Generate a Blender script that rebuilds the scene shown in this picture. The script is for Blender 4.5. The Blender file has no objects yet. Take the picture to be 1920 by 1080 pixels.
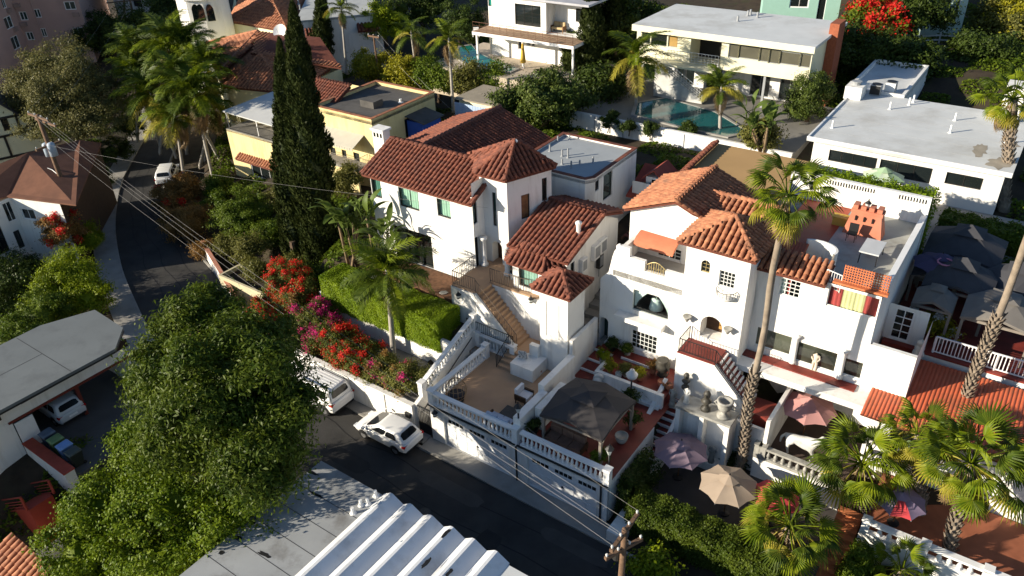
import bpy, bmesh, math, random
import numpy as np
from mathutils import Vector, Matrix
random.seed(7); RNG = np.random.default_rng(7)
SC = bpy.context.scene; COL = SC.collection
V = Vector
# ------------------------------------------------------------------ camera, sky, sun, exposure
F_PX = 1480.0; CXP, CYP = 960.0, 540.0; CAM_H = 32.0
NADX, NADY = 1048.0, 2929.0
PITCH = math.atan(F_PX / math.hypot(NADX - CXP, NADY - CYP)); ROLL = math.atan2(NADX - CXP, NADY - CYP)
CP, SP, CR, SR = math.cos(PITCH), math.sin(PITCH), math.cos(ROLL), math.sin(ROLL)
cam = bpy.data.cameras.new('camera'); camo = bpy.data.objects.new('camera', cam); COL.objects.link(camo)
cam.sensor_width = 36.0; cam.lens = F_PX / 1920 * 36.0; cam.clip_end = 2000; cam.clip_start = 0.5
_r, _u, _f = V((1, 0, 0)), V((0, SP, CP)), V((0, CP, -SP))
_cr, _cu = _r * CR - _u * SR, _r * SR + _u * CR
_m = Matrix((_cr, _cu, -_f)).transposed().to_4x4(); _m.translation = V((0, 0, CAM_H))
camo.matrix_world = _m; SC.camera = camo
SUN_AZ = V((-0.97, -0.22, 0)).normalized(); SUN_EL = math.radians(18)
SUNV = SUN_AZ * math.cos(SUN_EL) + V((0, 0, math.sin(SUN_EL)))
W = bpy.data.worlds.new('World'); SC.world = W; W.use_nodes = True
_nt = W.node_tree; _bg = _nt.nodes['Background']
_sky = _nt.nodes.new('ShaderNodeTexSky'); _sky.sky_type = 'NISHITA'; _sky.sun_disc = False
_sky.sun_elevation = SUN_EL; _sky.sun_rotation = math.atan2(SUNV.x, SUNV.y); _sky.altitude = 100; _sky.ozone_density = 3.0; _sky.dust_density = 0.4
_nt.links.new(_sky.outputs[0], _bg.inputs[0]); _bg.inputs[1].default_value = 0.075
sl = bpy.data.lights.new('sun', 'SUN'); sl.energy = 5.0; sl.angle = math.radians(0.5); sl.color = (1.0, 0.90, 0.73)
slo = bpy.data.objects.new('sun', sl); COL.objects.link(slo); slo.location = (-40, 0, 60)
slo.rotation_euler = SUNV.to_track_quat('Z', 'Y').to_euler()
vs = SC.view_settings; vs.view_transform = 'Standard'; vs.look = 'None'; vs.exposure = 0.85; vs.gamma = 1.0
vs.use_curve_mapping = False
SC.cycles.max_bounces = 6; SC.cycles.diffuse_bounces = 3; SC.cycles.transparent_max_bounces = 12
SC.cycles.use_denoising = True
# ------------------------------------------------------------------ geometry of the place: survey helpers
TH = math.radians(-36); E1 = V((math.cos(TH), math.sin(TH), 0)); E2 = V((-math.sin(TH), math.cos(TH), 0)); EZ = V((0, 0, 1))
OA, OB = -24.6, 25.4
def ray(px, py):
    u = (px - CXP) / F_PX; v = -(py - CYP) / F_PX
    return V((u * CR + v * SR, CP + (-u * SR + v * CR) * SP, -SP + (-u * SR + v * CR) * CP))
def at(px, py, z=0.0):
    d = ray(px, py); t = (z - CAM_H) / d.z
    return V((d.x * t, d.y * t, z))
def g(a, b, z=0.0):                       # street grid: a along the garages, b up the slope
    p = E1 * (a + OA) + E2 * (b + OB); return V((p.x, p.y, z))
def ab(p): return p.dot(E1) - OA, p.dot(E2) - OB
def onplane(px, py, p, n):
    d = ray(px, py); o = V((0, 0, CAM_H)); t = (p - o).dot(n) / d.dot(n); return o + d * t
def onb(px, py, b): return onplane(px, py, g(0, b), E2)
def ona(px, py, a): return onplane(px, py, g(a, 0), E1)
def pix(p):
    z = p.z - CAM_H; f = p.y * CP - z * SP; y = (p.y * SP + z * CP) / f; x = p.x / f
    return CXP + (x * CR - y * SR) * F_PX, CYP - (x * SR + y * CR) * F_PX
# ------------------------------------------------------------------ materials
MATS = {}
def M(name, col, rough=0.8, var=0.12, scale=1.5, bump=0.0, bscale=30, spec=0.3, metal=0.0, col2=None, detail=6, dirt=None, dscale=0.35, streak=0):
    if name in MATS: return MATS[name]
    m = bpy.data.materials.new(name); m.use_nodes = True; nt = m.node_tree; b = nt.nodes['Principled BSDF']
    b.inputs['Roughness'].default_value = rough; b.inputs['Metallic'].default_value = metal
    b.inputs['Specular IOR Level'].default_value = spec
    ge = nt.nodes.new('ShaderNodeNewGeometry')
    n = nt.nodes.new('ShaderNodeTexNoise'); n.inputs['Scale'].default_value = scale; n.inputs['Detail'].default_value = detail
    nt.links.new(ge.outputs['Position'], n.inputs['Vector'])
    r = nt.nodes.new('ShaderNodeValToRGB'); r.color_ramp.elements[0].position = 0.3; r.color_ramp.elements[1].position = 0.7
    c2 = col2 if col2 else tuple(min(1, c * (1 + var)) for c in col); c1 = col if col2 else tuple(c * (1 - var) for c in col)
    r.color_ramp.elements[0].color = (*c1, 1); r.color_ramp.elements[1].color = (*c2, 1)
    nt.links.new(n.outputs[0], r.inputs[0]); out = r.outputs[0]
    if dirt:
        n2 = nt.nodes.new('ShaderNodeTexNoise'); n2.inputs['Scale'].default_value = dscale; n2.inputs['Detail'].default_value = 8; n2.inputs['Roughness'].default_value = 0.65
        mp = nt.nodes.new('ShaderNodeMapping'); mp.inputs['Scale'].default_value = (1, 1, streak or 1); nt.links.new(ge.outputs['Position'], mp.inputs['Vector']); nt.links.new(mp.outputs[0], n2.inputs['Vector'])
        r2 = nt.nodes.new('ShaderNodeValToRGB'); r2.color_ramp.elements[0].position = 0.5; r2.color_ramp.elements[1].position = 0.72
        nt.links.new(n2.outputs[0], r2.inputs[0])
        mx = nt.nodes.new('ShaderNodeMixRGB'); mx.inputs[2].default_value = (*dirt, 1)
        nt.links.new(r2.outputs[0], mx.inputs[0]); nt.links.new(out, mx.inputs[1]); out = mx.outputs[0]
    nt.links.new(out, b.inputs['Base Color'])
    if bump:
        n3 = nt.nodes.new('ShaderNodeTexNoise'); n3.inputs['Scale'].default_value = bscale; n3.inputs['Detail'].default_value = 4
        nt.links.new(ge.outputs['Position'], n3.inputs['Vector'])
        bu = nt.nodes.new('ShaderNodeBump'); bu.inputs['Strength'].default_value = bump; bu.inputs['Distance'].default_value = 0.02
        nt.links.new(n3.outputs[0], bu.inputs['Height']); nt.links.new(bu.outputs[0], b.inputs['Normal'])
    MATS[name] = m; return m
def leafmat(name, ca, cb, trans=0.3, rough=0.5, spec=0.35):
    if name in MATS: return MATS[name]
    m = bpy.data.materials.new(name); m.use_nodes = True; nt = m.node_tree; b = nt.nodes['Principled BSDF']
    ge = nt.nodes.new('ShaderNodeNewGeometry')
    r = nt.nodes.new('ShaderNodeValToRGB'); r.color_ramp.elements[0].color = (*ca, 1); r.color_ramp.elements[1].color = (*cb, 1)
    n = nt.nodes.new('ShaderNodeTexNoise'); n.inputs['Scale'].default_value = 0.9; n.inputs['Detail'].default_value = 3
    nt.links.new(ge.outputs['Position'], n.inputs['Vector'])
    ad = nt.nodes.new('ShaderNodeMath'); ad.operation = 'MULTIPLY_ADD'; ad.inputs[1].default_value = 0.55
    nt.links.new(ge.outputs['Random Per Island'], ad.inputs[0])
    s = nt.nodes.new('ShaderNodeMath'); s.operation = 'MULTIPLY_ADD'; s.inputs[1].default_value = 1.6; s.inputs[2].default_value = -0.55
    nt.links.new(n.outputs[0], s.inputs[0]); nt.links.new(s.outputs[0], ad.inputs[2]); nt.links.new(ad.outputs[0], r.inputs[0])
    b.inputs['Roughness'].default_value = rough; b.inputs['Specular IOR Level'].default_value = spec * .5
    nt.links.new(r.outputs[0], b.inputs['Base Color'])
    t = nt.nodes.new('ShaderNodeBsdfTranslucent'); nt.links.new(r.outputs[0], t.inputs[0])
    mx = nt.nodes.new('ShaderNodeMixShader'); mx.inputs[0].default_value = trans
    nt.links.new(b.outputs[0], mx.inputs[1]); nt.links.new(t.outputs[0], mx.inputs[2])
    nt.links.new(mx.outputs[0], nt.nodes['Material Output'].inputs[0]); MATS[name] = m; return m
def clearglass(name, tint=(0.9, 1, 0.97)):
    if name in MATS: return MATS[name]
    m = bpy.data.materials.new(name); m.use_nodes = True; nt = m.node_tree; nt.nodes.remove(nt.nodes['Principled BSDF'])
    gl = nt.nodes.new('ShaderNodeBsdfGlossy'); gl.inputs['Roughness'].default_value = 0.03
    tr = nt.nodes.new('ShaderNodeBsdfTransparent'); tr.inputs[0].default_value = (*tint, 1)
    mx = nt.nodes.new('ShaderNodeMixShader'); mx.inputs[0].default_value = 0.07; nt.links.new(tr.outputs[0], mx.inputs[1]); nt.links.new(gl.outputs[0], mx.inputs[2])
    nt.links.new(mx.outputs[0], nt.nodes['Material Output'].inputs[0]); MATS[name] = m; return m
STUC = M('white_stucco', (0.80, 0.78, 0.74), 0.9, 0.03, 0.8, 0.25, 25, 0.2, dirt=(0.62, 0.59, 0.54), dscale=1.7, streak=0.14)
WHITE = M('white_paint', (0.80, 0.79, 0.77), 0.6, 0.03, 2)
YELW = M('yellow_stucco', (0.70, 0.58, 0.30), 0.9, 0.05, 0.8, 0.25, 25, 0.2, dirt=(0.56, 0.44, 0.2), dscale=1.4, streak=.2)
CREAM = M('cream_paint', (0.78, 0.74, 0.50), 0.8, 0.04, 1)
TILE = M('terracotta_tile', (0.10, 0.034, 0.024), 0.8, scale=3.0, bump=0.3, bscale=20, col2=(0.25, 0.083, 0.048), detail=12, dirt=(0.12, 0.055, 0.042), dscale=1.1)
TILEO = M('old_orange_tile', (0.23, 0.085, 0.045), 0.8, scale=3.0, bump=0.3, bscale=20, col2=(0.48, 0.205, 0.105), detail=12, dirt=(0.19, 0.095, 0.06), dscale=1.1)
TILEU = M('terracotta_underlay', (0.13, 0.04, 0.025), 0.9, 0.2, 3)
REDP = M('red_painted_concrete', (0.20, 0.032, 0.022), 0.55, 0.25, 1.2, 0.1, 15, 0.4, dirt=(0.13, 0.028, 0.02))
ORNG = M('orange_red_paint', (0.52, 0.085, 0.03), 0.6, 0.12, 1.5, 0.1, 15)
TAN = M('tan_concrete_deck', (0.44, 0.285, 0.175), 0.8, 0.08, 1.0, 0.1, 20, dirt=(0.36, 0.23, 0.15))
ASPH = M('asphalt', (0.042, 0.040, 0.038), 0.85, 0.25, 0.7, 0.35, 60, 0.3, dirt=(0.06, 0.056, 0.05), dscale=0.25)
CONC = M('concrete', (0.30, 0.285, 0.26), 0.85, 0.12, 0.9, 0.2, 30, dirt=(0.2, 0.19, 0.17))
ROOFG = M('grey_roofing', (0.42, 0.43, 0.42), 0.8, 0.08, 0.5, 0.15, 30, dirt=(0.34, 0.345, 0.34), dscale=0.3)
ROOFW = M('white_roof_coating', (0.60, 0.61, 0.60), 0.7, 0.06, 0.6, 0.15, 30, dirt=(0.44, 0.43, 0.40), dscale=0.25)
ROOFD = M('dark_roofing', (0.085, 0.08, 0.075), 0.9, 0.2, 0.8, 0.2, 30, dirt=(0.13, 0.12, 0.11))
GLASS = M('dark_window_glass', (0.012, 0.016, 0.016), 0.04, 0.1, 1, spec=0.9)
GLASSG = M('greenish_window_glass', (0.03, 0.055, 0.048), 0.04, 0.1, 1, spec=0.9)
CLEAR = clearglass('clear_glass')
BLACKM = M('black_metal', (0.015, 0.015, 0.016), 0.5, 0.1, 3, spec=0.4)
BRONZ = M('bronze_rail_metal', (0.12, 0.085, 0.06), 0.5, 0.1, 3, spec=0.5)
DKFR = M('dark_window_frame', (0.022, 0.020, 0.018), 0.5, 0.1, 2)
WOODD = M('dark_wood', (0.06, 0.03, 0.015), 0.6, 0.25, 5)
WOODB = M('brown_wood', (0.20, 0.10, 0.045), 0.7, 0.25, 4)
SOIL = M('dark_soil', (0.045, 0.032, 0.02), 0.95, 0.35, 1.2, 0.6, 12, dirt=(0.03, 0.035, 0.012), dscale=0.6)
STONE = M('weathered_stone', (0.33, 0.32, 0.29), 0.9, 0.2, 3, 0.4, 18, dirt=(0.14, 0.13, 0.11), dscale=1.4)
GREYM = M('grey_metal', (0.30, 0.31, 0.32), 0.45, 0.1, 3, spec=0.5)
# ------------------------------------------------------------------ objects
def tag(o, label, cat, group=None):
    o['label'] = label; o['category'] = cat
    if group: o['group'] = group
    return o
def thing(name, label, cat, loc=(0, 0, 0), group=None):
    o = bpy.data.objects.new(name, None); COL.objects.link(o); o.location = loc; o.empty_display_size = 0.3
    return tag(o, label, cat, group)
def rootof(o):
    while o.parent: o = o.parent
    return o
def link(name, me, parent=None, mw=None):
    """mw = world matrix wanted; parents carry translations only at the root"""
    o = bpy.data.objects.new(name, me); COL.objects.link(o)
    if parent is not None:
        o.parent = parent; base = Matrix.Identity(4); p = parent
        while p: base = p.matrix_basis @ base; p = p.parent
        if mw is not None: o.matrix_basis = base.inverted() @ mw
    elif mw is not None: o.matrix_basis = mw
    return o
class MB:
    def __init__(s): s.v = []; s.f = []
    def add(s, vs, fs):
        n = len(s.v); s.v += [tuple(x) for x in vs]; s.f += [tuple(i + n for i in f) for f in fs]; return s
    def quad(s, a, b, c, d): return s.add([a, b, c, d], [(0, 1, 2, 3)])
    def hexa(s, p):                      # 8 corners: bottom 4 ccw, top 4 ccw
        return s.add(p, [(3, 2, 1, 0), (4, 5, 6, 7), (0, 1, 5, 4), (1, 2, 6, 5), (2, 3, 7, 6), (3, 0, 4, 7)])
    def gbox(s, a0, a1, b0, b1, z0, z1):
        return s.hexa([g(a0, b0, z0), g(a1, b0, z0), g(a1, b1, z0), g(a0, b1, z0), g(a0, b0, z1), g(a1, b0, z1), g(a1, b1, z1), g(a0, b1, z1)])
    def obox(s, c, x, y, z, hx, hy, hz):  # centre, unit axes, half sizes
        c = V(c); X, Y, Z = x * hx, y * hy, z * hz
        return s.hexa([c - X - Y - Z, c + X - Y - Z, c + X + Y - Z, c - X + Y - Z, c - X - Y + Z, c + X - Y + Z, c + X + Y + Z, c - X + Y + Z])
    def bar(s, p, q, w, h=None, up=None):  # box beam from p to q
        p, q = V(p), V(q); h = h or w; d = (q - p); L = d.length
        if L < 1e-6: return s
        d /= L; up = up or (EZ if abs(d.z) < 0.95 else E1); x = d.cross(up).normalized(); y = x.cross(d)
        return s.obox((p + q) / 2, x, d, y, w / 2, L / 2, h / 2)
    def prism(s, poly, z0, z1):           # poly of (x,y[,z]) ccw, vertical sides
        n = len(poly); A = sum(poly[i][0] * poly[(i + 1) % n][1] - poly[(i + 1) % n][0] * poly[i][1] for i in range(n))
        if A < 0: poly = poly[::-1]
        vs = [(p[0], p[1], z0) for p in poly] + [(p[0], p[1], z1) for p in poly]
        return s.add(vs, [tuple(range(n - 1, -1, -1)), tuple(range(n, 2 * n))] + [(i, (i + 1) % n, n + (i + 1) % n, n + i) for i in range(n)])
    def slab(s, poly3, t):                # sloped polygon thickened straight down
        n = len(poly3); nrm = (V(poly3[1]) - V(poly3[0])).cross(V(poly3[-1]) - V(poly3[0]))
        if nrm.z < 0: poly3 = poly3[::-1]
        vs = [V(p) for p in poly3] + [V(p) - EZ * t for p in poly3]
        return s.add(vs, [tuple(range(n)), tuple(range(2 * n - 1, n - 1, -1))] + [((i + 1) % n, i, n + i, n + (i + 1) % n) for i in range(n)])
    def tube(s, pts, r, n=6, caps=True):
        pts = [V(p) for p in pts]; m = len(pts); rs = r if isinstance(r, (list, tuple)) else [r] * m
        base = len(s.v); prev = None
        for i, p in enumerate(pts):
            d = (pts[min(i + 1, m - 1)] - pts[max(i - 1, 0)]).normalized()
            if prev is None: x = d.cross(EZ if abs(d.z) < 0.9 else V((1, 0, 0))).normalized()
            else: x = (prev - d * prev.dot(d)).normalized()
            prev = x; y = d.cross(x)
            for k in range(n):
                t = 2 * math.pi * k / n; s.v.append(tuple(p + (x * math.cos(t) + y * math.sin(t)) * rs[i]))
        for i in range(m - 1):
            for k in range(n):
                a = base + i * n + k; b = base + i * n + (k + 1) % n; s.f.append((a, b, b + n, a + n))
        if caps: s.f.append(tuple(base + k for k in range(n - 1, -1, -1))); s.f.append(tuple(base + (m - 1) * n + k for k in range(n)))
        return s
    def lathe(s, c, prof, n=10, sx=1, sy=1):  # prof list of (r,z)
        c = V(c); base = len(s.v)
        for r, z in prof:
            for k in range(n):
                t = 2 * math.pi * k / n; s.v.append((c.x + r * sx * math.cos(t), c.y + r * sy * math.sin(t), c.z + z))
        m = len(prof)
        for i in range(m - 1):
            for k in range(n):
                a = base + i * n + k; b = base + i * n + (k + 1) % n; s.f.append((a, b, b + n, a + n))
        s.f.append(tuple(base + k for k in range(n - 1, -1, -1))); s.f.append(tuple(base + (m - 1) * n + k for k in range(n)))
        return s
    def mesh(s, name, mat, smooth=False, off=V((0, 0, 0))):
        me = bpy.data.meshes.new(name)
        me.from_pydata([(x - off.x, y - off.y, z - off.z) for x, y, z in s.v], [], s.f)
        me.materials.append(mat); me.update()
        if smooth: me.polygons.foreach_set('use_smooth', [True] * len(me.polygons))
        return me
    def build(s, name, mat, parent=None, smooth=False, kind=None):
        off = rootof(parent).location if parent else V((0, 0, 0))
        o = bpy.data.objects.new(name, s.mesh(name, mat, smooth, off)); COL.objects.link(o)
        if parent: o.parent = parent
        if kind: o['kind'] = kind
        return o
def struct(name, mb, mat, smooth=False):
    o = mb.build(name, mat, None, smooth); o['kind'] = 'structure'; return o
# ------------------------------------------------------------------ walls with real openings
class Wall:
    """p0 -> p1 left to right seen from outside (world xy), z0..z1"""
    def __init__(s, p0, p1, z0, z1, mat=None, depth=0.14):
        s.p0 = V((p0[0], p0[1], 0)); s.p1 = V((p1[0], p1[1], 0)); s.L = (s.p1 - s.p0).length; s.d = (s.p1 - s.p0) / s.L
        s.n = V((s.d.y, -s.d.x, 0)); s.z0, s.z1 = z0, z1; s.mat = mat or STUC; s.depth = depth; s.holes = []
    def pt(s, u, z, out=0.0): p = s.p0 + s.d * u + s.n * out; return V((p.x, p.y, z))
    def uv(s, px, py): p = onplane(px, py, s.p0, s.n); return (p - s.p0).dot(s.d), p.z
    def opening(s, x0, y0, x1, y1, **k):
        u0, v1 = s.uv(x0, y0); u1, v0 = s.uv(x1, y1); return s.hole(u0, u1, v0, v1, **k)
    def hole(s, u0, u1, v0, v1, **k):
        if u1 < u0: u0, u1 = u1, u0
        if v1 < v0: v0, v1 = v1, v0
        u0 = max(u0, 0.04); u1 = min(u1, s.L - 0.04); v0 = max(v0, s.z0 + 0.0); v1 = min(v1, s.z1 - 0.03)
        h = dict(u0=u0, u1=u1, v0=v0, v1=v1, style='window', nx=1, ny=1, frame=DKFR, glass=GLASS, fw=0.06, arch=False, curtain=None, sill=False, mull=0.035, name='window', label=None)
        h.update(k); s.holes.append(h); return s
    def build(s, parent, name='wall'):
        mb = MB(); us = sorted({0.0, s.L, *[h[k] for h in s.holes for k in ('u0', 'u1')]}); zs = sorted({s.z0, s.z1, *[h[k] for h in s.holes for k in ('v0', 'v1')]})
        for i in range(len(us) - 1):
            for j in range(len(zs) - 1):
                um, zm = (us[i] + us[i + 1]) / 2, (zs[j] + zs[j + 1]) / 2
                if us[i + 1] - us[i] < 1e-5 or zs[j + 1] - zs[j] < 1e-5: continue
                if any(h['u0'] < um < h['u1'] and h['v0'] < zm < h['v1'] for h in s.holes): continue
                mb.quad(s.pt(us[i], zs[j]), s.pt(us[i + 1], zs[j]), s.pt(us[i + 1], zs[j + 1]), s.pt(us[i], zs[j + 1]))
        for h in s.holes:
            u0, u1, v0, v1 = h['u0'], h['u1'], h['v0'], h['v1']; D = -s.depth - (0.5 if h['style'] == 'deep' else 0)
            if h['arch']:
                r = (u1 - u0) / 2; c = (u0 + u1) / 2; sp = v1 - r; N = 10
                arc = [(c - r * math.cos(math.pi * k / N), sp + r * math.sin(math.pi * k / N)) for k in range(N + 1)]
                mb.add([s.pt(u0, v1)] + [s.pt(*p) for p in arc[:N // 2 + 1]], [(0, *range(N // 2 + 1, 0, -1))][:1])
                mb.add([s.pt(u1, v1)] + [s.pt(*p) for p in arc[N // 2:]], [(0, *range(N // 2 + 1, 0, -1))][:1])
                ring = [(u0, v0)] + arc + [(u1, v0)]
            else: ring = [(u0, v0), (u0, v1), (u1, v1), (u1, v0)]
            for k in range(len(ring)):
                a, b = ring[k], ring[(k + 1) % len(ring)]
                mb.quad(s.pt(*a), s.pt(*b), s.pt(*b, D), s.pt(*a, D))
            h['ring'] = ring; h['D'] = D
        w = mb.build(name, s.mat, parent)
        for h in s.holes: s.fill(parent, h)
        return w
    def fill(s, parent, h):
        u0, u1, v0, v1, D, fw = h['u0'], h['u1'], h['v0'], h['v1'], h['D'], h['fw']; st = h['style']
        if st == 'open': return
        if st in ('deep', 'plain', 'door'):
            m = MB().add([s.pt(*p, D) for p in h['ring']], [tuple(range(len(h['ring'])))]); o = m.build(h['name'], h['glass'], parent)
            if h['label']: o['label'] = h['label']
            if st == 'door':
                hm = MB(); hm.obox(s.pt(u1 - 0.15, v0 + 1.0, D + 0.05), s.d, s.n, EZ, 0.02, 0.04, 0.07); hm.build('handle', GREYM, o)
            return
        fm = MB(); o1 = D + 0.07
        def bx(a0, a1, z0, z1, m=fm, f=o1, bk=D): m.obox((s.pt((a0 + a1) / 2, (z0 + z1) / 2, (f + bk) / 2)), s.d, s.n, EZ, (a1 - a0) / 2, abs(f - bk) / 2, (z1 - z0) / 2)
        bx(u0, u0 + fw, v0, v1); bx(u1 - fw, u1, v0, v1); bx(u0 + fw, u1 - fw, v0, v0 + fw); bx(u0 + fw, u1 - fw, v1 - fw, v1)
        nx, ny, mw = h['nx'], h['ny'], h['mull']; W_, H_ = (u1 - u0 - 2 * fw) / nx, (v1 - v0 - 2 * fw) / ny
        for i in range(1, nx): bx(u0 + fw + i * W_ - mw / 2, u0 + fw + i * W_ + mw / 2, v0 + fw, v1 - fw, f=D + 0.06)
        for j in range(1, ny): bx(u0 + fw, u1 - fw, v0 + fw + j * H_ - mw / 2, v0 + fw + j * H_ + mw / 2, f=D + 0.055)
        o = fm.build(h['name'], h['frame'], parent)
        if h['label']: o['label'] = h['label']
        cu = h['curtain']; gm = CLEAR if cu else h['glass']
        for i in range(nx):
            for j in range(ny):
                a0, a1 = u0 + fw + i * W_, u0 + fw + (i + 1) * W_; z0, z1 = v0 + fw + j * H_, v0 + fw + (j + 1) * H_
                MB().quad(s.pt(a0, z0, D + 0.03), s.pt(a1, z0, D + 0.03), s.pt(a1, z1, D + 0.03), s.pt(a0, z1, D + 0.03)).build('pane', gm, o)
        if cu:
            MB().quad(s.pt(u0, v0, D - 0.5), s.pt(u1, v0, D - 0.5), s.pt(u1, v1, D - 0.5), s.pt(u0, v1, D - 0.5)).build('dark_room', GLASS, o)
            for (f0, f1, cm) in cu:
                cb = MB(); N = max(6, int((f1 - f0) * (u1 - u0) / 0.06)); b = len(cb.v)
                for k in range(N + 1):
                    u = u0 + (u1 - u0) * (f0 + (f1 - f0) * k / N); dd = D - 0.08 - 0.035 * math.sin(k * 1.9) - 0.015 * math.sin(k * 0.7)
                    cb.v += [tuple(s.pt(u, v0 + 0.02, dd)), tuple(s.pt(u, v1 - 0.02, dd * 1.02))]
                for k in range(N): cb.f.append((2 * k, 2 * k + 2, 2 * k + 3, 2 * k + 1))
                cb.build('curtain', cm, o, True)
        if h['sill']:
            sm = MB(); sm.obox(s.pt((u0 + u1) / 2, v0 - 0.05, 0.04), s.d, s.n, EZ, (u1 - u0) / 2 + 0.08, 0.10, 0.045); sm.build('sill', s.mat, o)
def gwall(a0, b0, a1, b1, z0, z1, mat=None, **k): return Wall(g(a0, b0), g(a1, b1), z0, z1, mat, **k)
# ------------------------------------------------------------------ barrel tile roofs
def make_tile(mat):
    mb = MB(); n = 6; L = 0.5
    for (y, r, dz) in ((0, 0.128, 0.03), (L, 0.108, 0.0)):
        for k in range(n + 1):
            t = math.pi * k / n; mb.v.append((r * math.cos(t), y, r * 1.12 * math.sin(t) + dz))
    for k in range(n): mb.f.append((k, k + 1, n + 2 + k, n + 1 + k))
    b = len(mb.v)                        # lower rim, gives the tile a visible thickness
    for k in range(n + 1):
        t = math.pi * k / n; mb.v.append((0.105 * math.cos(t), 0.0, 0.105 * 1.12 * math.sin(t) + 0.03))
    for k in range(n): mb.f.append((k + 1, k, b + k, b + k + 1))
    return mb.mesh('roof_tile_' + mat.name, mat, True)
TILE_ME = {}
def inpoly(u, v, P):
    c = False; j = len(P) - 1
    for i in range(len(P)):
        if (P[i][1] > v) != (P[j][1] > v) and u < (P[j][0] - P[i][0]) * (v - P[i][1]) / (P[j][1] - P[i][1]) + P[i][0]: c = not c
        j = i
    return c
class TileRoof:
    def __init__(s, parent, mat=TILE, pitch=0.32, row=0.40, name='roof'):
        s.parent, s.mat, s.pitch, s.row, s.T, s.mb, s.name = parent, mat, pitch, row, [], MB(), name
    def plane(s, *poly, t=0.14):          # first two points: the eave, left to right seen from outside
        P = [V(p) for p in poly]; s.mb.slab(P, t)
        d = (P[1] - P[0]).normalized(); n = (P[1] - P[0]).cross(P[-1] - P[0]).normalized()
        if n.z < 0: n = -n
        sl = n.cross(d)
        if sl.z < 0: sl = -sl; d = -d
        Q = [((p - P[0]).dot(d), (p - P[0]).dot(sl)) for p in P]
        us = [q[0] for q in Q]; vs_ = [q[1] for q in Q]
        N = max(1, round((max(us) - min(us)) / s.pitch)); st = (max(us) - min(us)) / N
        for i in range(N):
            u = min(us) + (i + 0.5) * st; v = min(vs_) - 0.06
            while v < max(vs_):
                if inpoly(u, v + s.row * 0.45, Q):
                    jr = random.uniform(-0.015, 0.015)
                    o = P[0] + d * (u + random.uniform(-0.012, 0.012)) + sl * (v + random.uniform(-0.015, 0.015)) + n * 0.02
                    dd = (d + sl * jr).normalized(); ss = n.cross(dd)
                    m = Matrix((dd * st / 0.325, ss, n * random.uniform(.92, 1.08))).transposed().to_4x4(); m.translation = o; s.T.append(m)
                v += s.row
        return s
    def cap(s, p, q, sc=1.25):            # hip / ridge caps from p up to q
        p, q = V(p), V(q); L = (q - p).length; y = (q - p) / L; x = y.cross(EZ).normalized(); z = x.cross(y)
        k = max(1, round(L / 0.42))
        for i in range(k):
            m = Matrix((x * sc, y, z * sc)).transposed().to_4x4(); m.translation = p + y * (L * i / k) + z * 0.05; s.T.append(m)
        return s
    def done(s, cap_n=290, smooth=False):
        o = s.mb.build(s.name, TILEU, s.parent); key = s.mat.name
        if key not in TILE_ME: TILE_ME[key] = make_tile(s.mat)
        me = TILE_ME[key]; C = V((0, 0, CAM_H))
        def rank(m):
            x, y = pix(m.translation); d = (m.translation - C).length
            return d + (0 if -5 < x < 1925 and -5 < y < 1085 else 1000)
        s.T.sort(key=rank); near, far = s.T[:cap_n], s.T[cap_n:]
        for m in near: link('roof_tile', me, o, m)
        if far:
            vs0 = np.array([v.co[:] for v in me.vertices]); fs0 = [tuple(p.vertices) for p in me.polygons]; mb = MB()
            for m in far:
                A = np.array(m)[:3]; vv = vs0 @ A[:, :3].T + A[:, 3]; mb.add(vv.tolist(), fs0)
            r = mb.build('further_roof_tiles', s.mat, o, True); r['kind'] = 'stuff'
        return o
def flat_roof(parent, poly, z, mat, par_h=0.35, par_w=0.22, par_mat=None, cap=None, cap_h=0.06, name='roof'):
    """flat roof surface with a parapet round it; poly world xy, ccw or cw"""
    o = MB().prism([(p[0], p[1]) for p in poly], z - 0.2, z).build(name, mat, parent)
    if par_h:
        c = sum((V((p[0], p[1], 0)) for p in poly), V((0, 0, 0))) / len(poly); m = MB(); mc = MB(); n = len(poly)
        P = [V((p[0], p[1], 0)) for p in poly]
        A = sum(P[i].x * P[(i + 1) % n].y - P[(i + 1) % n].x * P[i].y for i in range(n)); sg = 1 if A > 0 else -1
        def inset(w):
            R = []
            for i in range(n):
                a, b, d = P[i - 1], P[i], P[(i + 1) % n]; n1 = (b - a).normalized(); n2 = (d - b).normalized()
                n1 = V((-n1.y, n1.x, 0)) * sg; n2 = V((-n2.y, n2.x, 0)) * sg; k = (n1 + n2) / (1 + n1.dot(n2)); R.append(b + k * w)
            return R
        I = inset(par_w)
        for i in range(n):
            j = (i + 1) % n; lo, hi = z - 0.15, z + par_h
            m.hexa([V((p.x, p.y, lo)) for p in (P[i], P[j], I[j], I[i])] + [V((p.x, p.y, hi)) for p in (P[i], P[j], I[j], I[i])])
        if cap:
            O_, J = inset(-0.04), inset(par_w + 0.04)
            for i in range(n):
                j = (i + 1) % n; lo, hi = z + par_h - 0.002, z + par_h + cap_h
                mc.hexa([V((p.x, p.y, lo)) for p in (O_[i], O_[j], J[j], J[i])] + [V((p.x, p.y, hi)) for p in (O_[i], O_[j], J[j], J[i])])
        m.build('parapet', par_mat or STUC, o)
        if cap: mc.build('parapet_coping', cap, o)
    return o
def vent(parent, p, h=0.5, r=0.06, mat=None):
    m = MB(); m.lathe(p, [(r * 2.2, 0), (r * 1.2, 0.06), (r, 0.08), (r, h)], 8); return m.build('vent_pipe', mat or GREYM, parent)
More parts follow.
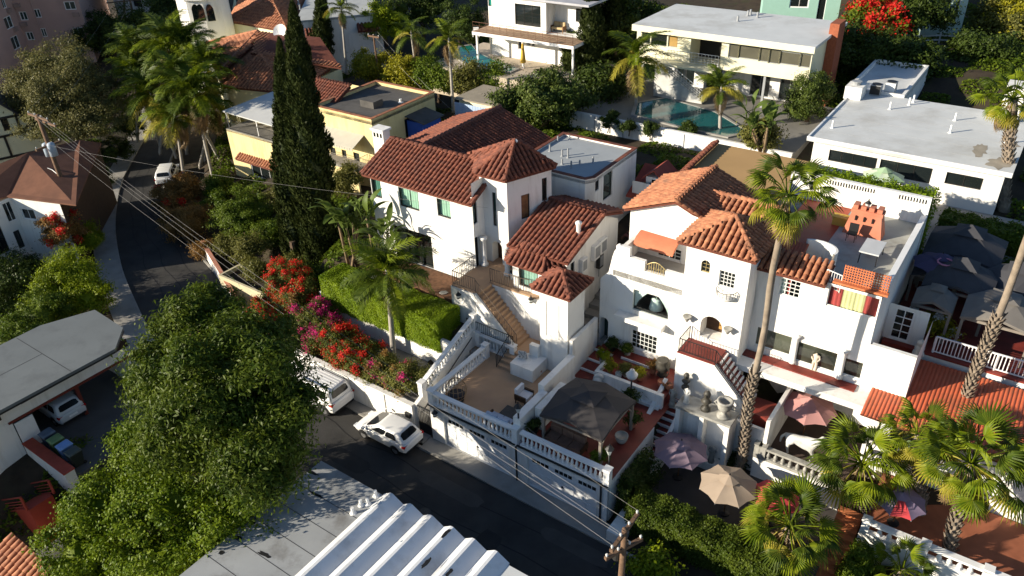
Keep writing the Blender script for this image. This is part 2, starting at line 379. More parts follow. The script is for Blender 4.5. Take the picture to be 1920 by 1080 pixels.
# ------------------------------------------------------------------ terrain
ANCH = [(g(a, b), z) for a, b, z in [
    (-20, -8, -.06), (-10, -8, -.06), (0, -8, -.06), (10, -8, -.06), (20, -8, -.1), (30, -8, -.3), (0, -1, -.06), (12, -1, -.06), (-10, -1, -.06), (-18, 0, -.06), (20, -2, -.06), (30, 0, .2),
    (0, -16, -.4), (12, -16, -.4), (-8, 3, 1.6), (-5, 3, 1.6), (-12, 3, 1.8), (-4, 7, 5.0), (-8, 7, 5.0), (-14, 7, 4.6), (-10, 12, 6), (0, 12, 6), (4.8, 9, 3.4), (4.8, 14, 5.6), (4.5, 20, 6.6),
    (8, 5, 2.4), (9, 12, 3.0), (14, 3, .5), (18, 4, .5), (22, 2, .6), (26, 3, .8), (18, 9, 1.2), (24, 10, 2.0), (30, 8, 1.5), (15, 16, 4), (22, 18, 5.0), (28, 18, 5), (16, 26, 7), (24, 26, 7.2), (34, 20, 6), (36, 30, 7.5),
    (8, 30, 7.2), (0, 28, 7.2), (-8, 28, 7), (-14, 20, 5), (-20, 14, 3.5), (-10, 40, 7.5), (5, 40, 7.6), (20, 40, 8), (35, 45, 8.5), (0, 60, 9), (20, 60, 10), (40, 65, 11), (60, 50, 10), (-20, 60, 8), (-30, 80, 8), (0, 100, 14), (40, 110, 16), (80, 90, 15), (-40, 110, 10), (0, 180, 22), (100, 180, 26), (-100, 160, 10)]]
ANCH += [(at(x, y, 0), z) for x, y, z in [(330, 300, -.06), (265, 260, -.06), (220, 400, -.06), (300, 400, -.06), (240, 540, -.06), (400, 540, -.06), (150, 420, .05), (120, 520, .05), (430, 700, -.06), (500, 620, -.06), (250, 700, -.06), (180, 830, -.06), (60, 800, -.1), (60, 980, -3), (0, 1060, -4), (200, 1060, -1.5), (400, 1000, -.3),
    (380, 420, 1.2), (430, 450, 1.6), (480, 520, 2.2), (540, 560, 2.0), (60, 560, -.5), (0, 640, -1.5), (30, 420, -.3), (-200, 400, -2), (-300, 700, -4), (0, 300, 0), (120, 250, .3), (250, 200, .3), (100, 150, 0), (400, 200, 2), (470, 300, 2.5), (520, 420, 3.0), (560, 470, 3.4), (640, 250, 4), (500, 60, 4), (700, 100, 6), (0, 60, 0)]]
_AX = np.array([[p.x, p.y] for p, z in ANCH]); _AZ = np.array([z for p, z in ANCH])
def hgt(X, Y):
    X = np.asarray(X, float); Y = np.asarray(Y, float)
    d2 = (X[..., None] - _AX[:, 0]) ** 2 + (Y[..., None] - _AX[:, 1]) ** 2 + 0.8; w = d2 ** -1.9
    return (w * _AZ).sum(-1) / w.sum(-1)
# ------------------------------------------------------------------ street, kerbs, pavements
def strip(name, L, R, mat, z=0.0, th=0.3):
    m = MB(); m.v = [(*p[:2], z) for p in L] + [(*p[:2], z) for p in R] + [(*p[:2], z - th) for p in L] + [(*p[:2], z - th) for p in R]; n = len(L)
    for i in range(n - 1):
        m.f.append((i, n + i, n + i + 1, i + 1)[::-1] if False else (i, i + 1, n + i + 1, n + i))
        m.f.append((2 * n + i, 2 * n + i + 1, i + 1, i)); m.f.append((n + i, n + i + 1, 3 * n + i + 1, 3 * n + i))
    m.f.append((0, n, 3 * n, 2 * n)); m.f.append((n - 1, 2 * n - 1, 4 * n - 1, 3 * n - 1)); return struct(name, m, mat)
def smooth_line(P, k=5):
    P = [V((p[0], p[1], 0)) for p in P]; out = []
    for i in range(len(P) - 1):
        a, b, c, d = P[max(i - 1, 0)], P[i], P[i + 1], P[min(i + 2, len(P) - 1)]
        for j in range(k):
            t = j / k; out.append(0.5 * ((2 * b) + (c - a) * t + (2 * a - 5 * b + 4 * c - d) * t * t + (3 * b - a - 3 * c + d) * t ** 3))
    return out + [P[-1]]
def offset(P, w):
    R = []
    for i, p in enumerate(P):
        d = (P[min(i + 1, len(P) - 1)] - P[max(i - 1, 0)]).normalized(); R.append(p + V((-d.y, d.x, 0)) * w)
    return R
RR = smooth_line([g(60, -1.2), g(30, -1.2), g(12, -1.2), g(0, -1.0), g(-6, -0.75), g(-13, 0.0), at(470, 585), at(417, 530), at(360, 465), at(318, 415), at(305, 370), at(312, 320), at(335, 262), at(372, 190)])
LL = smooth_line([g(60, -7.4), g(30, -7.4), g(12, -7.4), g(0, -7.3), g(-6, -7.4), at(420, 790), at(320, 690), at(243, 540), at(222, 470), at(217, 410), at(228, 345), at(250, 300), at(276, 250), at(305, 185)])
CLAMP = [(-16, 13, -7.6, .35, -.12), (-9.6, -1.4, .2, 4.1, 1.1), (-1.5, 6, -.2, 8.2, .6), (5.5, 12, -.2, 9.8, 2.3), (12, 24, 0, 9, .35), (14, 23, 8.5, 12.5, 1.2), (-13.2, 4.2, 4, 9, 3.9), (4, 6, 8, 21, 3.2), (20, 34, 9, 16, 3.5)]
_CL = np.array([(p.x, p.y) for p in [LL[i].lerp(RR[i], t) for i in range(len(LL)) for t in (.1, .5, .9)]])
def ground_z(X, Y):
    X = np.asarray(X, float); Y = np.asarray(Y, float); Z = hgt(X, Y); A = X * E1.x + Y * E1.y - OA; B = X * E2.x + Y * E2.y - OB
    for a0, a1, b0, b1, zm in CLAMP: Z = np.where((A > a0) & (A < a1) & (B > b0) & (B < b1), np.minimum(Z, zm), Z)
    d = np.full(X.shape, 1e9)
    for p in _CL: d = np.minimum(d, (X - p[0]) ** 2 + (Y - p[1]) ** 2)
    w = np.clip((np.sqrt(d) - 3.2) / 3.0, 0, 1); return Z * w - .1 * (1 - w)
def gz(p): return float(ground_z(p[0], p[1]))
xs = np.concatenate([np.linspace(-400, -95, 12)[:-1], np.arange(-95, 100, 1.25), np.linspace(100, 400, 12)]); ys = np.concatenate([np.linspace(-60, 8, 6)[:-1], np.arange(8, 170, 1.25), np.linspace(170, 700, 14)])
XX, YY = np.meshgrid(xs, ys); ZZ = ground_z(XX, YY); ZZ = np.where(YY > 190, ZZ + (YY - 190) * 0.12, ZZ)
_mb = MB(); _mb.v = [tuple(p) for p in np.stack([XX, YY, ZZ], -1).reshape(-1, 3).tolist()]; _n = len(xs)
_mb.f = [(j * _n + i, j * _n + i + 1, (j + 1) * _n + i + 1, (j + 1) * _n + i) for j in range(len(ys) - 1) for i in range(_n - 1)]
struct('ground', _mb, SOIL, True)
strip('road', LL, RR, ASPH, 0.0)
strip('kerb', offset(LL, 0.16), LL, CONC, 0.12); strip('pavement', offset(LL, 1.9), offset(LL, 0.165), CONC, 0.11)
strip('kerb', RR, offset(RR, -0.16), CONC, 0.10)
# driveway apron and footpath in front of the garages
m = MB(); m.hexa([g(-0.2, -1.05, 0), g(12.6, -1.05, 0), g(12.6, 0, 0), g(-0.2, 0, 0), g(-0.2, -1.05, 0.03), g(12.6, -1.05, 0.03), g(12.6, 0, 0.12), g(-0.2, 0, 0.12)])
struct('driveway_apron', m, CONC)
m = MB(); m.hexa([g(-14, -0.62, 0), g(-0.25, -0.62, 0), g(-0.25, 0.1, 0), g(-14, 0.1, 0), g(-14, -0.62, 0.11), g(-0.25, -0.62, 0.11), g(-0.25, 0.1, 0.12), g(-14, 0.1, 0.12)]); struct('pavement', m, CONC)
# worn tar seams in the road
TAR = M('tar_patch', (0.018, 0.017, 0.017), 0.7, 0.2, 2)
def seam(P, w=0.07):
    m = MB(); q = offset(P, w); m.v = [(p.x, p.y, 0.004) for p in P] + [(p.x, p.y, 0.004) for p in q]; n = len(P)
    m.f = [(i, i + 1, n + i + 1, n + i) for i in range(n - 1)]; return struct('road_tar_seam', m, TAR)
for t in (0.3, 0.52, 0.78): seam([LL[i].lerp(RR[i], t + 0.03 * math.sin(i * 1.3)) for i in range(len(LL))])
PATCH = M('asphalt_patch', (.028, .027, .026), .8, .2, 1.5, .3, 50); PATCHL = M('worn_asphalt', (.062, .058, .054), .85, .15, 1.2, .3, 50)
def gpatch(a0, a1, b0, b1, mat, z=.005):
    n = 14; m = MB(); m.add([g((a0 + a1) / 2 + (a1 - a0) / 2 * max(-1, min(1, 1.25 * math.cos(6.283 * k / n))) * random.uniform(.93, 1), (b0 + b1) / 2 + (b1 - b0) / 2 * max(-1, min(1, 1.25 * math.sin(6.283 * k / n))) * random.uniform(.9, 1), z) for k in range(n)], [tuple(range(n))]); return struct('road_patch', m, mat)
for q in ((-5, -1.5, -4.6, -3.4, PATCH), (1, 5.5, -3.0, -2.0, PATCHL), (6.5, 7.8, -5.8, -3.6, PATCH), (9, 13, -2.6, -1.7, PATCHL), (-11, -7.5, -6.2, -5.2, PATCHL), (-9, -7, -3.2, -2.3, PATCH)): gpatch(*q)
for a, b, lb in ((3.2, -4.6, 'round manhole cover in the street before the garages'), (-3.4, -2.4, 'round manhole cover in the street beside the hatchback')):
    t = thing('manhole_cover', lb, 'manhole cover', g(a, b, 0)); MB().lathe(g(a, b, .0), [(.36, 0), (.36, .012)], 20).build('ring', M('cast_iron', (.05, .045, .04), .6, .3, 20), t); MB().lathe(g(a, b, .0), [(.3, 0), (.3, .016)], 20).build('lid', M('worn_iron', (.075, .065, .055), .55, .3, 20), t)
# ------------------------------------------------------------------ balustrades and railings
def baluster_mesh(h, r=0.085, mat=WHITE, n=8):
    prof = [(r, 0), (r, .06 * h), (r * .55, .1 * h), (r * .62, .16 * h), (r * 1.05, .34 * h), (r * .85, .5 * h), (r * .5, .68 * h), (r * .48, .8 * h), (r * .75, .86 * h), (r * .55, .9 * h), (r, .94 * h), (r, h)]
    return MB().lathe((0, 0, 0), prof, n).mesh('baluster', mat, True)
BAL = {}
def balustrade(name, label, p, q, h=0.95, step=0.27, mat=None, posts=(0, 1), group=None, r=0.085, base=0.14, rail=0.12, wid=0.26, postw=0.34):
    mat = mat or WHITE; p, q = V(p), V(q); t = thing(name, label, 'balustrade', p, group); L = (q - p).length; d = (q - p) / L
    dh = V((d.x, d.y, 0)).normalized(); s_ = V((-dh.y, dh.x, 0))
    def railbox(z0, z1, w, nm):
        m = MB(); a, b = p + EZ * z0, q + EZ * z0; c, e = p + EZ * z1, q + EZ * z1; w2 = s_ * w / 2
        m.hexa([a - w2, b - w2, b + w2, a + w2, c - w2, e - w2, e + w2, c + w2]); m.build(nm, mat, t)
    railbox(0, base, wid, 'bottom_rail'); railbox(h - rail, h, wid + 0.04, 'top_rail')
    bh = h - rail - base; key = (round(bh, 2), mat.name, r)
    if key not in BAL: BAL[key] = baluster_mesh(bh, r, mat)
    n = max(1, int(L / step))
    for i in range(n):
        c = p + (q - p) * ((i + 0.5) / n) + EZ * base
        if any(abs((c - p).dot(d) - f * L) < postw * 0.75 for f in posts): continue
        link('baluster', BAL[key], t, Matrix.Translation(c) @ Matrix.Rotation(random.uniform(0, .3), 4, 'Z'))
    for f in posts:
        c = p + (q - p) * f; m = MB(); m.obox(c + EZ * (h / 2 + .03), dh, s_, EZ, postw / 2, postw / 2, h / 2 + .03); m.obox(c + EZ * (h + .09), dh, s_, EZ, postw / 2 + .04, postw / 2 + .04, .035); m.build('post', mat, t)
    return t
BARME = {}
def railing(name, label, pts, h=0.95, step=0.13, mat=BLACKM, group=None, bar=0.02, rail=0.035, mids=()):
    pts = [V(p) for p in pts]; t = thing(name, label, 'railing', pts[0], group); m = MB(); lo = MB()
    for a, b in zip(pts, pts[1:]): m.bar(a + EZ * h, b + EZ * h, rail, rail); lo.bar(a + EZ * .08, b + EZ * .08, rail * .8, rail * .8)
    m.build('top_rail', mat, t); lo.build('bottom_rail', mat, t)
    for z in mids:
        k = MB()
        for a, b in zip(pts, pts[1:]): k.bar(a + EZ * z, b + EZ * z, rail * .6, rail * .6)
        k.build('middle_rail', mat, t)
    key = (round(h, 2), mat.name, bar)
    if key not in BARME:
        k = MB(); k.obox((0, 0, h / 2 + .04), V((1, 0, 0)), V((0, 1, 0)), EZ, bar / 2, bar / 2, h / 2 - .04); BARME[key] = k.mesh('railing_bar', mat)
        k = MB(); k.obox((0, 0, h / 2), V((1, 0, 0)), V((0, 1, 0)), EZ, bar, bar, h / 2); BARME[key + (1,)] = k.mesh('railing_post', mat)
    for a, b in zip(pts, pts[1:]):
        n = max(1, int((b - a).length / step)); ang = math.atan2(b.y - a.y, b.x - a.x)
        for i in range(1, n): 
            if not step > 5: link('bar', BARME[key], t, Matrix.Translation(a.lerp(b, i / n)) @ Matrix.Rotation(ang, 4, 'Z'))
    for a in pts: link('post', BARME[key + (1,)], t, Matrix.Translation(a))
    return t
def steps(name, label, lo0, lo1, up, n, rise, mat, mat2=None, group=None, base=None, nose=None, cat='steps'):
    """flight: lo0-lo1 = front edge of the first tread at its foot; up = horizontal run vector of one tread; each step is a part"""
    lo0, lo1 = V(lo0), V(lo1); t = thing(name, label, cat, lo0, group); zb = (base if base is not None else lo0.z - 0.3)
    for i in range(n):
        a, b = lo0 + up * i, lo1 + up * i; c, d = b + up, a + up; z = lo0.z + rise * (i + 1); m = MB()
        m.hexa([V((p.x, p.y, zb)) for p in (a, b, c, d)] + [V((p.x, p.y, z)) for p in (a, b, c, d)]); o = m.build('step', mat, t)
        if mat2:
            k = MB(); e = -up.normalized() * 0.012; w = up.normalized() * 0.07
            k.hexa([V((p.x, p.y, z - rise * .75)) for p in (a + e, b + e, b + w, a + w)] + [V((p.x, p.y, z + .006)) for p in (a + e, b + e, b + w, a + w)]); k.build('nosing', mat2, o)
    return t
# ------------------------------------------------------------------ double garage under the terraces
GZ = 2.72
GAR = M('garage_white', (0.74, 0.75, 0.76), 0.7, 0.03, 1, dirt=(0.62, 0.62, 0.62))
def garage(name, label, a0, a1, d0, d1):
    t = thing(name, label, 'garage', g((a0 + a1) / 2, 3, 0)); w = gwall(a0, 0, a1, 0, 0, GZ, STUC, depth=0.2)
    w.hole(d0 - a0, d1 - a0, 0.06, 2.22, style='open'); w.build(t)
    # sectional door: four rows of panels, one row glazed
    dm = MB(); D = 0.19; dm.gbox(d0, d1, D, D + .06, 0.06, 2.22); door = dm.build('garage_door', GAR, t); nr, nc = 4, 6; ph = (2.16) / nr; pw = (d1 - d0) / nc
    for r in range(nr):
        for c in range(nc):
            x0, x1, z0, z1 = d0 + c * pw + .03, d0 + (c + 1) * pw - .03, .06 + r * ph + .02, .06 + (r + 1) * ph - .02
            m = MB(); m.gbox(x0, x1, D - .025, D + .001, z0, z1); m.build('panel', GAR, door)
            if r == nr - 1 and c % 2 == 0 and c + 1 < nc:
                for k in range(4):
                    m = MB(); x = d0 + c * pw + .25 + k * .27; m.gbox(x, x + .22, D - .035, D - .02, z0 + .10, z1 - .16); m.build('window_pane', GLASS, door)
    m = MB(); m.gbox((d0 + d1) / 2 - .06, (d0 + d1) / 2 + .06, D - .06, D - .02, .9, 1.0); m.build('handle', BLACKM, door)
    s2 = MB(); s2.gbox(a0, a1, 0, 5.2, GZ - .25, GZ); s2.build('slab', STUC, t)
    s3 = MB(); s3.gbox(a0 - .05, a1 + .05, -.10, .0, GZ - .05, GZ + .02); s3.build('cornice', DKFR, t)
    for (x, y) in ((a0, a0 + .2), (a1 - .2, a1)):
        s4 = MB(); s4.gbox(x, y, .21, 5.2, 0, GZ - .25); s4.build('side_wall', STUC, t)
    return t
garage('garage', 'white garage with panelled door below the tan terrace', 0.0, 5.95, 0.95, 5.5)
garage('garage', 'white garage with panelled door below the red gazebo terrace', 6.15, 11.6, 6.7, 11.0)
t = thing('downpipe', 'dark downpipe between the two white garages', 'pipe', g(6.05, -.05, 0)); MB().tube([g(6.05, -.06, 0.1), g(6.05, -.06, 2.6)], .05, 8).build('pipe', BLACKM, t); MB().gbox(5.95, 6.15, -0.02, .3, 0, GZ).build('pilaster', STUC, t)
t = thing('downpipe', 'dark downpipe at the corner beyond the red terrace garage door', 'pipe', g(11.2, -.05, 0)); MB().tube([g(11.25, -.06, 0.1), g(11.25, -.06, 2.6)], .05, 8).build('pipe', BLACKM, t)
struct('terrace_paving', MB().gbox(0.02, 5.7, 0.05, 6.3, GZ + .003, GZ + .05), TAN)
struct('terrace_paving', MB().gbox(6.2, 11.58, 0.05, 9.0, GZ + .003, GZ + .055), REDP)
balustrade('balustrade', 'white balustrade along the front of the tan terrace', g(.16, .12, GZ), g(5.95, .12, GZ), group=None)
balustrade('balustrade', 'white balustrade along the front of the red gazebo terrace', g(6.3, .12, GZ), g(11.5, .12, GZ), posts=(1,))
balustrade('balustrade', 'white balustrade on the stair side of the tan terrace', g(.12, .4, GZ), g(.12, 5.3, GZ), posts=(1,))
# wall between the terraces, stepping up to the chimney-like tower
t = thing('dividing_wall', 'white wall dividing the tan terrace from the red one', 'wall', g(5.8, 3, GZ)); MB().gbox(5.68, 6.14, .3, 3.0, 0, 4.25).build('wall', STUC, t); MB().gbox(5.5, 5.9, 3.0, 6.3, 0, 4.55).build('upper_wall', STUC, t); MB().gbox(5.5, 5.72, 6.3, 9.2, 0, 5.5).build('rear_wall', STUC, t)
t = thing('buttress', 'tall pale blue-white buttress beside the gazebo', 'wall', g(6.5, 1.4, GZ)); MB().gbox(6.2, 6.62, 1.6, 4.2, 0, 4.2).build('wall', STUC, t)
# passage stair from the gate up beside the tan terrace
steps('passage_stair', 'shaded concrete stair behind the iron street gate', g(-1.1, .6, 0.12), g(-.12, .6, 0.12), E2 * .36, 14, .187, CONC, base=-.3)
t = thing('passage_wall', 'white sloping wall beside the gate stair', 'wall', g(-1.3, 3, 0)); m = MB()
m.hexa([g(-1.45, .25, 0), g(-1.2, .25, 0), g(-1.2, 6.2, 0), g(-1.45, 6.2, 0), g(-1.45, .25, 2.0), g(-1.2, .25, 2.0), g(-1.2, 6.2, 4.1), g(-1.45, 6.2, 4.1)]); m.build('wall', STUC, t)
m = MB(); m.gbox(-.14, -.0, .2, 5.8, 0, GZ + .1); m.build('terrace_side_wall', STUC, t); MB().tube([g(-1.14, .5, 1.2), g(-1.14, 5.6, 3.6)], .03, 6).build('handrail', BLACKM, t)
balustrade('balustrade', 'white balustrade climbing the sloping wall above the gate stair', g(-1.33, .9, 2.22), g(-1.33, 6.1, 4.06), h=.85)
# street gate
t = thing('street_gate', 'black iron gate in the white wall beside the garage', 'gate', g(-.6, .1, .1))
m = MB(); m.gbox(-1.13, -.06, .12, .16, .12, .85); m.build('lower_panel', BLACKM, t)
for i in range(9): MB().gbox(-1.1 + i * .125, -1.07 + i * .125, .125, .155, .85, 2.0).build('bar', BLACKM, t)
MB().gbox(-1.13, -.06, .11, .17, 2.0, 2.06).build('top_rail', BLACKM, t)
t = thing('mailbox', 'dark mailbox on the white wall by the gate', 'mailbox', g(-1.75, 0, 1)); MB().gbox(-1.95, -1.6, -.14, -.004, .95, 1.25).build('box', DKFR, t); MB().gbox(-1.97, -1.58, -.17, -.002, 1.25, 1.29).build('lid', BLACKM, t)
# street garden wall
t = thing('garden_wall', 'long white street wall under the bougainvillea', 'wall', g(-8, .1, 0)); MB().gbox(-14.0, -1.45, 0, .25, 0, 1.85).build('wall', STUC, t); MB().gbox(-14.0, -1.44, -.04, .29, 1.852, 1.93).build('coping', STUC, t)
for a in (-4.0, -7.0, -10.0): MB().gbox(a, a + .35, -.06, -.002, 0, 1.84).build('pilaster', STUC, t)
struct('patio', MB().gbox(-9.5, -1.45, .3, 4.0, 1.2, 1.75), M('patio_concrete', (.17, .16, .15), .85, .15, 1))
t = thing('retaining_wall', 'low white retaining wall below the clipped hedge', 'wall', g(-8, 4, 1.7)); MB().gbox(-13.0, -1.5, 4.0, 4.25, 1.0, 3.9).build('wall', STUC, t)
struct('hedge_terrace', MB().gbox(-13.0, -3.0, 4.25, 9.0, 1.5, 4.3), SOIL)
struct('garden_bed', MB().gbox(-11.0, -3.1, 6.3, 8.6, 4.3, 5.3), M('bark_mulch', (.13, .065, .035), .95, .4, 4, .6, 20))
for i, (x, y) in enumerate([(700, 519), (718, 527), (742, 545), (734, 538)]): pass
# ------------------------------------------------------------------ main white house with red tile roofs
PZ = 6.5
hs = thing('white_house', 'white stucco house with turret and dark red tile roofs behind the terrace', 'house', g(-4, 12, PZ))
CURT = M('pale_green_curtain', (0.36, 0.50, 0.40), 0.9, 0.1, 2)
# long wing
w = gwall(-11.6, 8.75, -3.0, 8.75, 4.2, 11.1)
w.opening(690, 332, 717, 373, curtain=[(0, 1, M('teal_shade', (.07, .17, .14), .9))], fw=.07); w.opening(746, 350, 787, 397, curtain=[(0, .46, CURT), (.5, 1, CURT)], fw=.07); w.opening(818, 371, 846, 412, curtain=[(0, 1, CURT)], fw=.07)
w.opening(737, 421, 814, 505, nx=3, fw=.08); w.build(hs)
w = gwall(-3.0, 8.75, -3.0, 11.6, 4.2, 12.35); w.opening(876, 376, 896, 417, curtain=[(0, 1, M('grey_green_curtain', (.2, .26, .22), .9))]); w.opening(879, 454, 900, 503, nx=1); w.build(hs)
gwall(-11.6, 15.0, -11.6, 8.75, 3.5, 11.1).build(hs); MB().add([g(-11.6, 8.75, 11.1), g(-11.6, 11.6, 12.4), g(-11.6, 14.6, 11.1)], [(0, 1, 2)]).build('gable', STUC, hs)
T = TileRoof(hs)
eL, eR, rL, rR = g(-12.0, 8.4, 11.1), g(-2.8, 8.4, 11.1), g(-12.0, 11.6, 12.5), g(-2.8, 11.6, 12.5)
T.plane(eL, eR, rR, rL); T.plane(g(-2.8, 14.8, 11.1), g(-12.0, 14.8, 11.1), rL, rR); T.cap(rR, rL); T.cap(eR, rR, 1.0); T.cap(eL, rL, 1.0)
# rear gable with its ridge running back
k0, k1 = at(800, 262, 12.4), at(940, 211, 12.6)
a0, b0 = ab(k0); a1, b1 = ab(k1); ra = (a0 + a1) / 2
T.plane(g(ra - 4.2, b1 + 1.0, 11.1), g(ra - 4.2, 11.6, 11.1), g(ra, 11.6, 12.55), g(ra, b1 + 1.0, 12.55)); T.plane(g(ra + 4.4, 11.6, 11.0), g(ra + 4.4, b1 + 1.0, 11.0), g(ra, b1 + 1.0, 12.55), g(ra, 11.6, 12.55)); T.cap(g(ra, b1 + 1, 12.55), g(ra, 11.6, 12.55))
gwall(ra + 4.0, b1 + .8, ra - 3.9, b1 + .8, 6, 11.1).build(hs); gwall(ra - 3.9, b1 + .8, ra - 3.9, 14, 4, 11.1).build(hs)
MB().add([g(ra + 4.0, b1 + .8, 11.1), g(ra - 3.9, b1 + .8, 11.1), g(ra, b1 + .8, 12.5)], [(0, 1, 2)]).build('gable', STUC, hs)
# turret
TE = 12.6
tv = [at(879, 291, TE), at(888, 325, TE), at(947, 340, TE), at(1043, 312, TE)]
tc = V((0, 0, 0)); cxy = g(-2.0, 12.1); pts = [V((p.x, p.y, TE)) for p in tv]
for p in (tv[3], tv[2], tv[1])[:2]:
    q = cxy * 2 - p; pts.append(V((q.x, q.y, TE)))
pts.sort(key=lambda p: math.atan2(p.y - cxy.y, p.x - cxy.x)); apex = V((cxy.x, cxy.y, 14.15)); n = len(pts)
for i in range(n):
    T.plane(pts[i], pts[(i + 1) % n], apex); T.cap(pts[i], apex, 1.05)
MB().lathe(apex - EZ * .05, [(.22, 0), (.24, .1), (.1, .2)], 8).build('finial', STUC, hs)
for i in range(n):
    p, q = pts[i].lerp(apex, .12), pts[(i + 1) % n].lerp(apex, .12); w = Wall(p, q, 4.5, TE + .12)
    if i in range(n):
        x0, x1 = pix(p)[0], pix(q)[0]
        if x0 < x1:
            L_ = [(977, 367, 994, 407, dict(glass=WOODB)), (1016, 335, 1026, 375, dict()), (922, 360, 932, 425, dict(glass=GLASSG, fw=.04)), (922, 450, 943, 503, dict(style='deep', arch=True, glass=WOODD, name='entrance_door', label='dark arched entrance door'))]
            for (c0, d0, c1, d1, kw) in L_:
                if x0 - 2 < (c0 + c1) / 2 < x1 + 2:
                    u0, v1 = w.uv(c0, d0); u1, v0 = w.uv(c1, d1)
                    if u0 > .05 and u1 < w.L - .05: w.hole(u0, u1, v0, v1, **kw)
    w.build(hs)
# entrance surround
# flat roofed rear block
FR = [at(1043, 247, 11.2), at(1197, 283, 11.2), at(1090, 337, 11.2), at(985, 290, 11.2)]
fr = [ab(p) for p in FR]; fa0, fa1 = -4.4, 1.5; fb0, fb1 = 15.2, 21.6
flat_roof(hs, [g(fa0, fb0), g(1.2, fb0), g(1.2, fb0 - .01), g(1.6, fb0 + 1.5), g(1.6, fb1), g(fa0, fb1)][:2] + [g(1.6, fb0 + .6), g(1.6, fb1), g(fa0, fb1)], 11.0, M('blue_grey_roofing', (.34, .36, .37), .8, .08, .5, .1, 30), .12, .2, STUC, TILE, .05)
w = gwall(fa0, fb0, 1.2, fb0, 6, 11.0); w.build(hs)
w = Wall(g(1.2, fb0), g(1.6, fb0 + .6), 6, 11.0); w.build(hs); w = gwall(1.6, fb0 + .6, 1.6, fb1, 6, 11.0); w.opening(1116, 332, 1123, 355); w.opening(1132, 330, 1147, 365, ny=2, glass=GLASSG); w.opening(1164, 412, 1185, 460, style='door', name='door', glass=GLASSG); w.build(hs)
gwall(1.6, fb1, fa0, fb1, 6, 11.0).build(hs)
for (x, y, h) in [(1046, 265, .4), (1068, 262, .35), (1054, 293, .5), (1065, 296, .7), (1054, 308, .4), (1071, 315, .5), (1087, 308, .3), (1112, 305, .45), (1031, 284, .5)]: vent(hs, at(x, y, 11.0), h)
# lower right wing, its side wall and shed roof
w = gwall(0.0, 8.95, 3.7, 8.95, 3, 9.0); w.build(hs)
w = gwall(3.7, 8.95, 3.7, 15.2, 3, 9.0); w.opening(1070, 495, 1077, 520); w.build(hs); MB().add([g(3.7, 8.95, 9), g(3.7, 15.2, 9), g(3.7, 12.9, 10.2)], [(0, 1, 2)]).build('gable', STUC, hs)
T.plane(g(-.35, 8.55, 9.0), g(4.0, 8.55, 9.0), g(4.0, 12.9, 10.35), g(-.35, 12.9, 10.35)); T.plane(g(4.0, 15.3, 9.5), g(-.35, 15.3, 9.5), g(-.35, 12.9, 10.35), g(4.0, 12.9, 10.35)); T.cap(g(4, 12.9, 10.35), g(-.35, 12.9, 10.35)); T.cap(g(4, 8.55, 9), g(4, 12.9, 10.35), 1.0)
MB().lathe(g(3.3, 10.9, 9.6), [(.14, 0), (.14, .75), (.2, .78), (.2, .9), (.05, 1.0)], 10).build('flue', STUC, hs)
# bay window with its own little tile roof
bz = 8.35; bp = [g(-.15, 8.95), g(.35, 8.1), g(2.5, 8.1), g(3.2, 8.95)]
for i in range(3):
    w = Wall(bp[i], bp[i + 1], 5.2, bz)
    if i == 1: w.hole(.45, 1.85, 6.75, 8.2, curtain=[(0, 1, M('sea_green_blind', (.30, .42, .36), .9))], fw=.09)
    elif i == 2: w.hole(.2, .9, 6.75, 8.2, fw=.07)
    else: w.hole(.2, .75, 6.75, 8.2, fw=.07)
    w.build(hs)
ov = [g(-.5, 9.0, bz), g(.15, 7.75, bz), g(2.75, 7.75, bz), g(3.65, 9.0, bz)]; bt = [g(.6, 8.95, bz + .75), g(2.3, 8.95, bz + .75)]
T.plane(ov[0], ov[1], bt[0]); T.plane(ov[1], ov[2], bt[1], bt[0]); T.plane(ov[2], ov[3], bt[1]); T.cap(ov[1], bt[0], 1.0); T.cap(ov[2], bt[1], 1.0)
T.done()
# chimney with arched flues on the far gable
t = thing('chimney', 'white chimney with arched openings at the end of the long tile roof', 'chimney', g(-12.1, 12.0, 11)); c = at(716, 262, 12.0); ca, cb = ab(c)
MB().gbox(ca - .5, ca + .5, cb - .35, cb + .35, 10.5, 12.75).build('stack', STUC, t); MB().gbox(ca - .6, ca + .6, cb - .45, cb + .45, 12.75, 12.9).build('cap', STUC, t)
for i in range(3): MB().gbox(ca - .38 + i * .3, ca - .22 + i * .3, cb - .37, cb - .351, 12.3, 12.6).build('opening', GLASS, t)
# entrance porch carved surround and scrolls
t = thing('door_surround', 'white carved plaster surround of the arched entrance door', 'door surround', g(-2, 9.6, PZ))
pL, pR = at(912, 520, PZ), at(952, 527, PZ)
for p in (at(909, 497, PZ), at(952, 515, PZ)):
    m = MB(); m.lathe(p, [(.26, 0), (.26, .15), (.17, .22), (.16, 1.8), (.24, 1.9), (.26, 2.05)], 10); m.build('column', STUC, t, True)
# porch slab and front wall
struct('porch_paving', MB().gbox(-3.05, 2.3, 7.75, 11, PZ - .1, PZ), TAN); struct('porch_paving', MB().gbox(-3.05, -1.2, 6.3, 7.75, PZ - .1, PZ), TAN)
t = thing('porch_wall', 'white retaining wall below the tan entrance porch', 'wall', g(-1, 6.3, 3)); MB().gbox(-3.1, -1.25, 6.25, 6.5, 1.5, PZ - .101).build('front_wall', STUC, t); MB().gbox(-1.25, 3.3, 7.72, 7.95, 1.5, PZ - .101).build('stair_back_wall', STUC, t); MB().gbox(-3.1, -2.9, 6.5, 8.7, 1.5, PZ - .101).build('side_wall', STUC, t)
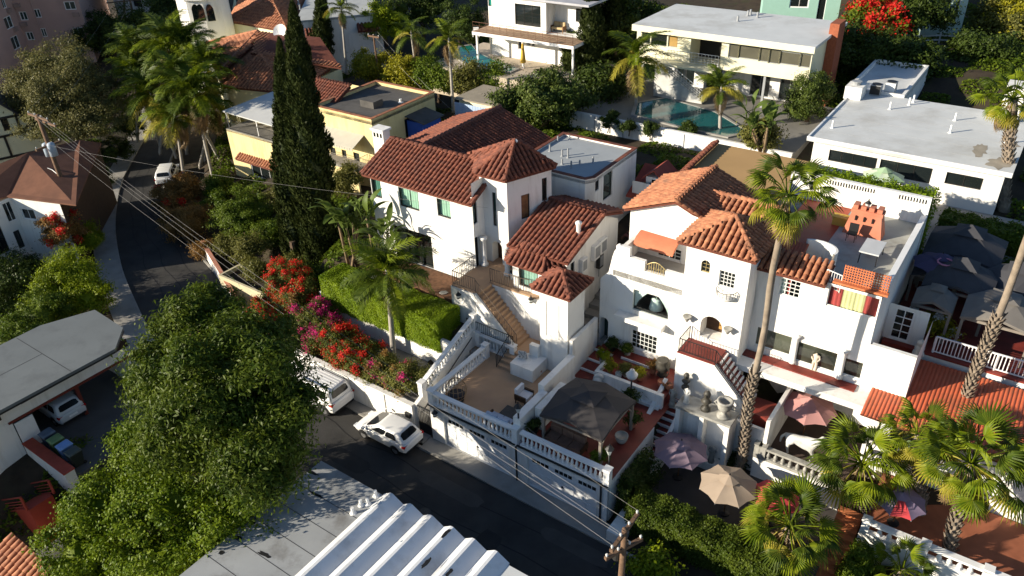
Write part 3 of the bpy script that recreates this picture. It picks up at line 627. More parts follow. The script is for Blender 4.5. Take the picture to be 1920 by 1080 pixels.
# main flight: from the lower landing up to the porch
LZ = 3.45
struct('landing_paving', MB().gbox(1.76, 3.3, 6.2, 7.7, 1.5, LZ), TAN); struct('landing_paving', MB().gbox(-2.9, 1.25, 5.35, 6.24, 1.5, 2.72), TAN)
steps('entrance_stair', 'tan entrance stair climbing to the porch of the turret house', g(1.75, 6.42, LZ), g(1.75, 7.7, LZ), E1 * -.21, 14, .2175, TAN, base=2.5)
t = thing('stair_side_wall', 'white stepped wall under the entrance stair', 'wall', g(0, 6.7, 2)); m = MB()
m.hexa([g(-1.2, 6.25, 1.5), g(1.75, 6.25, 1.5), g(1.75, 6.41, 1.5), g(-1.2, 6.41, 1.5), g(-1.2, 6.25, PZ - .05), g(1.75, 6.25, LZ), g(1.75, 6.41, LZ), g(-1.2, 6.41, PZ - .05)]); m.build('wall', STUC, t)
railing('stair_railing', 'bronze railing along the open side of the entrance stair', [g(1.75, 6.33, LZ + .1), g(-1.2, 6.33, PZ)], .9, .17, BRONZ)
railing('porch_railing', 'bronze railing round the front corner of the porch', [g(-1.25, 6.38, PZ), g(-3.0, 6.38, PZ), g(-3.0, 8.5, PZ)], .95, .17, BRONZ)
railing('porch_railing', 'bronze railing between the porch and the stair well', [g(-1.2, 7.85, PZ), g(.9, 7.85, PZ), g(1.6, 8.0, PZ)], .95, .17, BRONZ)
# lower steps, curved seat wall, landing balustrade
steps('terrace_steps', 'few tan steps from the terrace to the landing', g(1.3, 4.9, GZ + .05), g(2.4, 4.9, GZ + .05), E2 * .33, 4, .17, TAN, base=2)
railing('terrace_step_railing', 'dark railing beside the few tan terrace steps', [g(1.25, 4.85, GZ + .05), g(1.25, 6.2, GZ + .72)], .85, .16, BLACKM)
railing('landing_railing', 'black railing above the baluster screen of the landing', [g(-1.9, 6.1, 3.75), g(1.7, 6.0, 3.75)], .75, .15, BLACKM)
balustrade('balustrade', 'white baluster screen under the black landing railing', g(-1.0, 6.08, 2.75), g(1.7, 6.0, 2.75), h=1.0)
t = thing('seat_wall', 'white curved plaster seat with a striped cushion by the tower', 'seat', g(3.1, 5.4, GZ)); m = MB(); m.prism([g(2.35, 4.75), g(3.95, 4.75), g(3.95, 6.3), g(2.9, 6.3), g(2.35, 5.7)], GZ, 3.62); m.build('base', STUC, t); m = MB(); m.prism([g(2.9, 6.0), g(3.5, 6.0), g(3.5, 6.3), g(2.9, 6.3)], 3.62, 4.4); m.build('back', STUC, t)
# tower with hip cap
t = thing('stair_tower', 'slim white tower with small tile hip cap beside the stair', 'tower', g(4.4, 7.3, GZ))
for p in ((3.45, 6.35, 5.35, 6.35), (5.35, 6.35, 5.35, 8.2), (5.35, 8.2, 3.45, 8.2), (3.45, 8.2, 3.45, 6.35)): gwall(*p, 0, 8.5).build(t)
for a in (3.9, 4.75): MB().gbox(a, a + .03, 6.34, 6.352, 5.2, 7.6).build('slit', DKFR, t)
T = TileRoof(t); q = [g(3.1, 6.0, 8.45), g(5.7, 6.0, 8.45), g(5.7, 8.5, 8.45), g(3.1, 8.5, 8.45)]; ap = g(4.4, 7.3, 9.25)
for i in range(4): T.plane(q[i], q[(i + 1) % 4], ap); T.cap(q[i], ap, 1.0)
T.done()
# ------------------------------------------------------------------ bright white villa with roof deck
WBAR = M('white_bar', (.8, .8, .78), .5, .02)
vh = thing('white_villa', 'bright white villa with orange tile roofs, arched entrance and roof deck', 'house', g(12, 13, 3))
RT = M('dark_room', (.02, .018, .016), .6, .2, 2)
w = gwall(5.6, 9.6, 10.7, 9.6, 2.6, 8.0)
w.opening(1117, 590, 1139, 643, style='deep', arch=True, glass=M('dark_green_door', (.02, .05, .04), .4), name='side_door', label='dark green arched side door')
w.opening(1184, 617, 1230, 667, nx=6, ny=4, frame=WBAR, fw=.06, mull=.026, name='french_door'); w.opening(1188, 540, 1252, 601, style='open'); w.build(vh)
h = w.holes[2]; u0, u1, v0, v1 = h['u0'], h['u1'], h['v0'], h['v1']      # picture window with draped curtains
m = MB(); m.quad(w.pt(u0, v0, -1.6), w.pt(u1, v0, -1.6), w.pt(u1, v1, -1.6), w.pt(u0, v1, -1.6)); m.quad(w.pt(u0, v0 - .01, -.1), w.pt(u1, v0 - .01, -.1), w.pt(u1, v0 - .01, -1.6), w.pt(u0, v0 - .01, -1.6)); m.quad(w.pt(u0, v0, -.14), w.pt(u0, v1, -.14), w.pt(u0, v1, -1.6), w.pt(u0, v0, -1.6)); m.quad(w.pt(u1, v0, -.14), w.pt(u1, v1, -.14), w.pt(u1, v1, -1.6), w.pt(u1, v0, -1.6)); m.quad(w.pt(u0, v1, -.1), w.pt(u1, v1, -.1), w.pt(u1, v1, -1.6), w.pt(u0, v1, -1.6)); pw = m.build('picture_window', RT, vh)
DRP = M('white_drape', (.72, .74, .72), .9, .05, 3)
for sgn, f0 in ((1, u0), (-1, u1)):
    m = MB(); N = 12
    for k in range(N + 1):
        f = k / N; uu = f0 + sgn * f * (u1 - u0) * .42
        for j in range(7):
            q = j / 6; pull = (1 - q) ** .0 if False else 1 - .85 * (1 - abs(q - .0)) * f if False else 1; uk = f0 + sgn * f * (u1 - u0) * (.05 + .40 * q ** 1.6)
            m.v.append(tuple(w.pt(uk, v0 + .15 + (v1 - v0 - .15) * q, -.25 - .04 * math.sin(k * 2.2))))
    for k in range(N):
        for j in range(6): a = k * 7 + j; m.f.append((a, a + 7, a + 8, a + 1))
    m.build('drape', DRP, pw, True)
c = w.pt((u0 + u1) / 2, v0, -.8); m = MB(); m.lathe(c, [(.42, 0), (.36, .3), (.3, .62), (.3, .66)], 12); m.build('cloth_table', DRP, pw, True); m = MB(); m.lathe(c + EZ * .66, [(.12, 0), (.05, .08), (.16, .25), (.1, .35), (.04, .5)], 10); m.build('silver_urn', M('silver', (.5, .5, .5), .25, .05, 3, metal=1), pw, True)
MB().quad(w.pt(u0, v0, -.1), w.pt(u1, v0, -.1), w.pt(u1, v1, -.1), w.pt(u0, v1, -.1)).build('pane', CLEAR, pw)
# ledge below the picture window, corner buttress with stepped curve and ball
MB().gbox(6.9, 9.9, 8.95, 9.59, 6.0, 6.28).build('window_ledge', STUC, vh)
bu = [onb(x, y, 9.55) for x, y in [(1113, 565), (1128, 540), (1140, 512), (1148, 480), (1152, 470), (1163, 462)]]; m = MB(); prof = [g(5.62, 9.55, 7.95)] + [V(p) for p in bu] + [onb(1185, 470, 9.55), onb(1185, 560, 9.55)]
pa = [(ab(p)[0], p.z) for p in bu]; pl = [(5.6, 8.0)] + [(a, max(z, 8.0)) for a, z in pa if z > 8.0] + [(7.4, max(z for a, z in pa)), (7.4, 8.0)]
n = len(pl); m = MB(); m.v = [tuple(g(a, 9.6, z)) for a, z in pl] + [tuple(g(a, 9.85, z)) for a, z in pl]; m.f = [tuple(range(n)), tuple(range(2 * n - 1, n - 1, -1))] + [(i, n + i, n + (i + 1) % n, (i + 1) % n) for i in range(n)]; m.build('buttress', STUC, vh)
MB().gbox(7.38, 10.7, 9.6, 9.85, 8.0, 9.35).build('balcony_wall', STUC, vh); MB().gbox(7.4, 8.35, 9.6, 9.85, 9.352, 9.95).build('balcony_wall', STUC, vh); MB().gbox(9.6, 10.7, 9.6, 9.85, 9.352, 9.75).build('balcony_wall', STUC, vh)
MB().gbox(6.4, 6.65, 9.86, 12.2, 8.0, 9.95).build('balcony_wall', STUC, vh); MB().gbox(6.4, 10.7, 9.6, 12.25, 8.5, 8.85).build('balcony_floor', CONC, vh)
MB().lathe(g(6.65, 9.8, 10.0), [(.1, -.3), (.12, 0), (.08, .08), (.19, .2), (.19, .36), (.06, .5)], 10).build('ball_finial', STUC, vh, True)
gr = thing('balcony_grille', 'gilded scroll grille in the balcony wall of the white villa', 'grille', g(9, 9.7, 9.3)); BRS = M('aged_brass', (.42, .33, .15), .5, .2, 5, metal=.4); m = MB()
for k in range(9): a = 8.42 + k * .145; m.bar(g(a, 9.72, 9.35), g(a, 9.72, 9.35 + .35 + .3 * math.sin(math.pi * k / 8)), .03, .03)
m.build('bars', BRS, gr); m = MB(); m.tube([g(8.38 + k * .12, 9.72, 9.36 + .33 + .32 * math.sin(math.pi * k / 10)) for k in range(11)], .025, 6); m.build('arch', BRS, gr)
for q in range(4): m = MB(); m.tube([g(8.6 + q * .27 + .09 * math.cos(t * .7) * (1 - t / 12), 9.71, 9.6 + .09 * math.sin(t * .7) * (1 - t / 12)) for t in range(10)], .014, 5); m.build('scroll', BRS, gr)
# upper gabled block
w = gwall(6.0, 12.25, 10.9, 12.25, 8.85, 11.55); w.opening(1233, 458, 1276, 492, nx=4, ny=3, frame=WBAR, fw=.06, mull=.028, name='french_window'); w.build(vh)
MB().add([g(6.0, 12.25, 11.55), g(11.6, 12.25, 11.55), g(8.85, 12.25, 12.68)], [(0, 1, 2)]).build('gable', STUC, vh)
gwall(6.0, 18.0, 6.0, 12.25, 3.5, 11.55).build(vh); gwall(5.6, 12.3, 5.6, 9.6, 2.6, 8.0).build(vh)
m = MB(); P = [onb(x, y, 12.2) for x, y in [(1201, 448), (1274, 470)]]; p0, p1 = P; m = MB(); N = 6
for k in range(N + 1):
    f = k / N; o = E2 * -(.95 * math.sin(f * 1.5)); dz = .62 * math.cos(f * 1.5)
    m.v += [tuple(p0 + o + EZ * dz), tuple(p1 + o + EZ * dz)]
m.f = [(2 * k, 2 * k + 1, 2 * k + 3, 2 * k + 2) for k in range(N)] + [tuple(range(0, 2 * N + 2, 2)), tuple(range(2 * N + 1, 0, -2))]; aw = thing('window_awning', 'curved orange awning over the balcony window of the villa', 'awning', p0); m.build('canvas', M('orange_canvas', (.50, .17, .09), .85, .08, 2), aw)
T = TileRoof(vh, TILEO)
T.plane(g(5.7, 17.6, 11.5), g(5.7, 12.0, 11.5), g(8.85, 12.0, 12.75), g(8.85, 17.6, 12.75)); T.plane(g(12.0, 12.9, 11.5), g(12.0, 17.6, 11.5), g(8.85, 17.6, 12.75), g(8.85, 12.0, 12.75), g(9.9, 12.0, 12.33)); T.cap(g(8.85, 12.0, 12.75), g(8.85, 17.6, 12.75)); T.cap(g(5.7, 12.0, 11.5), g(8.85, 12.0, 12.75), 1.0); T.cap(g(11.0, 12.0, 11.9), g(8.85, 12.0, 12.75), 1.0)
T.plane(g(9.5, 13.3, 11.72), g(13.6, 13.3, 11.72), g(13.6, 15.0, 12.3), g(9.0, 15.0, 12.3)); T.cap(g(9.0, 15.0, 12.3), g(13.6, 15.0, 12.3)); gwall(9.6, 13.5, 13.6, 13.5, 9, 11.75).build(vh)
# entrance tower
w = gwall(10.7, 9.6, 14.2, 9.6, 2.6, 12.0)
w.opening(1316, 486, 1330, 513, arch=True, nx=2, ny=3, frame=BRS, fw=.04, mull=.025, name='arched_window'); w.opening(1350, 506, 1376, 544, nx=4, ny=4, frame=WBAR, fw=.05, mull=.028, name='casement_window', glass=GLASS)
w.opening(1316, 588, 1351, 642, style='open', arch=True); w.build(vh)
h = w.holes[2]; m = MB(); rg = h['ring']; m.add([w.pt(*p, -.9) for p in rg], [tuple(range(len(rg)))]); o = m.build('entrance_door', WOODD, vh); o['label'] = 'carved dark wooden entrance door in its arch'
m = MB()
for k in range(len(rg)): a, b = rg[k], rg[(k + 1) % len(rg)]; m.quad(w.pt(*a, -.13), w.pt(*b, -.13), w.pt(*b, -.9), w.pt(*a, -.9))
m.build('entrance_reveal', STUC, o); m = MB(); uc = (h['u0'] + h['u1']) / 2
for k in range(5): m.obox(w.pt(uc + .3, h['v0'] + .35 + k * .28, -.87), w.d, w.n, EZ, .16, .03, .1)
m.build('carved_panel', M('gilded_wood', (.35, .2, .06), .5, .3, 6), o)
gwall(14.2, 9.6, 14.2, 11.2, 2.6, 12.0).build(vh); gwall(10.7, 12.3, 10.7, 9.6, 8.8, 12.0).build(vh)
q = [g(10.3, 9.25, 11.95), g(14.55, 9.25, 11.95), g(14.55, 13.3, 11.95), g(10.3, 13.3, 11.95)]; ap = g(12.55, 11.3, 13.1)
for i in range(4): T.plane(q[i], q[(i + 1) % 4], ap); T.cap(q[i], ap, 1.05)
# recessed wing to the right of the tower
w = gwall(14.2, 11.1, 20.3, 11.1, 5.2, 10.85); w.opening(1464, 520, 1497, 562, nx=4, ny=4, frame=WBAR, fw=.05, mull=.028, name='casement_window', curtain=[(.35, .5, M('red_curtain', (.42, .06, .06), .9)), (0, .3, DRP)])
RC = M('red_curtain', (.42, .06, .06), .9); ux0, ux1, uz1, uz0 = w.uv(1552, 554)[0], w.uv(1649, 578)[0], w.uv(1605, 549)[1], w.uv(1596, 586)[1]; w.hole(ux0, ux1, uz0, uz1, fw=.04, frame=WBAR, curtain=[(0, .28, RC), (.27, .72, M('cream_curtain', (.66, .55, .30), .9)), (.71, 1, RC)], name='curtained_window')
for q4 in ((1419, 612, 1480, 668), (1496, 640, 1564, 700), (1582, 670, 1640, 722)): w.opening(*q4, nx=1, fw=.05, frame=WBAR, glass=M('gallery_glass', (.05, .055, .04), .07, .9, .35, spec=.8), name='gallery_window')  # mottled greenish-beige tint paints reflections into the glass colour
w.build(vh)
for x, y in ((1487, 672), (1573, 706)): p = onb(x, y, 11.02); m = MB(); m.lathe(V((p.x, p.y, 5.5)), [(.2, 0), (.2, .12), (.15, .18), (.13, 1.6), (.2, 1.7), (.24, 1.82)], 12); m.build('column', STUC, vh, True)
gwall(20.3, 11.1, 20.3, 21.0, 4, 10.6).build(vh)
MB().gbox(14.2, 21.6, 9.5, 11.05, 5.0, 5.35).build('ledge', STUC, vh); MB().gbox(14.2, 20.2, 10.4, 11.0, 5.352, 5.42).build('ledge_tiles', REDP, vh)
w = gwall(20.32, 11.0, 22.5, 11.0, 3.0, 8.1); w.build(vh); MB().gbox(20.4, 22.5, 11.002, 11.25, 7.9, 8.1).build('parapet', STUC, vh); gwall(22.5, 11.0, 22.5, 15, 3, 8.1).build(vh)
# tile strip over the eave
T.plane(g(14.2, 10.75, 10.8), g(17.7, 10.75, 10.8), g(17.7, 12.1, 11.35), g(14.2, 12.1, 11.35)); T.done()
# roof deck
ORL = M('orange_lattice_paint', (.55, .17, .07), .7, .1, 2)
struct('roof_deck_paving', MB().gbox(14.2, 20.2, 12.1, 21.2, 10.1, 10.35), M('grey_deck_coating', (.36, .36, .33), .75, .1, .8, dirt=(.22, .2, .17), dscale=.6)); struct('roof_deck_paving', MB().gbox(13.6, 16.3, 14.6, 21.2, 10.352, 10.36), M('red_deck_paint', (.36, .07, .035), .6, .2, 1.5, dirt=(.25, .1, .07)))
dk = thing('deck_wall', 'tall white parapet wall with slots behind the roof deck', 'wall', g(17, 21.3, 10)); MB().gbox(12.4, 20.35, 21.2, 21.45, 7, 11.95).build('wall', STUC, dk); MB().gbox(12.4, 20.35, 21.18, 21.47, 11.952, 12.0).build('coping', STUC, dk)
for k in range(46):
    if k not in (28, 29, 30, 31, 32, 33, 34, 35): MB().gbox(13.0 + k * .157, 13.07 + k * .157, 21.185, 21.2, 11.62, 11.88).build('slot', GLASS, dk)
MB().gbox(20.12, 20.3, 12.0, 21.19, 10.1, 10.85).build('side_parapet', STUC, dk); MB().gbox(20.05, 20.35, 11.9, 21.19, 10.852, 10.92).build('side_coping', WHITE, dk)
zl = onb(1620, 543, 10.95).z; lf = thing('lattice_screen', 'orange lattice screen on the front edge of the roof deck', 'screen', g(19, 11.5, 10.3)); a0, a1, b_ = 18.35, 20.45, 11.2
for k in range(18):
    a = a0 + (a1 - a0) * k / 17; MB().bar(g(a, b_, zl), g(a, b_, zl + .95), .045, .045).build('slat', ORL, lf)
for k in range(7): MB().bar(g(a0, b_ - .05, zl + .08 + k * .14), g(a1, b_ - .05, zl + .08 + k * .14), .04, .04).build('slat', ORL, lf)
MB().gbox(a0 - .4, a1 + .1, 10.95, 11.3, zl - .1, zl).build('ledge', ORL, lf)
railing('deck_railing', 'short white railing beside the orange lattice screen', [g(17.5, 11.5, 10.35), g(18.3, 11.25, 10.35)], 1.0, .12, WHITE)
# castellated barbecue chimney
PINK = M('salmon_plaster', (.50, .17, .10), .85, .12, 2, .3, 20, dirt=(.42, .2, .14)); bq = thing('barbecue_chimney', 'salmon plaster barbecue with battlements on the roof deck', 'barbecue', g(17.6, 18.3, 10.35)); m = MB(); z0 = 10.35
m.hexa([g(16.6, 17.9, z0), g(18.7, 17.9, z0), g(18.7, 18.9, z0), g(16.6, 18.9, z0), g(16.85, 18.2, z0 + 1.25), g(18.45, 18.2, z0 + 1.25), g(18.45, 18.8, z0 + 1.25), g(16.85, 18.8, z0 + 1.25)]); m.build('body', PINK, bq); MB().gbox(16.8, 18.5, 18.15, 18.85, z0 + 1.25, z0 + 1.45).build('crown', PINK, bq)
for k in range(4): MB().gbox(16.85 + k * .43, 17.13 + k * .43, 18.2, 18.8, z0 + 1.45, z0 + 1.68).build('battlement', PINK, bq)
for k in range(3): MB().gbox(17.1 + k * .45, 17.17 + k * .45, 18.02, 18.2, z0 + .85, z0 + 1.1).build('slit', DKFR, bq)
def lantern(name, label, p, h=.5, mat=BLACKM, cat='lantern'):
    t = thing(name, label, cat, p); m = MB(); m.lathe(p, [(.12, 0), (.12, .05), (.04, .06)], 6); m.lathe(p + EZ * h * .7, [(.2, 0), (.05, .15), (.03, .25)], 6); m.build('cap', mat, t); m = MB(); m.lathe(p + EZ * .06, [(.1, 0), (.17, h * .6)], 6); m.build('glass', M('lamp_glass', (.5, .52, .5), .2, .05, 3), t); return t
lantern('roof_lantern', 'black lantern on top of the salmon barbecue', g(17.55, 18.5, z0 + 1.46))
t = thing('planter_box', 'yellow ochre box beside the salmon barbecue', 'box', at(1581, 418, 10.6)); a, b = ab(at(1581, 422, 10.36)); MB().gbox(a - .6, a + .6, b - .25, b + .25, 10.36, 10.85).build('box', M('ochre_paint', (.6, .38, .07), .7, .1, 3), t); MB().gbox(a - .65, a + .65, b - .3, b + .3, 10.85, 10.9).build('rim', M('ochre_paint', (.6, .38, .07), .7), t)
t = thing('patio_table', 'pale grey rectangular table on the roof deck', 'table', at(1632, 470, 10.35)); c = at(1637, 462, 11.1); ca, cb = ab(c); MB().gbox(ca - .5, ca + .5, cb - .85, cb + .85, 11.02, 11.1).build('table_top', M('pale_grey_top', (.55, .56, .56), .5, .05, 2), t)
for i in (-.42, .42):
    for j in (-.75, .75): MB().tube([g(ca + i, cb + j, 11.02), g(ca + i * 1.05, cb + j * 1.05, 10.36)], .025, 6).build('leg', BLACKM, t)
t = thing('patio_chair', 'black metal chair beside the roof deck table', 'chair', at(1595, 445, 10.35)); c = at(1595, 450, 10.36); ca, cb = ab(c); MB().gbox(ca - .25, ca + .25, cb - .25, cb + .25, 10.78, 10.82).build('seat', BLACKM, t); MB().gbox(ca - .25, ca + .25, cb + .22, cb + .26, 10.82, 11.3).build('backrest', BLACKM, t)
for i in (-.22, .22):
    for j in (-.22, .22): MB().bar(g(ca + i, cb + j, 10.36), g(ca + i, cb + j, 10.78), .03).build('leg', BLACKM, t)
t = thing('curved_screen', 'white curved wall with trellis at the stairhead of the roof deck', 'wall', at(1560, 480, 10.35)); cc = g(16.4, 13.2); m = MB(); N = 10; ring = [(cc + E1 * (1.1 * math.cos(t_)) + E2 * (.9 * math.sin(t_))) for t_ in [math.radians(-20 + 150 * k / N) for k in range(N + 1)]]
for k in range(N): p, q = ring[k], ring[k + 1]; m.quad((p.x, p.y, 10.35), (q.x, q.y, 10.35), (q.x, q.y, 11.5), (p.x, p.y, 11.5)); i, j = cc.lerp(p, .88), cc.lerp(q, .88); m.quad((j.x, j.y, 10.35), (i.x, i.y, 10.35), (i.x, i.y, 11.5), (j.x, j.y, 11.5)); m.quad((p.x, p.y, 11.5), (q.x, q.y, 11.5), (j.x, j.y, 11.5), (i.x, i.y, 11.5))
m.build('wall', STUC, t)
for k in range(9): MB().bar(g(15.2 + k * .25, 12.35, 10.36), g(15.7 + k * .25, 12.35, 11.2), .03).build('trellis_slat', M('brown_wood', (.2, .1, .045), .7), t); MB().bar(g(15.7 + k * .25, 12.38, 10.36), g(15.2 + k * .25, 12.38, 11.2), .03).build('trellis_slat', M('brown_wood', (.2, .1, .045), .7), t)
def corrugated(parent, e0, e1, r1, r0, mat, pitch=.2, name='roof_sheet', amp=.035):
    e0, e1, r1, r0 = map(V, (e0, e1, r1, r0)); L = (e1 - e0).length; n = int(L / pitch); nn = (e1 - e0).cross(r0 - e0).normalized()
    if nn.z < 0: nn = -nn
    for i in range(n):          # each rib a sheet strip of its own
        m = MB(); K = 6
        for k in range(K + 1):
            f = (i + k / K) / n; o = nn * (amp * math.sin(math.pi * k / K)); m.v += [tuple(e0.lerp(e1, f) + o), tuple(r0.lerp(r1, f) + o)]
        m.f = [(2 * k, 2 * k + 2, 2 * k + 3, 2 * k + 1) for k in range(K)]; m.build(name, mat, parent, True)
    m = MB(); m.slab([e0 - nn * .02, e1 - nn * .02, r1 - nn * .02, r0 - nn * .02], .05); m.build('roof_board', TILEU, parent)
RCOR = M('red_corrugated_sheet', (.47, .105, .045), .55, .12, 1.2, .1, 10, .4, dirt=(.27, .09, .045), dscale=.8, streak=.6)
t = thing('stair_awning', 'small red corrugated awning on the roof deck beside the palm', 'awning', at(1490, 480, 10.6)); corrugated(t, g(14.3, 12.4, 10.8), g(15.9, 12.4, 10.8), g(15.9, 13.7, 11.3), g(14.3, 13.7, 11.3), RCOR, .16)
for a in (14.4, 15.8): MB().bar(g(a, 13.6, 10.36), g(a, 13.6, 11.25), .06).build('post', WOODB, t)
# wall sconces shaped as shells
for i, (x, y, lb) in enumerate([(1292, 592, 'shell-shaped white wall lamp on the picture-window side of the villa entrance'), (1368, 615, 'shell-shaped white wall lamp on the palm side of the villa entrance')]):
    p = onb(x, y, 9.6); t = thing('wall_lamp', lb, 'lamp', p, 'shell wall lamps of the villa entrance'); m = MB(); m.lathe(p - E2 * .25, [(.05, -.25), (.12, -.12), (.24, .06), (.26, .12), (.2, .1)], 10); m.build('shell', STONE, t, True); MB().bar(p - E2 * .02, p - E2 * .25, .08).build('bracket', STONE, t)
t = thing('window_balconet', 'small rounded wire balconet below the tower window', 'balcony', onb(1362, 548, 9.6)); p = onb(1362, 553, 9.6); m = MB(); m.lathe(p, [(.2, -.3), (.5, -.08), (.52, 0)], 14); m.build('basket_base', STUC, t, True)
for k in range(9): an = math.radians(180 + 20 * k + 10) + TH; d = V((math.cos(an), math.sin(an), 0)) * .5; MB().bar(p + d, p + d * 1.1 + EZ * .35, .02).build('bar', BLACKM, t)
m = MB(); m.tube([p + V((math.cos(math.radians(180 + 18 * k) + TH), math.sin(math.radians(180 + 18 * k) + TH), 0)) * .55 + EZ * .35 for k in range(11)], .02, 5); m.build('hoop', BLACKM, t)
# villa forecourt: side passage steps, planter terrace, landing block, stairs
UZ = 3.4
steps('passage_steps', 'wide red steps rising to the dark green arched door', g(5.75, 6.3, GZ + .05), g(7.0, 6.3, GZ + .05), E2 * .85, 4, .17, REDP, WHITE, base=2)
struct('forecourt_paving', MB().gbox(7.0, 11.3, 6.9, 9.6, 2.0, UZ), REDP); t = thing('planter_wall', 'low white planter wall edging the red forecourt', 'wall', g(9, 6.8, GZ)); MB().gbox(7.0, 11.3, 6.65, 6.88, GZ, UZ + .3).build('wall', STUC, t); MB().gbox(6.98, 7.2, 6.9, 7.9, GZ, UZ + .3).build('wall_return', STUC, t); MB().gbox(7.2, 11.2, 6.45, 6.64, GZ + .06, GZ + .25).build('lower_step', WHITE, t)
t = thing('door_step', 'red door step with white edge below the french doors', 'step', g(8.6, 9.2, UZ)); MB().gbox(7.6, 9.6, 8.9, 9.58, UZ, UZ + .15).build('tread', REDP, t); MB().gbox(7.55, 9.65, 8.84, 8.9, UZ, UZ + .155).build('edge', WHITE, t)
t = thing('entrance_podium', 'white block carrying the villa entrance landing', 'podium', g(12.5, 8.8, 2)); MB().gbox(11.35, 13.55, 8.0, 9.58, 0, 5.9).build('block', STUC, t); MB().gbox(11.35, 13.55, 8.0, 9.58, 5.902, 5.96).build('landing', REDP, t)
m = MB(); m.hexa([g(13.55, 8.0, 0), g(15.6, 8.0, 0), g(15.6, 8.3, 0), g(13.55, 8.3, 0), g(13.55, 8.0, 5.85), g(15.6, 8.0, 3.75), g(15.6, 8.3, 3.75), g(13.55, 8.3, 5.85)]); m.build('stair_wall', STUC, t)
steps('villa_stair', 'red stair with white nosings beside the villa entrance', g(15.6, 9.4, 3.7), g(15.6, 8.31, 3.7), E1 * -.205, 10, .222, REDP, WHITE, base=1)
struct('stair_landing', MB().gbox(15.61, 16.9, 8.0, 9.45, 1, 3.68), REDP); t = thing('landing_wall', 'white parapet beside the lower red landing and palm', 'wall', g(16.9, 8, 2)); MB().gbox(16.9, 17.1, 7.2, 11.0, 0, 4.2).build('wall', STUC, t); MB().gbox(15.0, 16.9, 7.3, 7.5, 0, 3.4).build('front_wall', STUC, t)
railing('podium_railing', 'dark iron railing round the villa entrance landing', [g(11.4, 9.5, 5.96), g(11.4, 8.1, 5.96), g(13.5, 8.1, 5.96), g(15.5, 8.15, 3.8)], .85, .16, BLACKM)
steps('garden_stair', 'long red stair with white nosings down to the umbrella court', g(11.0, 3.9, .35), g(12.1, 3.9, .35), E2 * .36, 12, .2, REDP, WHITE, base=-.2)
t = thing('garden_stair_wall', 'white wall between the gazebo terrace and the long red stair', 'wall', g(11.6, 5, 1)); m = MB(); m.hexa([g(10.75, 3.2, 0), g(10.98, 3.2, 0), g(10.98, 8, 0), g(10.75, 8, 0), g(10.75, 3.2, 1.3), g(10.98, 3.2, 1.3), g(10.98, 8, 3.9), g(10.75, 8, 3.9)]); m.build('wall', STUC, t); m = MB(); m.hexa([g(12.12, 3.6, 0), g(12.35, 3.6, 0), g(12.35, 7, 0), g(12.12, 7, 0), g(12.12, 3.6, .9), g(12.35, 3.6, .9), g(12.35, 7, 2.8), g(12.12, 7, 2.8)]); m.build('outer_wall', STUC, t)
# statue niche wall
nw = thing('niche_wall', 'white two-niche wall with stone statues and urn on top', 'wall', g(14, 6, .3)); z1 = 3.9
MB().gbox(12.4, 15.4, 6.6, 7.2, 0, z1).build('back', STUC, nw); MB().gbox(12.4, 12.65, 6.0, 6.6, 0, z1).build('pier', STUC, nw); MB().gbox(13.75, 14.0, 6.0, 6.6, 0, z1).build('pier', STUC, nw); MB().gbox(15.15, 15.4, 6.0, 6.6, 0, z1).build('pier', STUC, nw); MB().gbox(12.35, 15.45, 5.95, 7.2, z1, z1 + .15).build('shelf', STONE, nw); MB().gbox(12.65, 15.15, 6.0, 6.6, 0, .9).build('plinth', STUC, nw)
# ------------------------------------------------------------------ neighbouring buildings
def block(root, a0, a1, b0, b1, z0, z1, mat=None, front=(), right=(), left=(), sides='frlb'):
    for k, (p, ops) in dict(f=((a0, b0, a1, b0), front), r=((a1, b0, a1, b1), right), l=((a0, b1, a0, b0), left), b=((a1, b1, a0, b1), ())).items():
        if k in sides:
            w = gwall(*p, z0, z1, mat)
            for o in ops: w.opening(*o[:4], **(o[4] if len(o) > 4 else {}))
            w.build(root)
def hip(T, a0, a1, b0, b1, ze, zr, along='b', f=1.0, caps=True):
    """hip roof over a rectangle; ridge along a or b"""
    A, B, C, D = g(a0, b0, ze), g(a1, b0, ze), g(a1, b1, ze), g(a0, b1, ze); ac, bc = (a0 + a1) / 2, (b0 + b1) / 2
    if along == 'b': h = (a1 - a0) / 2 * f; r0, r1 = g(ac, b0 + h, zr), g(ac, b1 - h, zr); T.plane(A, B, r0); T.plane(B, C, r1, r0); T.plane(C, D, r1); T.plane(D, A, r0, r1); E_ = [(A, r0), (B, r0), (C, r1), (D, r1), (r0, r1)]
    else: h = (b1 - b0) / 2 * f; r0, r1 = g(a0 + h, bc, zr), g(a1 - h, bc, zr); T.plane(A, B, r1, r0); T.plane(B, C, r1); T.plane(C, D, r0, r1); T.plane(D, A, r0); E_ = [(A, r0), (D, r0), (B, r1), (C, r1), (r0, r1)]
    for p, q in (E_ if caps else ()): T.cap(p, q, 1.0)
def slabroof(root, a0, a1, b0, b1, z, t, mat, name='roof'): return MB().gbox(a0, a1, b0, b1, z - t, z).build(name, mat, root)
def rot_rect(c, ang, w, d):
    x = V((math.cos(ang), math.sin(ang), 0)); y = V((-x.y, x.x, 0)); return [c - x * w / 2 - y * d / 2, c + x * w / 2 - y * d / 2, c + x * w / 2 + y * d / 2, c - x * w / 2 + y * d / 2]
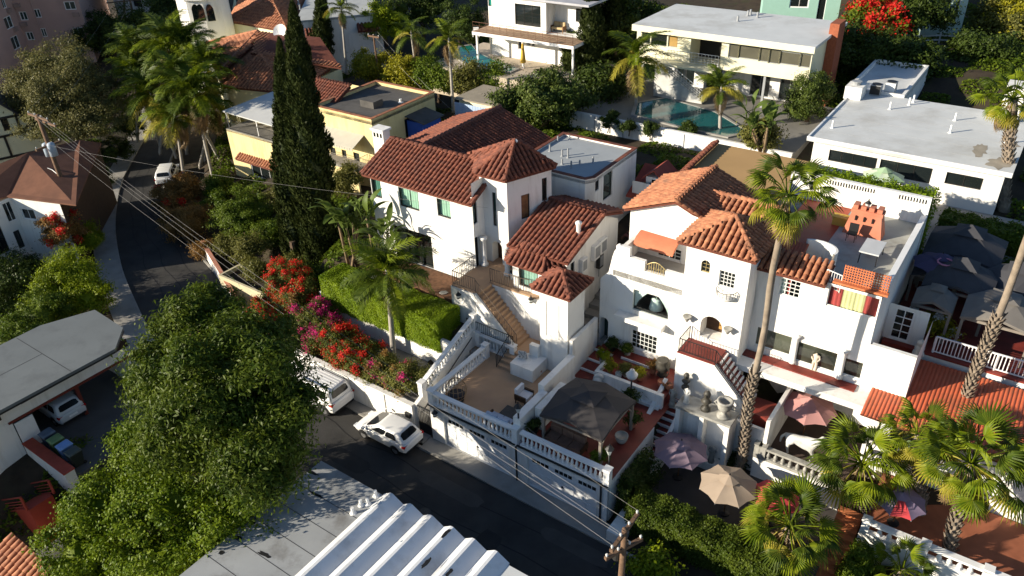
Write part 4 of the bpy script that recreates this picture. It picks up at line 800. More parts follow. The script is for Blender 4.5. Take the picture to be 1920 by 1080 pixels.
# --- yellow house
yh = thing('yellow_house', 'yellow stucco house with grey canopy behind the tall cypresses', 'house', g(-33, 21, 1))
block(yh, -39.5, -30.6, 17.5, 24.5, -.5, 6.15, YELW, front=[(466, 294, 525, 346, dict(nx=3, fw=.1, frame=WHITE))], sides='frl')
MB().gbox(-39.5, -30.6, 17.5, 24.5, 5.95, 6.2).build('balcony_floor', CONC, yh); block(yh, -38.8, -30.6, 20.2, 25, 6.2, 8.0, YELW, sides='frl')
m = MB(); m.slab([g(-39.6, 17.6, 7.9), g(-30.8, 17.6, 7.7), g(-30.6, 24.5, 8.3), g(-38.5, 24.8, 8.5)], .1); m.build('canopy', M('pale_canopy', (.55, .55, .53), .8, .05, 1), yh)
for a in (-39.3, -35, -31): MB().bar(g(a, 17.75, 6.2), g(a, 17.75, 7.75), .08).build('canopy_post', WHITE, yh)
railing('balcony_railing', 'black railing along the balcony of the yellow house', [g(-39.4, 17.55, 6.2), g(-30.7, 17.55, 6.2)], 1.0, .16, BLACKM)
T = TileRoof(yh, TILEO, .34, .4, 'window_hood'); pa = onb(449, 287, 17.5); pb = onb(530, 307, 17.5); z = pa.z; aa, ab_ = ab(pa)[0], ab(pb)[0]; T.plane(g(aa, 16.9, z - .35), g(ab_, 16.9, z - .35), g(ab_, 17.49, z), g(aa, 17.49, z)); T.done(60)
block(yh, -29.0, -21.8, 19.4, 27.6, 0, 9.5, YELW, front=[(618, 275, 632, 300), (640, 280, 652, 305), (662, 285, 676, 308)], right=[(758, 224, 774, 254, dict(nx=2))], sides='frlb')
flat_roof(yh, [g(-29.0, 19.4), g(-21.8, 19.4), g(-21.8, 27.6), g(-29.0, 27.6)], 9.4, ROOFD, .28, .25, YELW, TILEO, .05); MB().gbox(-25.6, -24.0, 22.0, 23.2, 9.4, 10.0).build('roof_hatch', ROOFD, yh); vent(yh, g(-23.2, 24.6, 9.4), .3, .12, WHITE)
m = MB(); m.slab([g(-28.4, 17.9, 7.4), g(-22.9, 17.9, 7.4), g(-22.9, 19.38, 8.1), g(-28.4, 19.38, 8.1)], .05); m.build('awning', M('beige_canvas', (.48, .45, .38), .85, .05, 2), yh)
for k in range(18): MB().gbox(-28.4 + k * .305, -28.14 + k * .305, 17.86, 17.9, 7.15, 7.36).build('awning_scallop', M('beige_canvas', (.48, .45, .38), .85), yh)
MB().gbox(-28.4, -22.6, 17.9, 19.39, 5.3, 5.5).build('balcony_floor', CONC, yh); MB().gbox(-28.4, -22.8, 17.92, 18.1, 3.0, 5.3).build('balcony_front', YELW, yh)
railing('balcony_railing', 'grey railing under the beige awning of the yellow house', [g(-28.4, 17.95, 5.5), g(-22.7, 17.95, 5.5), g(-22.7, 19.3, 5.5)], .95, .16, M('warm_grey_metal', (.28, .25, .21), .5))
T = TileRoof(yh, TILE, .34, .42, 'roof_slope'); T.plane(g(-33.5, 20.8, 9.0), g(-28.2, 20.8, 9.0), g(-28.2, 23.6, 10.3), g(-33.5, 23.6, 10.3)); T.cap(g(-28.2, 23.6, 10.3), g(-33.5, 23.6, 10.3)); T.done(120)
block(yh, -33.4, -28.95, 21.0, 27, 3, 9.05, YELW, sides='frlb')
sh = thing('blue_shed', 'bright blue shed against the yellow house', 'shed', g(-21, 24.5, 6)); MB().gbox(-21.75, -19.9, 23.6, 26.0, 5.5, 8.3).build('box', M('blue_paint', (.03, .09, .42), .6, .1, 2), sh); m = MB(); m.slab([g(-21.75, 23.4, 8.75), g(-19.6, 23.4, 8.4), g(-19.6, 26.2, 8.4), g(-21.75, 26.2, 8.75)], .08); m.build('roof', ROOFD, sh); MB().gbox(-19.88, -19.86, 24.2, 25.3, 5.8, 7.8).build('door', M('blue_door', (.04, .12, .5), .5), sh)
# small green pool beside the yellow house
def pool(name_edge, poly, z, water, label, edge=.35, emat=None):
    t = thing('pool', label, 'pool', sum(poly, V((0, 0, 0))) / len(poly)); c = sum(poly, V((0, 0, 0))) / len(poly); m = MB()
    m.add([V((p.x, p.y, z - .04)) for p in poly], [tuple(range(len(poly)))]); o = m.build('water', water, t); n = len(poly); m = MB()
    for i in range(n):
        p, q = poly[i], poly[(i + 1) % n]; po, qo = p + (p - c).normalized() * edge, q + (q - c).normalized() * edge
        m.hexa([V((k.x, k.y, z - .6)) for k in (po, qo, q, p)] + [V((k.x, k.y, z)) for k in (po, qo, q, p)])
    m.build('coping', emat or CONC, t); return t
def watermat(name, col): return M(name, col, .06, .15, .6, .35, 1.6, .6)
pool('', [at(410, 312, 1.2), at(440, 306, 1.2), at(446, 332, 1.2), at(418, 335, 1.2)], 1.2, watermat('green_pool_water', (.01, .09, .07)), 'small dark green pool beside the yellow house', .5, M('salmon_coping', (.45, .2, .13), .8))
# --- tile roofed house behind the yellow one
th = thing('tiled_house', 'house with steep orange tile roofs beyond the queen palms', 'house', g(-45, 28, 3))
T = TileRoof(th, TILEO, .4, .46); ze = 8.3
def proof(T, e0, e1, *r): T.plane(e0, e1, *r)
A, B, C, D = at(419, 163, ze), at(545, 175, ze), at(477, 84, 10.2), at(487, 103, 10.2); Wq = at(385, 140, ze); E_ = at(620, 130, 8.8)
T.plane(A, B, D); T.plane(at(388, 100, ze), A, D, C); T.plane(B, E_, at(560, 84, 10.4), D); T.cap(A, D, 1.1); T.cap(B, D, 1.1); T.cap(D, C, 1.1)
A2, R1 = at(388, 81, 9.2), at(484, 59, 11.0); T.plane(A2, at(415, 135, 9.0), at(470, 90, 10.3), R1); T.plane(at(470, 100, 10.3), at(640, 128, 9.2), at(600, 70, 10.9), R1); T.cap(R1, at(412, 133, 9.1), 1.0); T.cap(A2, R1); T.done(280)
cs = [at(425, 160, 8.2), at(540, 172, 8.2), at(640, 128, 8.2), at(480, 60, 8.2), at(395, 95, 8.2)]
for i in range(5): Wall(cs[i], cs[(i + 1) % 5], 0, 8.2, CREAM).build(th)
MB().prism([at(495, 88, 10.4), at(560, 92, 10.4), at(560, 70, 10.4), at(500, 66, 10.4)], 9.8, 10.25).build('flat_roof', ROOFG, th)
def dish(label, p, r=.45, yaw=0.0, h=.8):
    t = thing('satellite_dish', label, 'satellite dish', p); m = MB(); n = 14; d = V((math.cos(yaw) * .8, math.sin(yaw) * .8, .6)).normalized(); x = d.cross(EZ).normalized(); y = x.cross(d); c = p + EZ * h
    for i in range(4):
        rr = r * i / 3
        for k in range(n): q = 2 * math.pi * k / n; m.v.append(tuple(c + (x * math.cos(q) + y * math.sin(q)) * rr + d * (.35 * rr * rr / r)))
    for i in range(3):
        for k in range(n): a, b = i * n + k, i * n + (k + 1) % n; m.f.append((a, b, b + n, a + n))
    m.build('reflector', WHITE, t, True); MB().bar(p - EZ * .1, c, .06).build('mast', GREYM, t); MB().bar(c - y * r * .8, c + d * r * 1.1, .03).build('feed_arm', GREYM, t)
dish('pale satellite dish on the steep orange tile roof beside the cypress tops', at(529, 74, 10.35), .8, -1.9)
# --- cream house with white turret, at the upper edge
t2 = thing('turret_house', 'cream house with orange hip roof and white arched turret', 'house', g(-60, 40, 4)); T = TileRoof(t2, TILEO, .42, .5)
A, B, R = at(428, 40, 9), at(541, 60, 9), at(508, -6, 11.5); T.plane(A, B, R); T.plane(at(455, -10, 9.5), A, R); T.plane(B, at(600, -10, 9.5), R); T.cap(A, R, 1.1); T.cap(B, R, 1.1); T.done(150)
Wall(at(432, 41, 8.9), at(539, 60, 8.9), 0, 8.9, CREAM).build(t2); Wall(at(440, -10, 8.9), at(432, 41, 8.9), 0, 8.9, CREAM).build(t2); Wall(at(539, 60, 8.9), at(600, -10, 8.9), 0, 8.9, CREAM).build(t2)
pc = at(390, 45, 9); m = MB(); m.lathe(V((pc.x, pc.y, 0)), [(3.2, 0), (3.2, 12.4), (3.5, 12.5), (3.5, 12.7)], 10); m.build('turret', STUC, t2); bw = Wall(at(398, 65, 8), at(430, 62, 8), 0, 8, CREAM); bw.opening(411, 57, 424, 72, frame=WHITE); bw.build(t2)
MB().prism([at(398, 62, 8), at(432, 60, 8), at(440, 38, 8), at(405, 40, 8)], 7.8, 8.05).build('flat_roof', ROOFG, t2)
for k, x in enumerate((367, 376, 394)): p = onplane(x, 22, V((pc.x, pc.y, 0)) - (ray(x, 22) * V((1, 1, 0))).normalized() * 3.22, (ray(x, 22) * V((1, 1, 0))).normalized()); f = -(ray(x, 22) * V((1, 1, 0))).normalized(); s_ = f.cross(EZ); q = MB(); q.add([p + s_ * (.45 * math.cos(a_)) + EZ * (.9 * math.sin(a_) if math.sin(a_) > 0 else -1.1) + f * .05 for a_ in [math.pi * j / 8 for j in range(9)]] + [p - s_ * .45 - EZ * 1.1 + f * .05, p + s_ * .45 - EZ * 1.1 + f * .05], [tuple(range(11))]); q.build('arched_window', GLASS, t2)
# --- white flat-roofed house with tile hoods at the upper edge
t3 = thing('white_flat_house', 'white house with grey flat roof and two small tile hoods', 'house', g(-50, 46, 5)); c4 = [at(555, 42, 10), at(713, 27, 10), at(690, -14, 10), at(580, -14, 10)]
for i in range(4):
    w = Wall(c4[i], c4[(i + 1) % 4], 3, 10, STUC); w.build(t3)
MB().prism(c4, 9.9, 10.15).build('roof', ROOFG, t3); T = TileRoof(t3, TILE, .42, .45, 'tile_hood'); d = (c4[1] - c4[0]).normalized(); nn = V((d.y, -d.x, 0))
for f0, f1 in ((.08, .27), (.7, .96)): p, q = c4[0].lerp(c4[1], f0), c4[0].lerp(c4[1], f1); T.plane(p + nn * .9 - EZ * 1.6, q + nn * .9 - EZ * 1.6, q - EZ * .9, p - EZ * .9)
T.done(60); dish('white satellite dish on a mast beside the slim palm', at(630, 85, 5), .8, -2.2, 2.0)
for (x, y) in ((563, 18), (600, 12), (650, 10), (560, 8)): vent(t3, at(x, y, 10.1), .6, .1)
# --- pink apartment block, upper left
ap_ = thing('apartment_block', 'pink apartment block with small white-framed windows', 'building', at(50, 88, 2)); PNK = M('pink_stucco', (.50, .33, .28), .9, .05, .5, .1, 20, dirt=(.42, .28, .24)); zz = 3.0
P0, P1, P2 = at(-60, 150, zz), at(52, 86, zz), at(171, 80, zz)
w = Wall(P0, P1, -2, 30, PNK); wf = dict(nx=2, frame=WHITE, fw=.12, mull=.1, glass=GLASSG)
for q in ((0, -4, 14, 14), (6, 34, 27, 50), (19, 71, 40, 88)): w.opening(*q, **wf)
w.build(ap_); w = Wall(P1, P2, -2, 30, PNK)
for q in ((34, 22, 54, 38), (47, 60, 66, 75), (61, 17, 79, 33), (74, 53, 90, 69), (118, 3, 144, 18), (134, 52, 160, 67)): w.opening(*q, **wf)
w.build(ap_); Wall(P2, at(205, 20, zz), -2, 30, PNK).build(ap_)
for (x, y) in ((15, 20), (27, 55), (33, 10), (45, 45), (143, 27), (156, 72)):
    ww = Wall(P0, P1, 0, 1) if x < 30 and y != 10 else Wall(P1, P2, 0, 1); u, z = ww.uv(x, y); m = MB(); m.obox(ww.pt(u, z, .15), ww.d, ww.n, EZ, .45, .2, .28); m.build('air_conditioner', M('pink_unit', (.36, .25, .21), .7), ap_)
MB().bar(Wall(P1, P2, 0, 1).pt(2.6, 0, .1), Wall(P1, P2, 0, 1).pt(2.6, 29, .1), .12).build('drainpipe', PNK, ap_)
bb = thing('blue_white_house', 'pale house in shade beyond the power poles', 'house', at(260, 40, 4)); c4 = [at(222, 34, 4), at(290, 44, 4), at(275, -12, 4), at(215, -12, 4)]
for i in range(4):
    w = Wall(c4[i], c4[(i + 1) % 4], 0, 13, STUC)
    if i == 0: w.opening(248, -2, 268, 14)
    w.build(bb)
# --- half-timbered house and brown-roofed white house on the left
tu = thing('timbered_house', 'half-timbered cream gable house behind the power pole', 'house', at(20, 270, 3)); ang = TH
p0, p1 = at(-60, 300, 3), at(88, 268, 3); w = Wall(p0, p1, -2, 4.6, CREAM); w.build(tu); mid = w.L * .52; apx = w.pt(mid, 8.6)
MB().add([w.pt(0, 4.6), w.pt(w.L, 4.6), apx], [(0, 1, 2)]).build('gable', CREAM, tu)
for (u0, z0, u1, z1) in ((0, 4.6, w.L, 4.6), (mid - 1.6, 4.6, mid - 1.6, 7), (mid + 1.6, 4.6, mid + 1.6, 7), (mid - 2.6, 6.4, mid + 2.6, 6.4), (mid + 1.6, 4.7, mid + 4.6, 6.7), (mid - 1.6, 4.7, mid - 4.6, 6.7), (0, 2.4, w.L, 2.4), (mid, 2.4, mid, 4.6), (mid + 4, -1, mid + 4, 4.6)): MB().bar(w.pt(u0, z0, .04), w.pt(u1, z1, .04), .22, .1, w.n).build('timber', DKFR, tu)
for u in (mid - .7, mid + .5): m = MB(); m.obox(w.pt(u, 5.7, .02), w.d, w.n, EZ, .3, .03, .6); m.build('window', GLASS, tu)
bk = -w.n * 9; SHD = M('dark_shingle', (.05, .045, .045), .9, .2, 4, .4, 20)
for s0, u0 in ((1, -.6), (-1, w.L + .6)): e = w.pt(u0, 4.1, .5); m = MB(); m.slab([e, w.pt(mid, 8.75, .5), w.pt(mid, 8.75, .5) + bk, e + bk], .15); m.build('roof', SHD, tu)
bh = thing('brown_roof_house', 'white house with brown shingle hip roof on the road bend', 'house', at(40, 400, 0)); BRN = M('brown_shingle', (.17, .075, .045), .9, .15, 1.5, .4, 14, dirt=(.12, .055, .035))
r0, r1 = at(52, 286, 7.8), at(150, 262, 7.2)
m = MB(); m.slab([at(12, 368, 6), at(142, 384, 6), r1, r0], .12); m.build('roof', BRN, bh); m = MB(); m.slab([at(-90, 400, 6), at(12, 368, 6), r0, at(-60, 330, 7.4)], .12); m.build('roof', BRN, bh); m = MB(); m.slab([at(142, 384, 6), at(190, 268, 6), r1], .12); m.build('roof', BRN, bh)
q0, q1, q2 = at(-120, 430, 5.8), at(20, 372, 5.8), at(112, 383, 5.8); w = Wall(q0, q1, -3, 5.9, STUC); w.opening(3, 383, 33, 411, nx=2, frame=WHITE); w.opening(-25, 425, 20, 470, nx=2); w.opening(24, 435, 48, 462, nx=2); w.build(bh)
w = Wall(q1, q2, -3, 5.9, STUC); w.opening(36, 390, 70, 414, nx=2, frame=WHITE, fw=.1); w.build(bh); Wall(q2, at(186, 275, 5.8), -2, 5.9, M('shade_brown_wall', (.06, .035, .022), .8, .15, 3)).build(bh)  # last wall is dark brown to put its shade into the colour
# --- carport house, left
CB = thing('carport_house', 'white house with grey flat roof over an open carport', 'house', g(-25, -12, 0)); zt = 4.0
CPL = [g(-25.3, -24), g(-18.9, -24), g(-18.7, -7.6), g(-20.4, -6.0), g(-24, -5.8), g(-25.3, -8.8)]; MB().prism(CPL, zt - .18, zt).build('roof', M('slate_grey_roofing', (.15, .165, .17), .85, .08, .4, .2, 30, dirt=(.115, .125, .13), dscale=.5), CB); MB().prism(CPL, zt - .3, zt - .181).build('fascia', DKFR, CB)
for q in ((-25.2, -18.8, -10.4, -10.36), (-22.1, -22.06, -24, -10.4)): MB().gbox(*q, zt + .001, zt + .006).build('roof_seam', M('roof_seam', (.06, .06, .06), .8), CB)
MB().gbox(-20.05, -19.8, -24, -6.71, 2.35, zt - .31).build('upper_wall', STUC, CB)
for j in range(4): MB().gbox(-19.79, -19.74, -13.2 + j * 1.75, -11.6 + j * 1.75, 3.05, 3.6).build('louvre', M('dark_louvre', (.035, .02, .015), .7), CB)
MB().gbox(-19.79, -19.76, -15.4, -14.4, 2.75, 3.55).build('window', WOODD, CB); MB().gbox(-20.1, -19.74, -14.2, -6.5, 2.2, 2.349).build('red_beam', M('dark_red_wood', (.16, .03, .02), .6), CB)
MB().gbox(-25.2, -25.0, -24, -8.6, -3, zt - .31).build('back_wall', STUC, CB); MB().gbox(-25, -19.8, -24, -14.0, -3, 2.34).build('end_wall', STUC, CB); MB().gbox(-24, -19.8, -6.7, -6.5, -1, zt - .31).build('side_wall', STUC, CB)
for b_ in (-10.2,): MB().gbox(-20.0, -19.8, b_, b_ + .2, 0, 2.2).build('post', M('dark_red_wood', (.16, .03, .02), .6), CB)
MB().gbox(-19.79, -19.72, -13.95, -12.9, 0, 2.1).build('side_door', WHITE, CB)
struct('carport_driveway', MB().gbox(-24.9, -15.2, -13.4, -6.2, -.5, .005), M('dark_driveway', (.10, .095, .09), .85, .15, .7))
lw = thing('driveway_wall', 'white driveway wall with red coping below the carport house', 'wall', g(-17, -14, 0)); RDW = M('red_coping', (.42, .07, .04), .7, .15, 2); MB().gbox(-19.7, -15.1, -14.0, -13.45, -4, .6).build('wall', STUC, lw); MB().gbox(-19.7, -15.1, -14.05, -13.4, .602, .68).build('coping', RDW, lw)
# red-railed steps going down
RR_ = M('red_rail_paint', (.35, .05, .03), .6, .1, 2)
for j, (bb0, lb) in enumerate([(-14.9, 'red railing on the wall side of the steps below the carport'), (-16.4, 'red railing on the outer side of the steps below the carport')]):
    railing('step_railing', lb, [g(-14.9, bb0, .1), g(-19.6, bb0, -2.9)], 1.0, 9, RR_, mids=(.3, .5, .7), rail=.06, bar=.05)
steps('garden_steps', 'dark red steps descending below the carport wall', g(-19.6, -16.3, -3.0), g(-19.6, -15.0, -3.0), E1 * .31, 15, .2, RR_, base=-4.5)
t = thing('lower_tiled_roof', 'corner of an orange tile roof at the foot of the red steps', 'roof', g(-15.5, -19, -1)); T = TileRoof(t, TILEO, .36, .42); c0 = at(30, 1085, -1); ca, cb = ab(c0); T.plane(g(ca - 1.5, cb - 4, -1.6), g(ca + 2.6, cb - 4, -1.6), g(ca + 2.6, cb + .9, .4), g(ca - 1.5, cb + .9, .4)); T.done(80); block(t, ca - 1.2, ca + 2.3, cb - 3.6, cb + 3, -5, -1.4, STUC)
# --- foreground building with folded white roof
FB = thing('folded_roof_building', 'flat grey roof with white folded ridges beside the street', 'building', g(6, -14, 0)); rz = 4.0
MB().gbox(-.7, 3.5, -26, -7.45, rz - .25, rz).build('roof', M('patched_white_roofing', (.33, .34, .345), .75, .1, .5, .15, 30, dirt=(.14, .13, .12), dscale=.45), FB)
block(FB, -.6, 22, -26, -7.6, -.5, rz - .25, STUC, sides='frb'); gwall(-.6, -7.6, -.6, -26, -2, rz - .25).build(FB); Wall(g(22, -7.6), g(-.6, -7.6), -.5, rz - .25).build(FB)
WM = M('white_membrane', (.70, .71, .72), .6, .05, .7, .15, 12, dirt=(.50, .50, .50), dscale=.7); pitch = 1.22; a = 3.5
for k in range(6):
    a0, a1, a2, a3 = a, a + .46, a + .60, a + 1.22; h = .34; m = MB(); bs, be = -26, -7.35 - .12 * k * 0; pr = [(a0, 0), (a1, h), (a2, h), (a3, 0)]
    m.v = [tuple(g(x, be, rz + z)) for x, z in pr] + [tuple(g(x, bs, rz + z)) for x, z in pr] + [tuple(g(x, be, rz - .25)) for x, z in (pr[0], pr[3])]
    m.f = [(0, 1, 5, 4), (1, 2, 6, 5), (2, 3, 7, 6), (0, 8, 9, 3, 2, 1)]; m.build('roof_fold', WM, FB); a += pitch
MB().gbox(a, 22, -26, -7.45, rz - .25, rz).build('roof', ROOFW, FB)
for (x, y, s) in [(400, 0, 0)]: pass
BLK = M('black_tar_patch', (.012, .012, .013), .6, .1, 3)
def blotch(parent, c, rx, ry, ang, z, mat, name='roof_patch', n=14):
    m = MB(); pts = []
    for k in range(n): q = 2 * math.pi * k / n; r = random.uniform(.6, 1.15); u, v = rx * r * math.cos(q), ry * r * math.sin(q); pts.append(V((c.x + u * math.cos(ang) - v * math.sin(ang), c.y + u * math.sin(ang) + v * math.cos(ang), z)))
    m.add(pts, [tuple(range(n))]); m.build(name, mat, parent)
for (x, y, rx, ry) in [(497, 1040, .42, .12), (447, 1008, .22, .12), (472, 980, .22, .12), (591, 927, .45, .1), (587, 887, .4, .09), (416, 1036, .18, .12)]: blotch(FB, at(x, y, rz), rx, ry, TH + .1, rz + .006, BLK)
for (x, y, rx) in ((836, 1002, .35), (800, 1056, .4), (842, 1075, .3)): p = at(x, y, rz + .3); blotch(FB, p, rx, .1, TH + math.pi / 2, rz + .347, BLK)
for j in range(5):        # laps between roofing sheets
    b_ = -9.2 - j * 1.3; MB().gbox(-.7, 3.55, b_, b_ + .03, rz + .001, rz + .006).build('roof_seam', M('roof_seam', (.13, .13, .13), .8), FB)
for (x, y) in ((677, 947), (690, 945), (705, 930), (662, 962)): vent(FB, at(x, y, rz), .35, .08, WHITE)
# --- modern house on the slope with pool
mh = thing('modern_house', 'cream two-storey modernist house with long window band and flat roof', 'house', g(0, 46, 8)); z0, z1 = 11.1, 14.0; a0, a1, b0, b1 = -9.3, 6.9, 42.6, 51.0
CRM = M('pale_cream_paint', (.74, .70, .50), .7, .03, 1)
MB().gbox(a0 - .2, a1 + .3, b0 - .7, b1 + .4, z1 - .25, z1).build('roof', ROOFW, mh); MB().gbox(a0 - .2, a1 + .3, b0 - .72, b0 - .7, z1 - .55, z1 - .02).build('fascia', CRM, mh)
w = gwall(a0, b0, -3.9, b0, z0, z1 - .25, CRM); w.opening(1204, 52, 1219, 83, frame=GREYM, fw=.07); w.opening(1222, 54, 1250, 88, frame=GREYM); w.opening(1254, 58, 1270, 90, frame=GREYM, glass=M('amber_blind', (.35, .22, .07), .5)); w.build(mh)
w = gwall(0.0 - 1.0, b0, a1, b0, z0, z1 - .25, CRM)
xs_ = [1367, 1385, 1424, 1442, 1462, 1500, 1520]
for i in range(6): w.opening(xs_[i] + 1, 77 + i * 4.6, xs_[i + 1] - 1, 107 + (i + 1) * 3.6, frame=GREYM, fw=.07, glass=M('smoked_glass', (.10, .095, .07), .08, .1, 1, spec=.9))
w.build(mh); gwall(a1, b0, a1, b1, z0, z1 - .25, CRM).build(mh); gwall(a0, b1, a0, b0, z0, z1 - .25, CRM).build(mh)
gwall(-3.9, b0 + 2.2, -1.0, b0 + 2.2, z0, z1 - .25, DKFR).build(mh); gwall(-3.9, b0, -3.9, b0 + 2.2, z0, z1 - .25, CRM).build(mh); gwall(-1.0, b0 + 2.2, -1.0, b0, z0, z1 - .25, CRM).build(mh)
MB().gbox(a0, a1, b0 - .02, b1, z0 - .25, z0 - .001).build('upper_floor', CRM, mh)
w = gwall(a0 + 1.5, b0 + 3, a1 - .3, b0 + 3, 7, z0 - .25, STUC)
for u in (1.5, 4.5, 8.8, 11.5): w.hole(u, u + 1.8, 8.0, 10.3, nx=2, frame=GREYM)
w.build(mh)
for a in (-8.8, -4.5, -.8, 3, 6.4): MB().gbox(a, a + .2, b0 + .3, b0 + .5, 7, z0 - .25).build('post', GREYM, mh)
BRK = M('red_brick', (.30, .09, .045), .9, .15, 6, .5, 25); MB().gbox(a1 + .02, a1 + .8, 46.5, 48.5, 6, z1 + .9).build('chimney', BRK, mh)
for (x, y) in ((1383, 40), (1402, 30), (1407, 28), (1420, 33)): vent(mh, at(x, y, z1), .5, .1)
steps('outside_stair', 'white outside stair from the pool to the modernist house balcony', g(-1.7, b0 - 1.6, 8.1), g(-1.7, b0 - .4, 8.1), E1 * -.3, 16, .18, M('stair_grey', (.5, .5, .48), .7), base=8.0)
railing('outside_stair_railing', 'white railing on the outside stair of the modernist house', [g(-1.7, b0 - 1.62, 8.2), g(-6.5, b0 - 1.62, 11.0)], 1.0, .3, WHITE, mids=(.3, .5, .7)); MB().gbox(-7.8, -1.0, b0 - 1.6, b0 - .03, z0 - .22, z0 - .03).build('balcony', CRM, mh)
railing('balcony_railing', 'white railing along the balcony of the modernist house', [g(-7.7, b0 - 1.55, z0), g(-6.5, b0 - 1.6, z0)], 1.0, .3, WHITE, mids=(.3, .5, .7)); railing('balcony_railing', 'white railing before the recessed lounge of the modernist house', [g(-6.4, b0 - .4, z0), g(-1.0, b0 - .4, z0)], 1.0, .3, WHITE, mids=(.3, .5, .7))
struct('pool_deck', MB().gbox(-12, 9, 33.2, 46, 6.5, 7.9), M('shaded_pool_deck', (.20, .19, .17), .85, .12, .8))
pool('', [at(1196, 193, 8), at(1250, 184, 8), at(1340, 210, 8), at(1400, 246, 8), at(1360, 255, 8), at(1290, 240, 8), at(1190, 215, 8)], 8.02, watermat('teal_pool_water', (.012, .10, .11)), 'teal swimming pool below the modernist house')
pwl = thing('pool_wall', 'long white retaining wall below the teal pool', 'wall', g(0, 33, 6)); w0 = gwall(-10.5, 32.6, 9.2, 32.6, 5, 8.4); w0.build(pwl); MB().gbox(-10.5, 9.2, 32.602, 32.9, 8.2, 8.4).build('coping', STUC, pwl)
for k in range(6): MB().gbox(-8 + k * 2.8, -7.95 + k * 2.8, 32.55, 32.6, 5, 8.3).build('joint_post', GREYM, pwl)
# --- white flat-roofed house, right
wh = thing('white_modern_house', 'low white house with broad white flat roof and wide glass doors', 'house', g(17, 36, 7)); z1 = 10.5
block(wh, 10.9, 23.2, 31.6, 43, 6.5, z1 - .2, STUC, front=[(1556, 280, 1641, 318, dict(nx=4, frame=DKFR)), (1652, 298, 1742, 345, dict(nx=3)), (1776, 322, 1838, 357, dict(nx=2))])
MB().gbox(10.5, 23.6, 31.0, 43.4, z1 - .22, z1).build('roof', ROOFW, wh); MB().gbox(10.5, 23.6, 31.0, 31.12, z1, z1 + .1).build('roof_edge', WHITE, wh); MB().gbox(10.5, 10.62, 31.121, 43.4, z1, z1 + .1).build('roof_edge', WHITE, wh)
flat_roof(wh, [g(9.9, 43.4), g(14.4, 43.4), g(14.4, 53.0), g(9.9, 53.0)], z1 - .1, ROOFW, .3, .25, STUC); block(wh, 9.9, 14.4, 43.4, 53, 6.5, z1 - .25, STUC, sides='frl')
MB().gbox(10.3, 11.6, 41.0, 42.6, z1, z1 + 1.0).build('chimney', STUC, wh); MB().lathe(g(10.95, 41.8, z1 + 1.0), [(.3, 0), (.3, .2), (.4, .22), (.4, .3)], 10).build('chimney_pot', GREYM, wh)
MB().gbox(21.3, 22.6, 41.5, 43.2, 6.5, z1 + 2.6).build('broad_chimney', STUC, wh)
for (x, y) in ((1560, 240), (1668, 205), (1704, 197), (1712, 192), (1790, 226), (1781, 249), (1883, 270)): vent(wh, at(x, y, z1), .6, .07, WHITE)
for (x, y, lb) in ((1641, 170, 'rooftop air-conditioning unit with dark grille on the white roof'), (1669, 165, 'pale rooftop air-conditioning unit beside the dark one')):
    p = at(x, y + 6, z1 + .05); t = thing('air_conditioner', lb, 'air conditioner', p); a, b = ab(p); MB().gbox(a - .4, a + .4, b - .4, b + .4, z1 + .05, z1 + .85).build('case', GREYM, t); MB().lathe(g(a, b, z1 + .85), [(.36, 0), (.36, .05), (.1, .06)], 12).build('fan_grille', BLACKM, t); MB().gbox(a - .38, a + .38, b - .43, b - .401, z1 + .12, z1 + .8).build('side_grille', BLACKM if x < 1650 else WHITE, t)
for k in range(6): MB().gbox(10.6, 23.5, 33.0 + k * 1.75, 33.03 + k * 1.75, z1 + .001, z1 + .005).build('roof_seam', M('pale_seam', (.40, .40, .39), .8), wh)
STN = M('roof_stain', (.33, .29, .23), .8, .25, 1.2); [blotch(wh, g(a_, b_, 0), rx, ry, TH, z1 + .006, STN, 'roof_stain', 22) for a_, b_, rx, ry in ((22.6, 32.6, .8, 1.1), (21.2, 34.5, .5, 1.6), (22.8, 36.5, .6, 1.4))]
struct('patio', MB().gbox(10, 26, 22.2, 31.6, 5.5, 7.3), CONC)
# --- white house with terrace and pool at the top
tc_ = thing('terrace_house', 'white house with long timber balcony above a pool', 'house', g(-21, 43, 9)); zf = 11.9
w = gwall(-26.3, 42.3, -19.2, 42.3, zf, 15.5); w.opening(965, 6, 1014, 52, nx=3, frame=DKFR); w.opening(905, -8, 922, 12, glass=M('teal_shade_glass', (.02, .2, .17), .1)); w.build(tc_); gwall(-19.2, 42.3, -19.2, 44.0, zf, 15.5).build(tc_); w = gwall(-19.2, 44.0, -14.5, 44.0, zf, 15.0); w.hole(2.4, 4.3, 13, 14.3); w.build(tc_); gwall(-26.3, 50, -26.3, 42.3, 8, 15.5).build(tc_)
MB().gbox(-26.6, -14.2, 42.0, 52, 15.0, 15.2).build('roof', M('lilac_grey_roof', (.4, .4, .43), .8), tc_); MB().gbox(-26.5, -14.4, 39.6, 44.2, zf - .3, zf).build('balcony', WHITE, tc_)
for k in range(26): MB().gbox(-26.45 + k * .464, -26.02 + k * .464, 39.62, 42.28, zf + .002, zf + .03).build('deck_board', M('weathered_board', (.36, .24, .15), .8, .15, 2), tc_)
for a in (-26.2, -20.5, -14.7): MB().gbox(a, a + .18, 39.8, 39.98, 8.9, zf - .3).build('post', WHITE, tc_)
w = gwall(-26.3, 42.5, -16.2, 42.5, 8.5, zf - .3); w.opening(971, 73, 980, 94, frame=WHITE); w.opening(987, 77, 995, 86, frame=WHITE); w.opening(996, 79, 1003, 88, frame=WHITE); w.build(tc_)
railing('balcony_railing', 'brown post railing along the timber balcony of the terrace house', [g(-26.4, 39.65, zf), g(-14.5, 39.65, zf)], 1.0, .8, M('rust_brown_metal', (.13, .06, .035), .6), mids=(.35, .65))
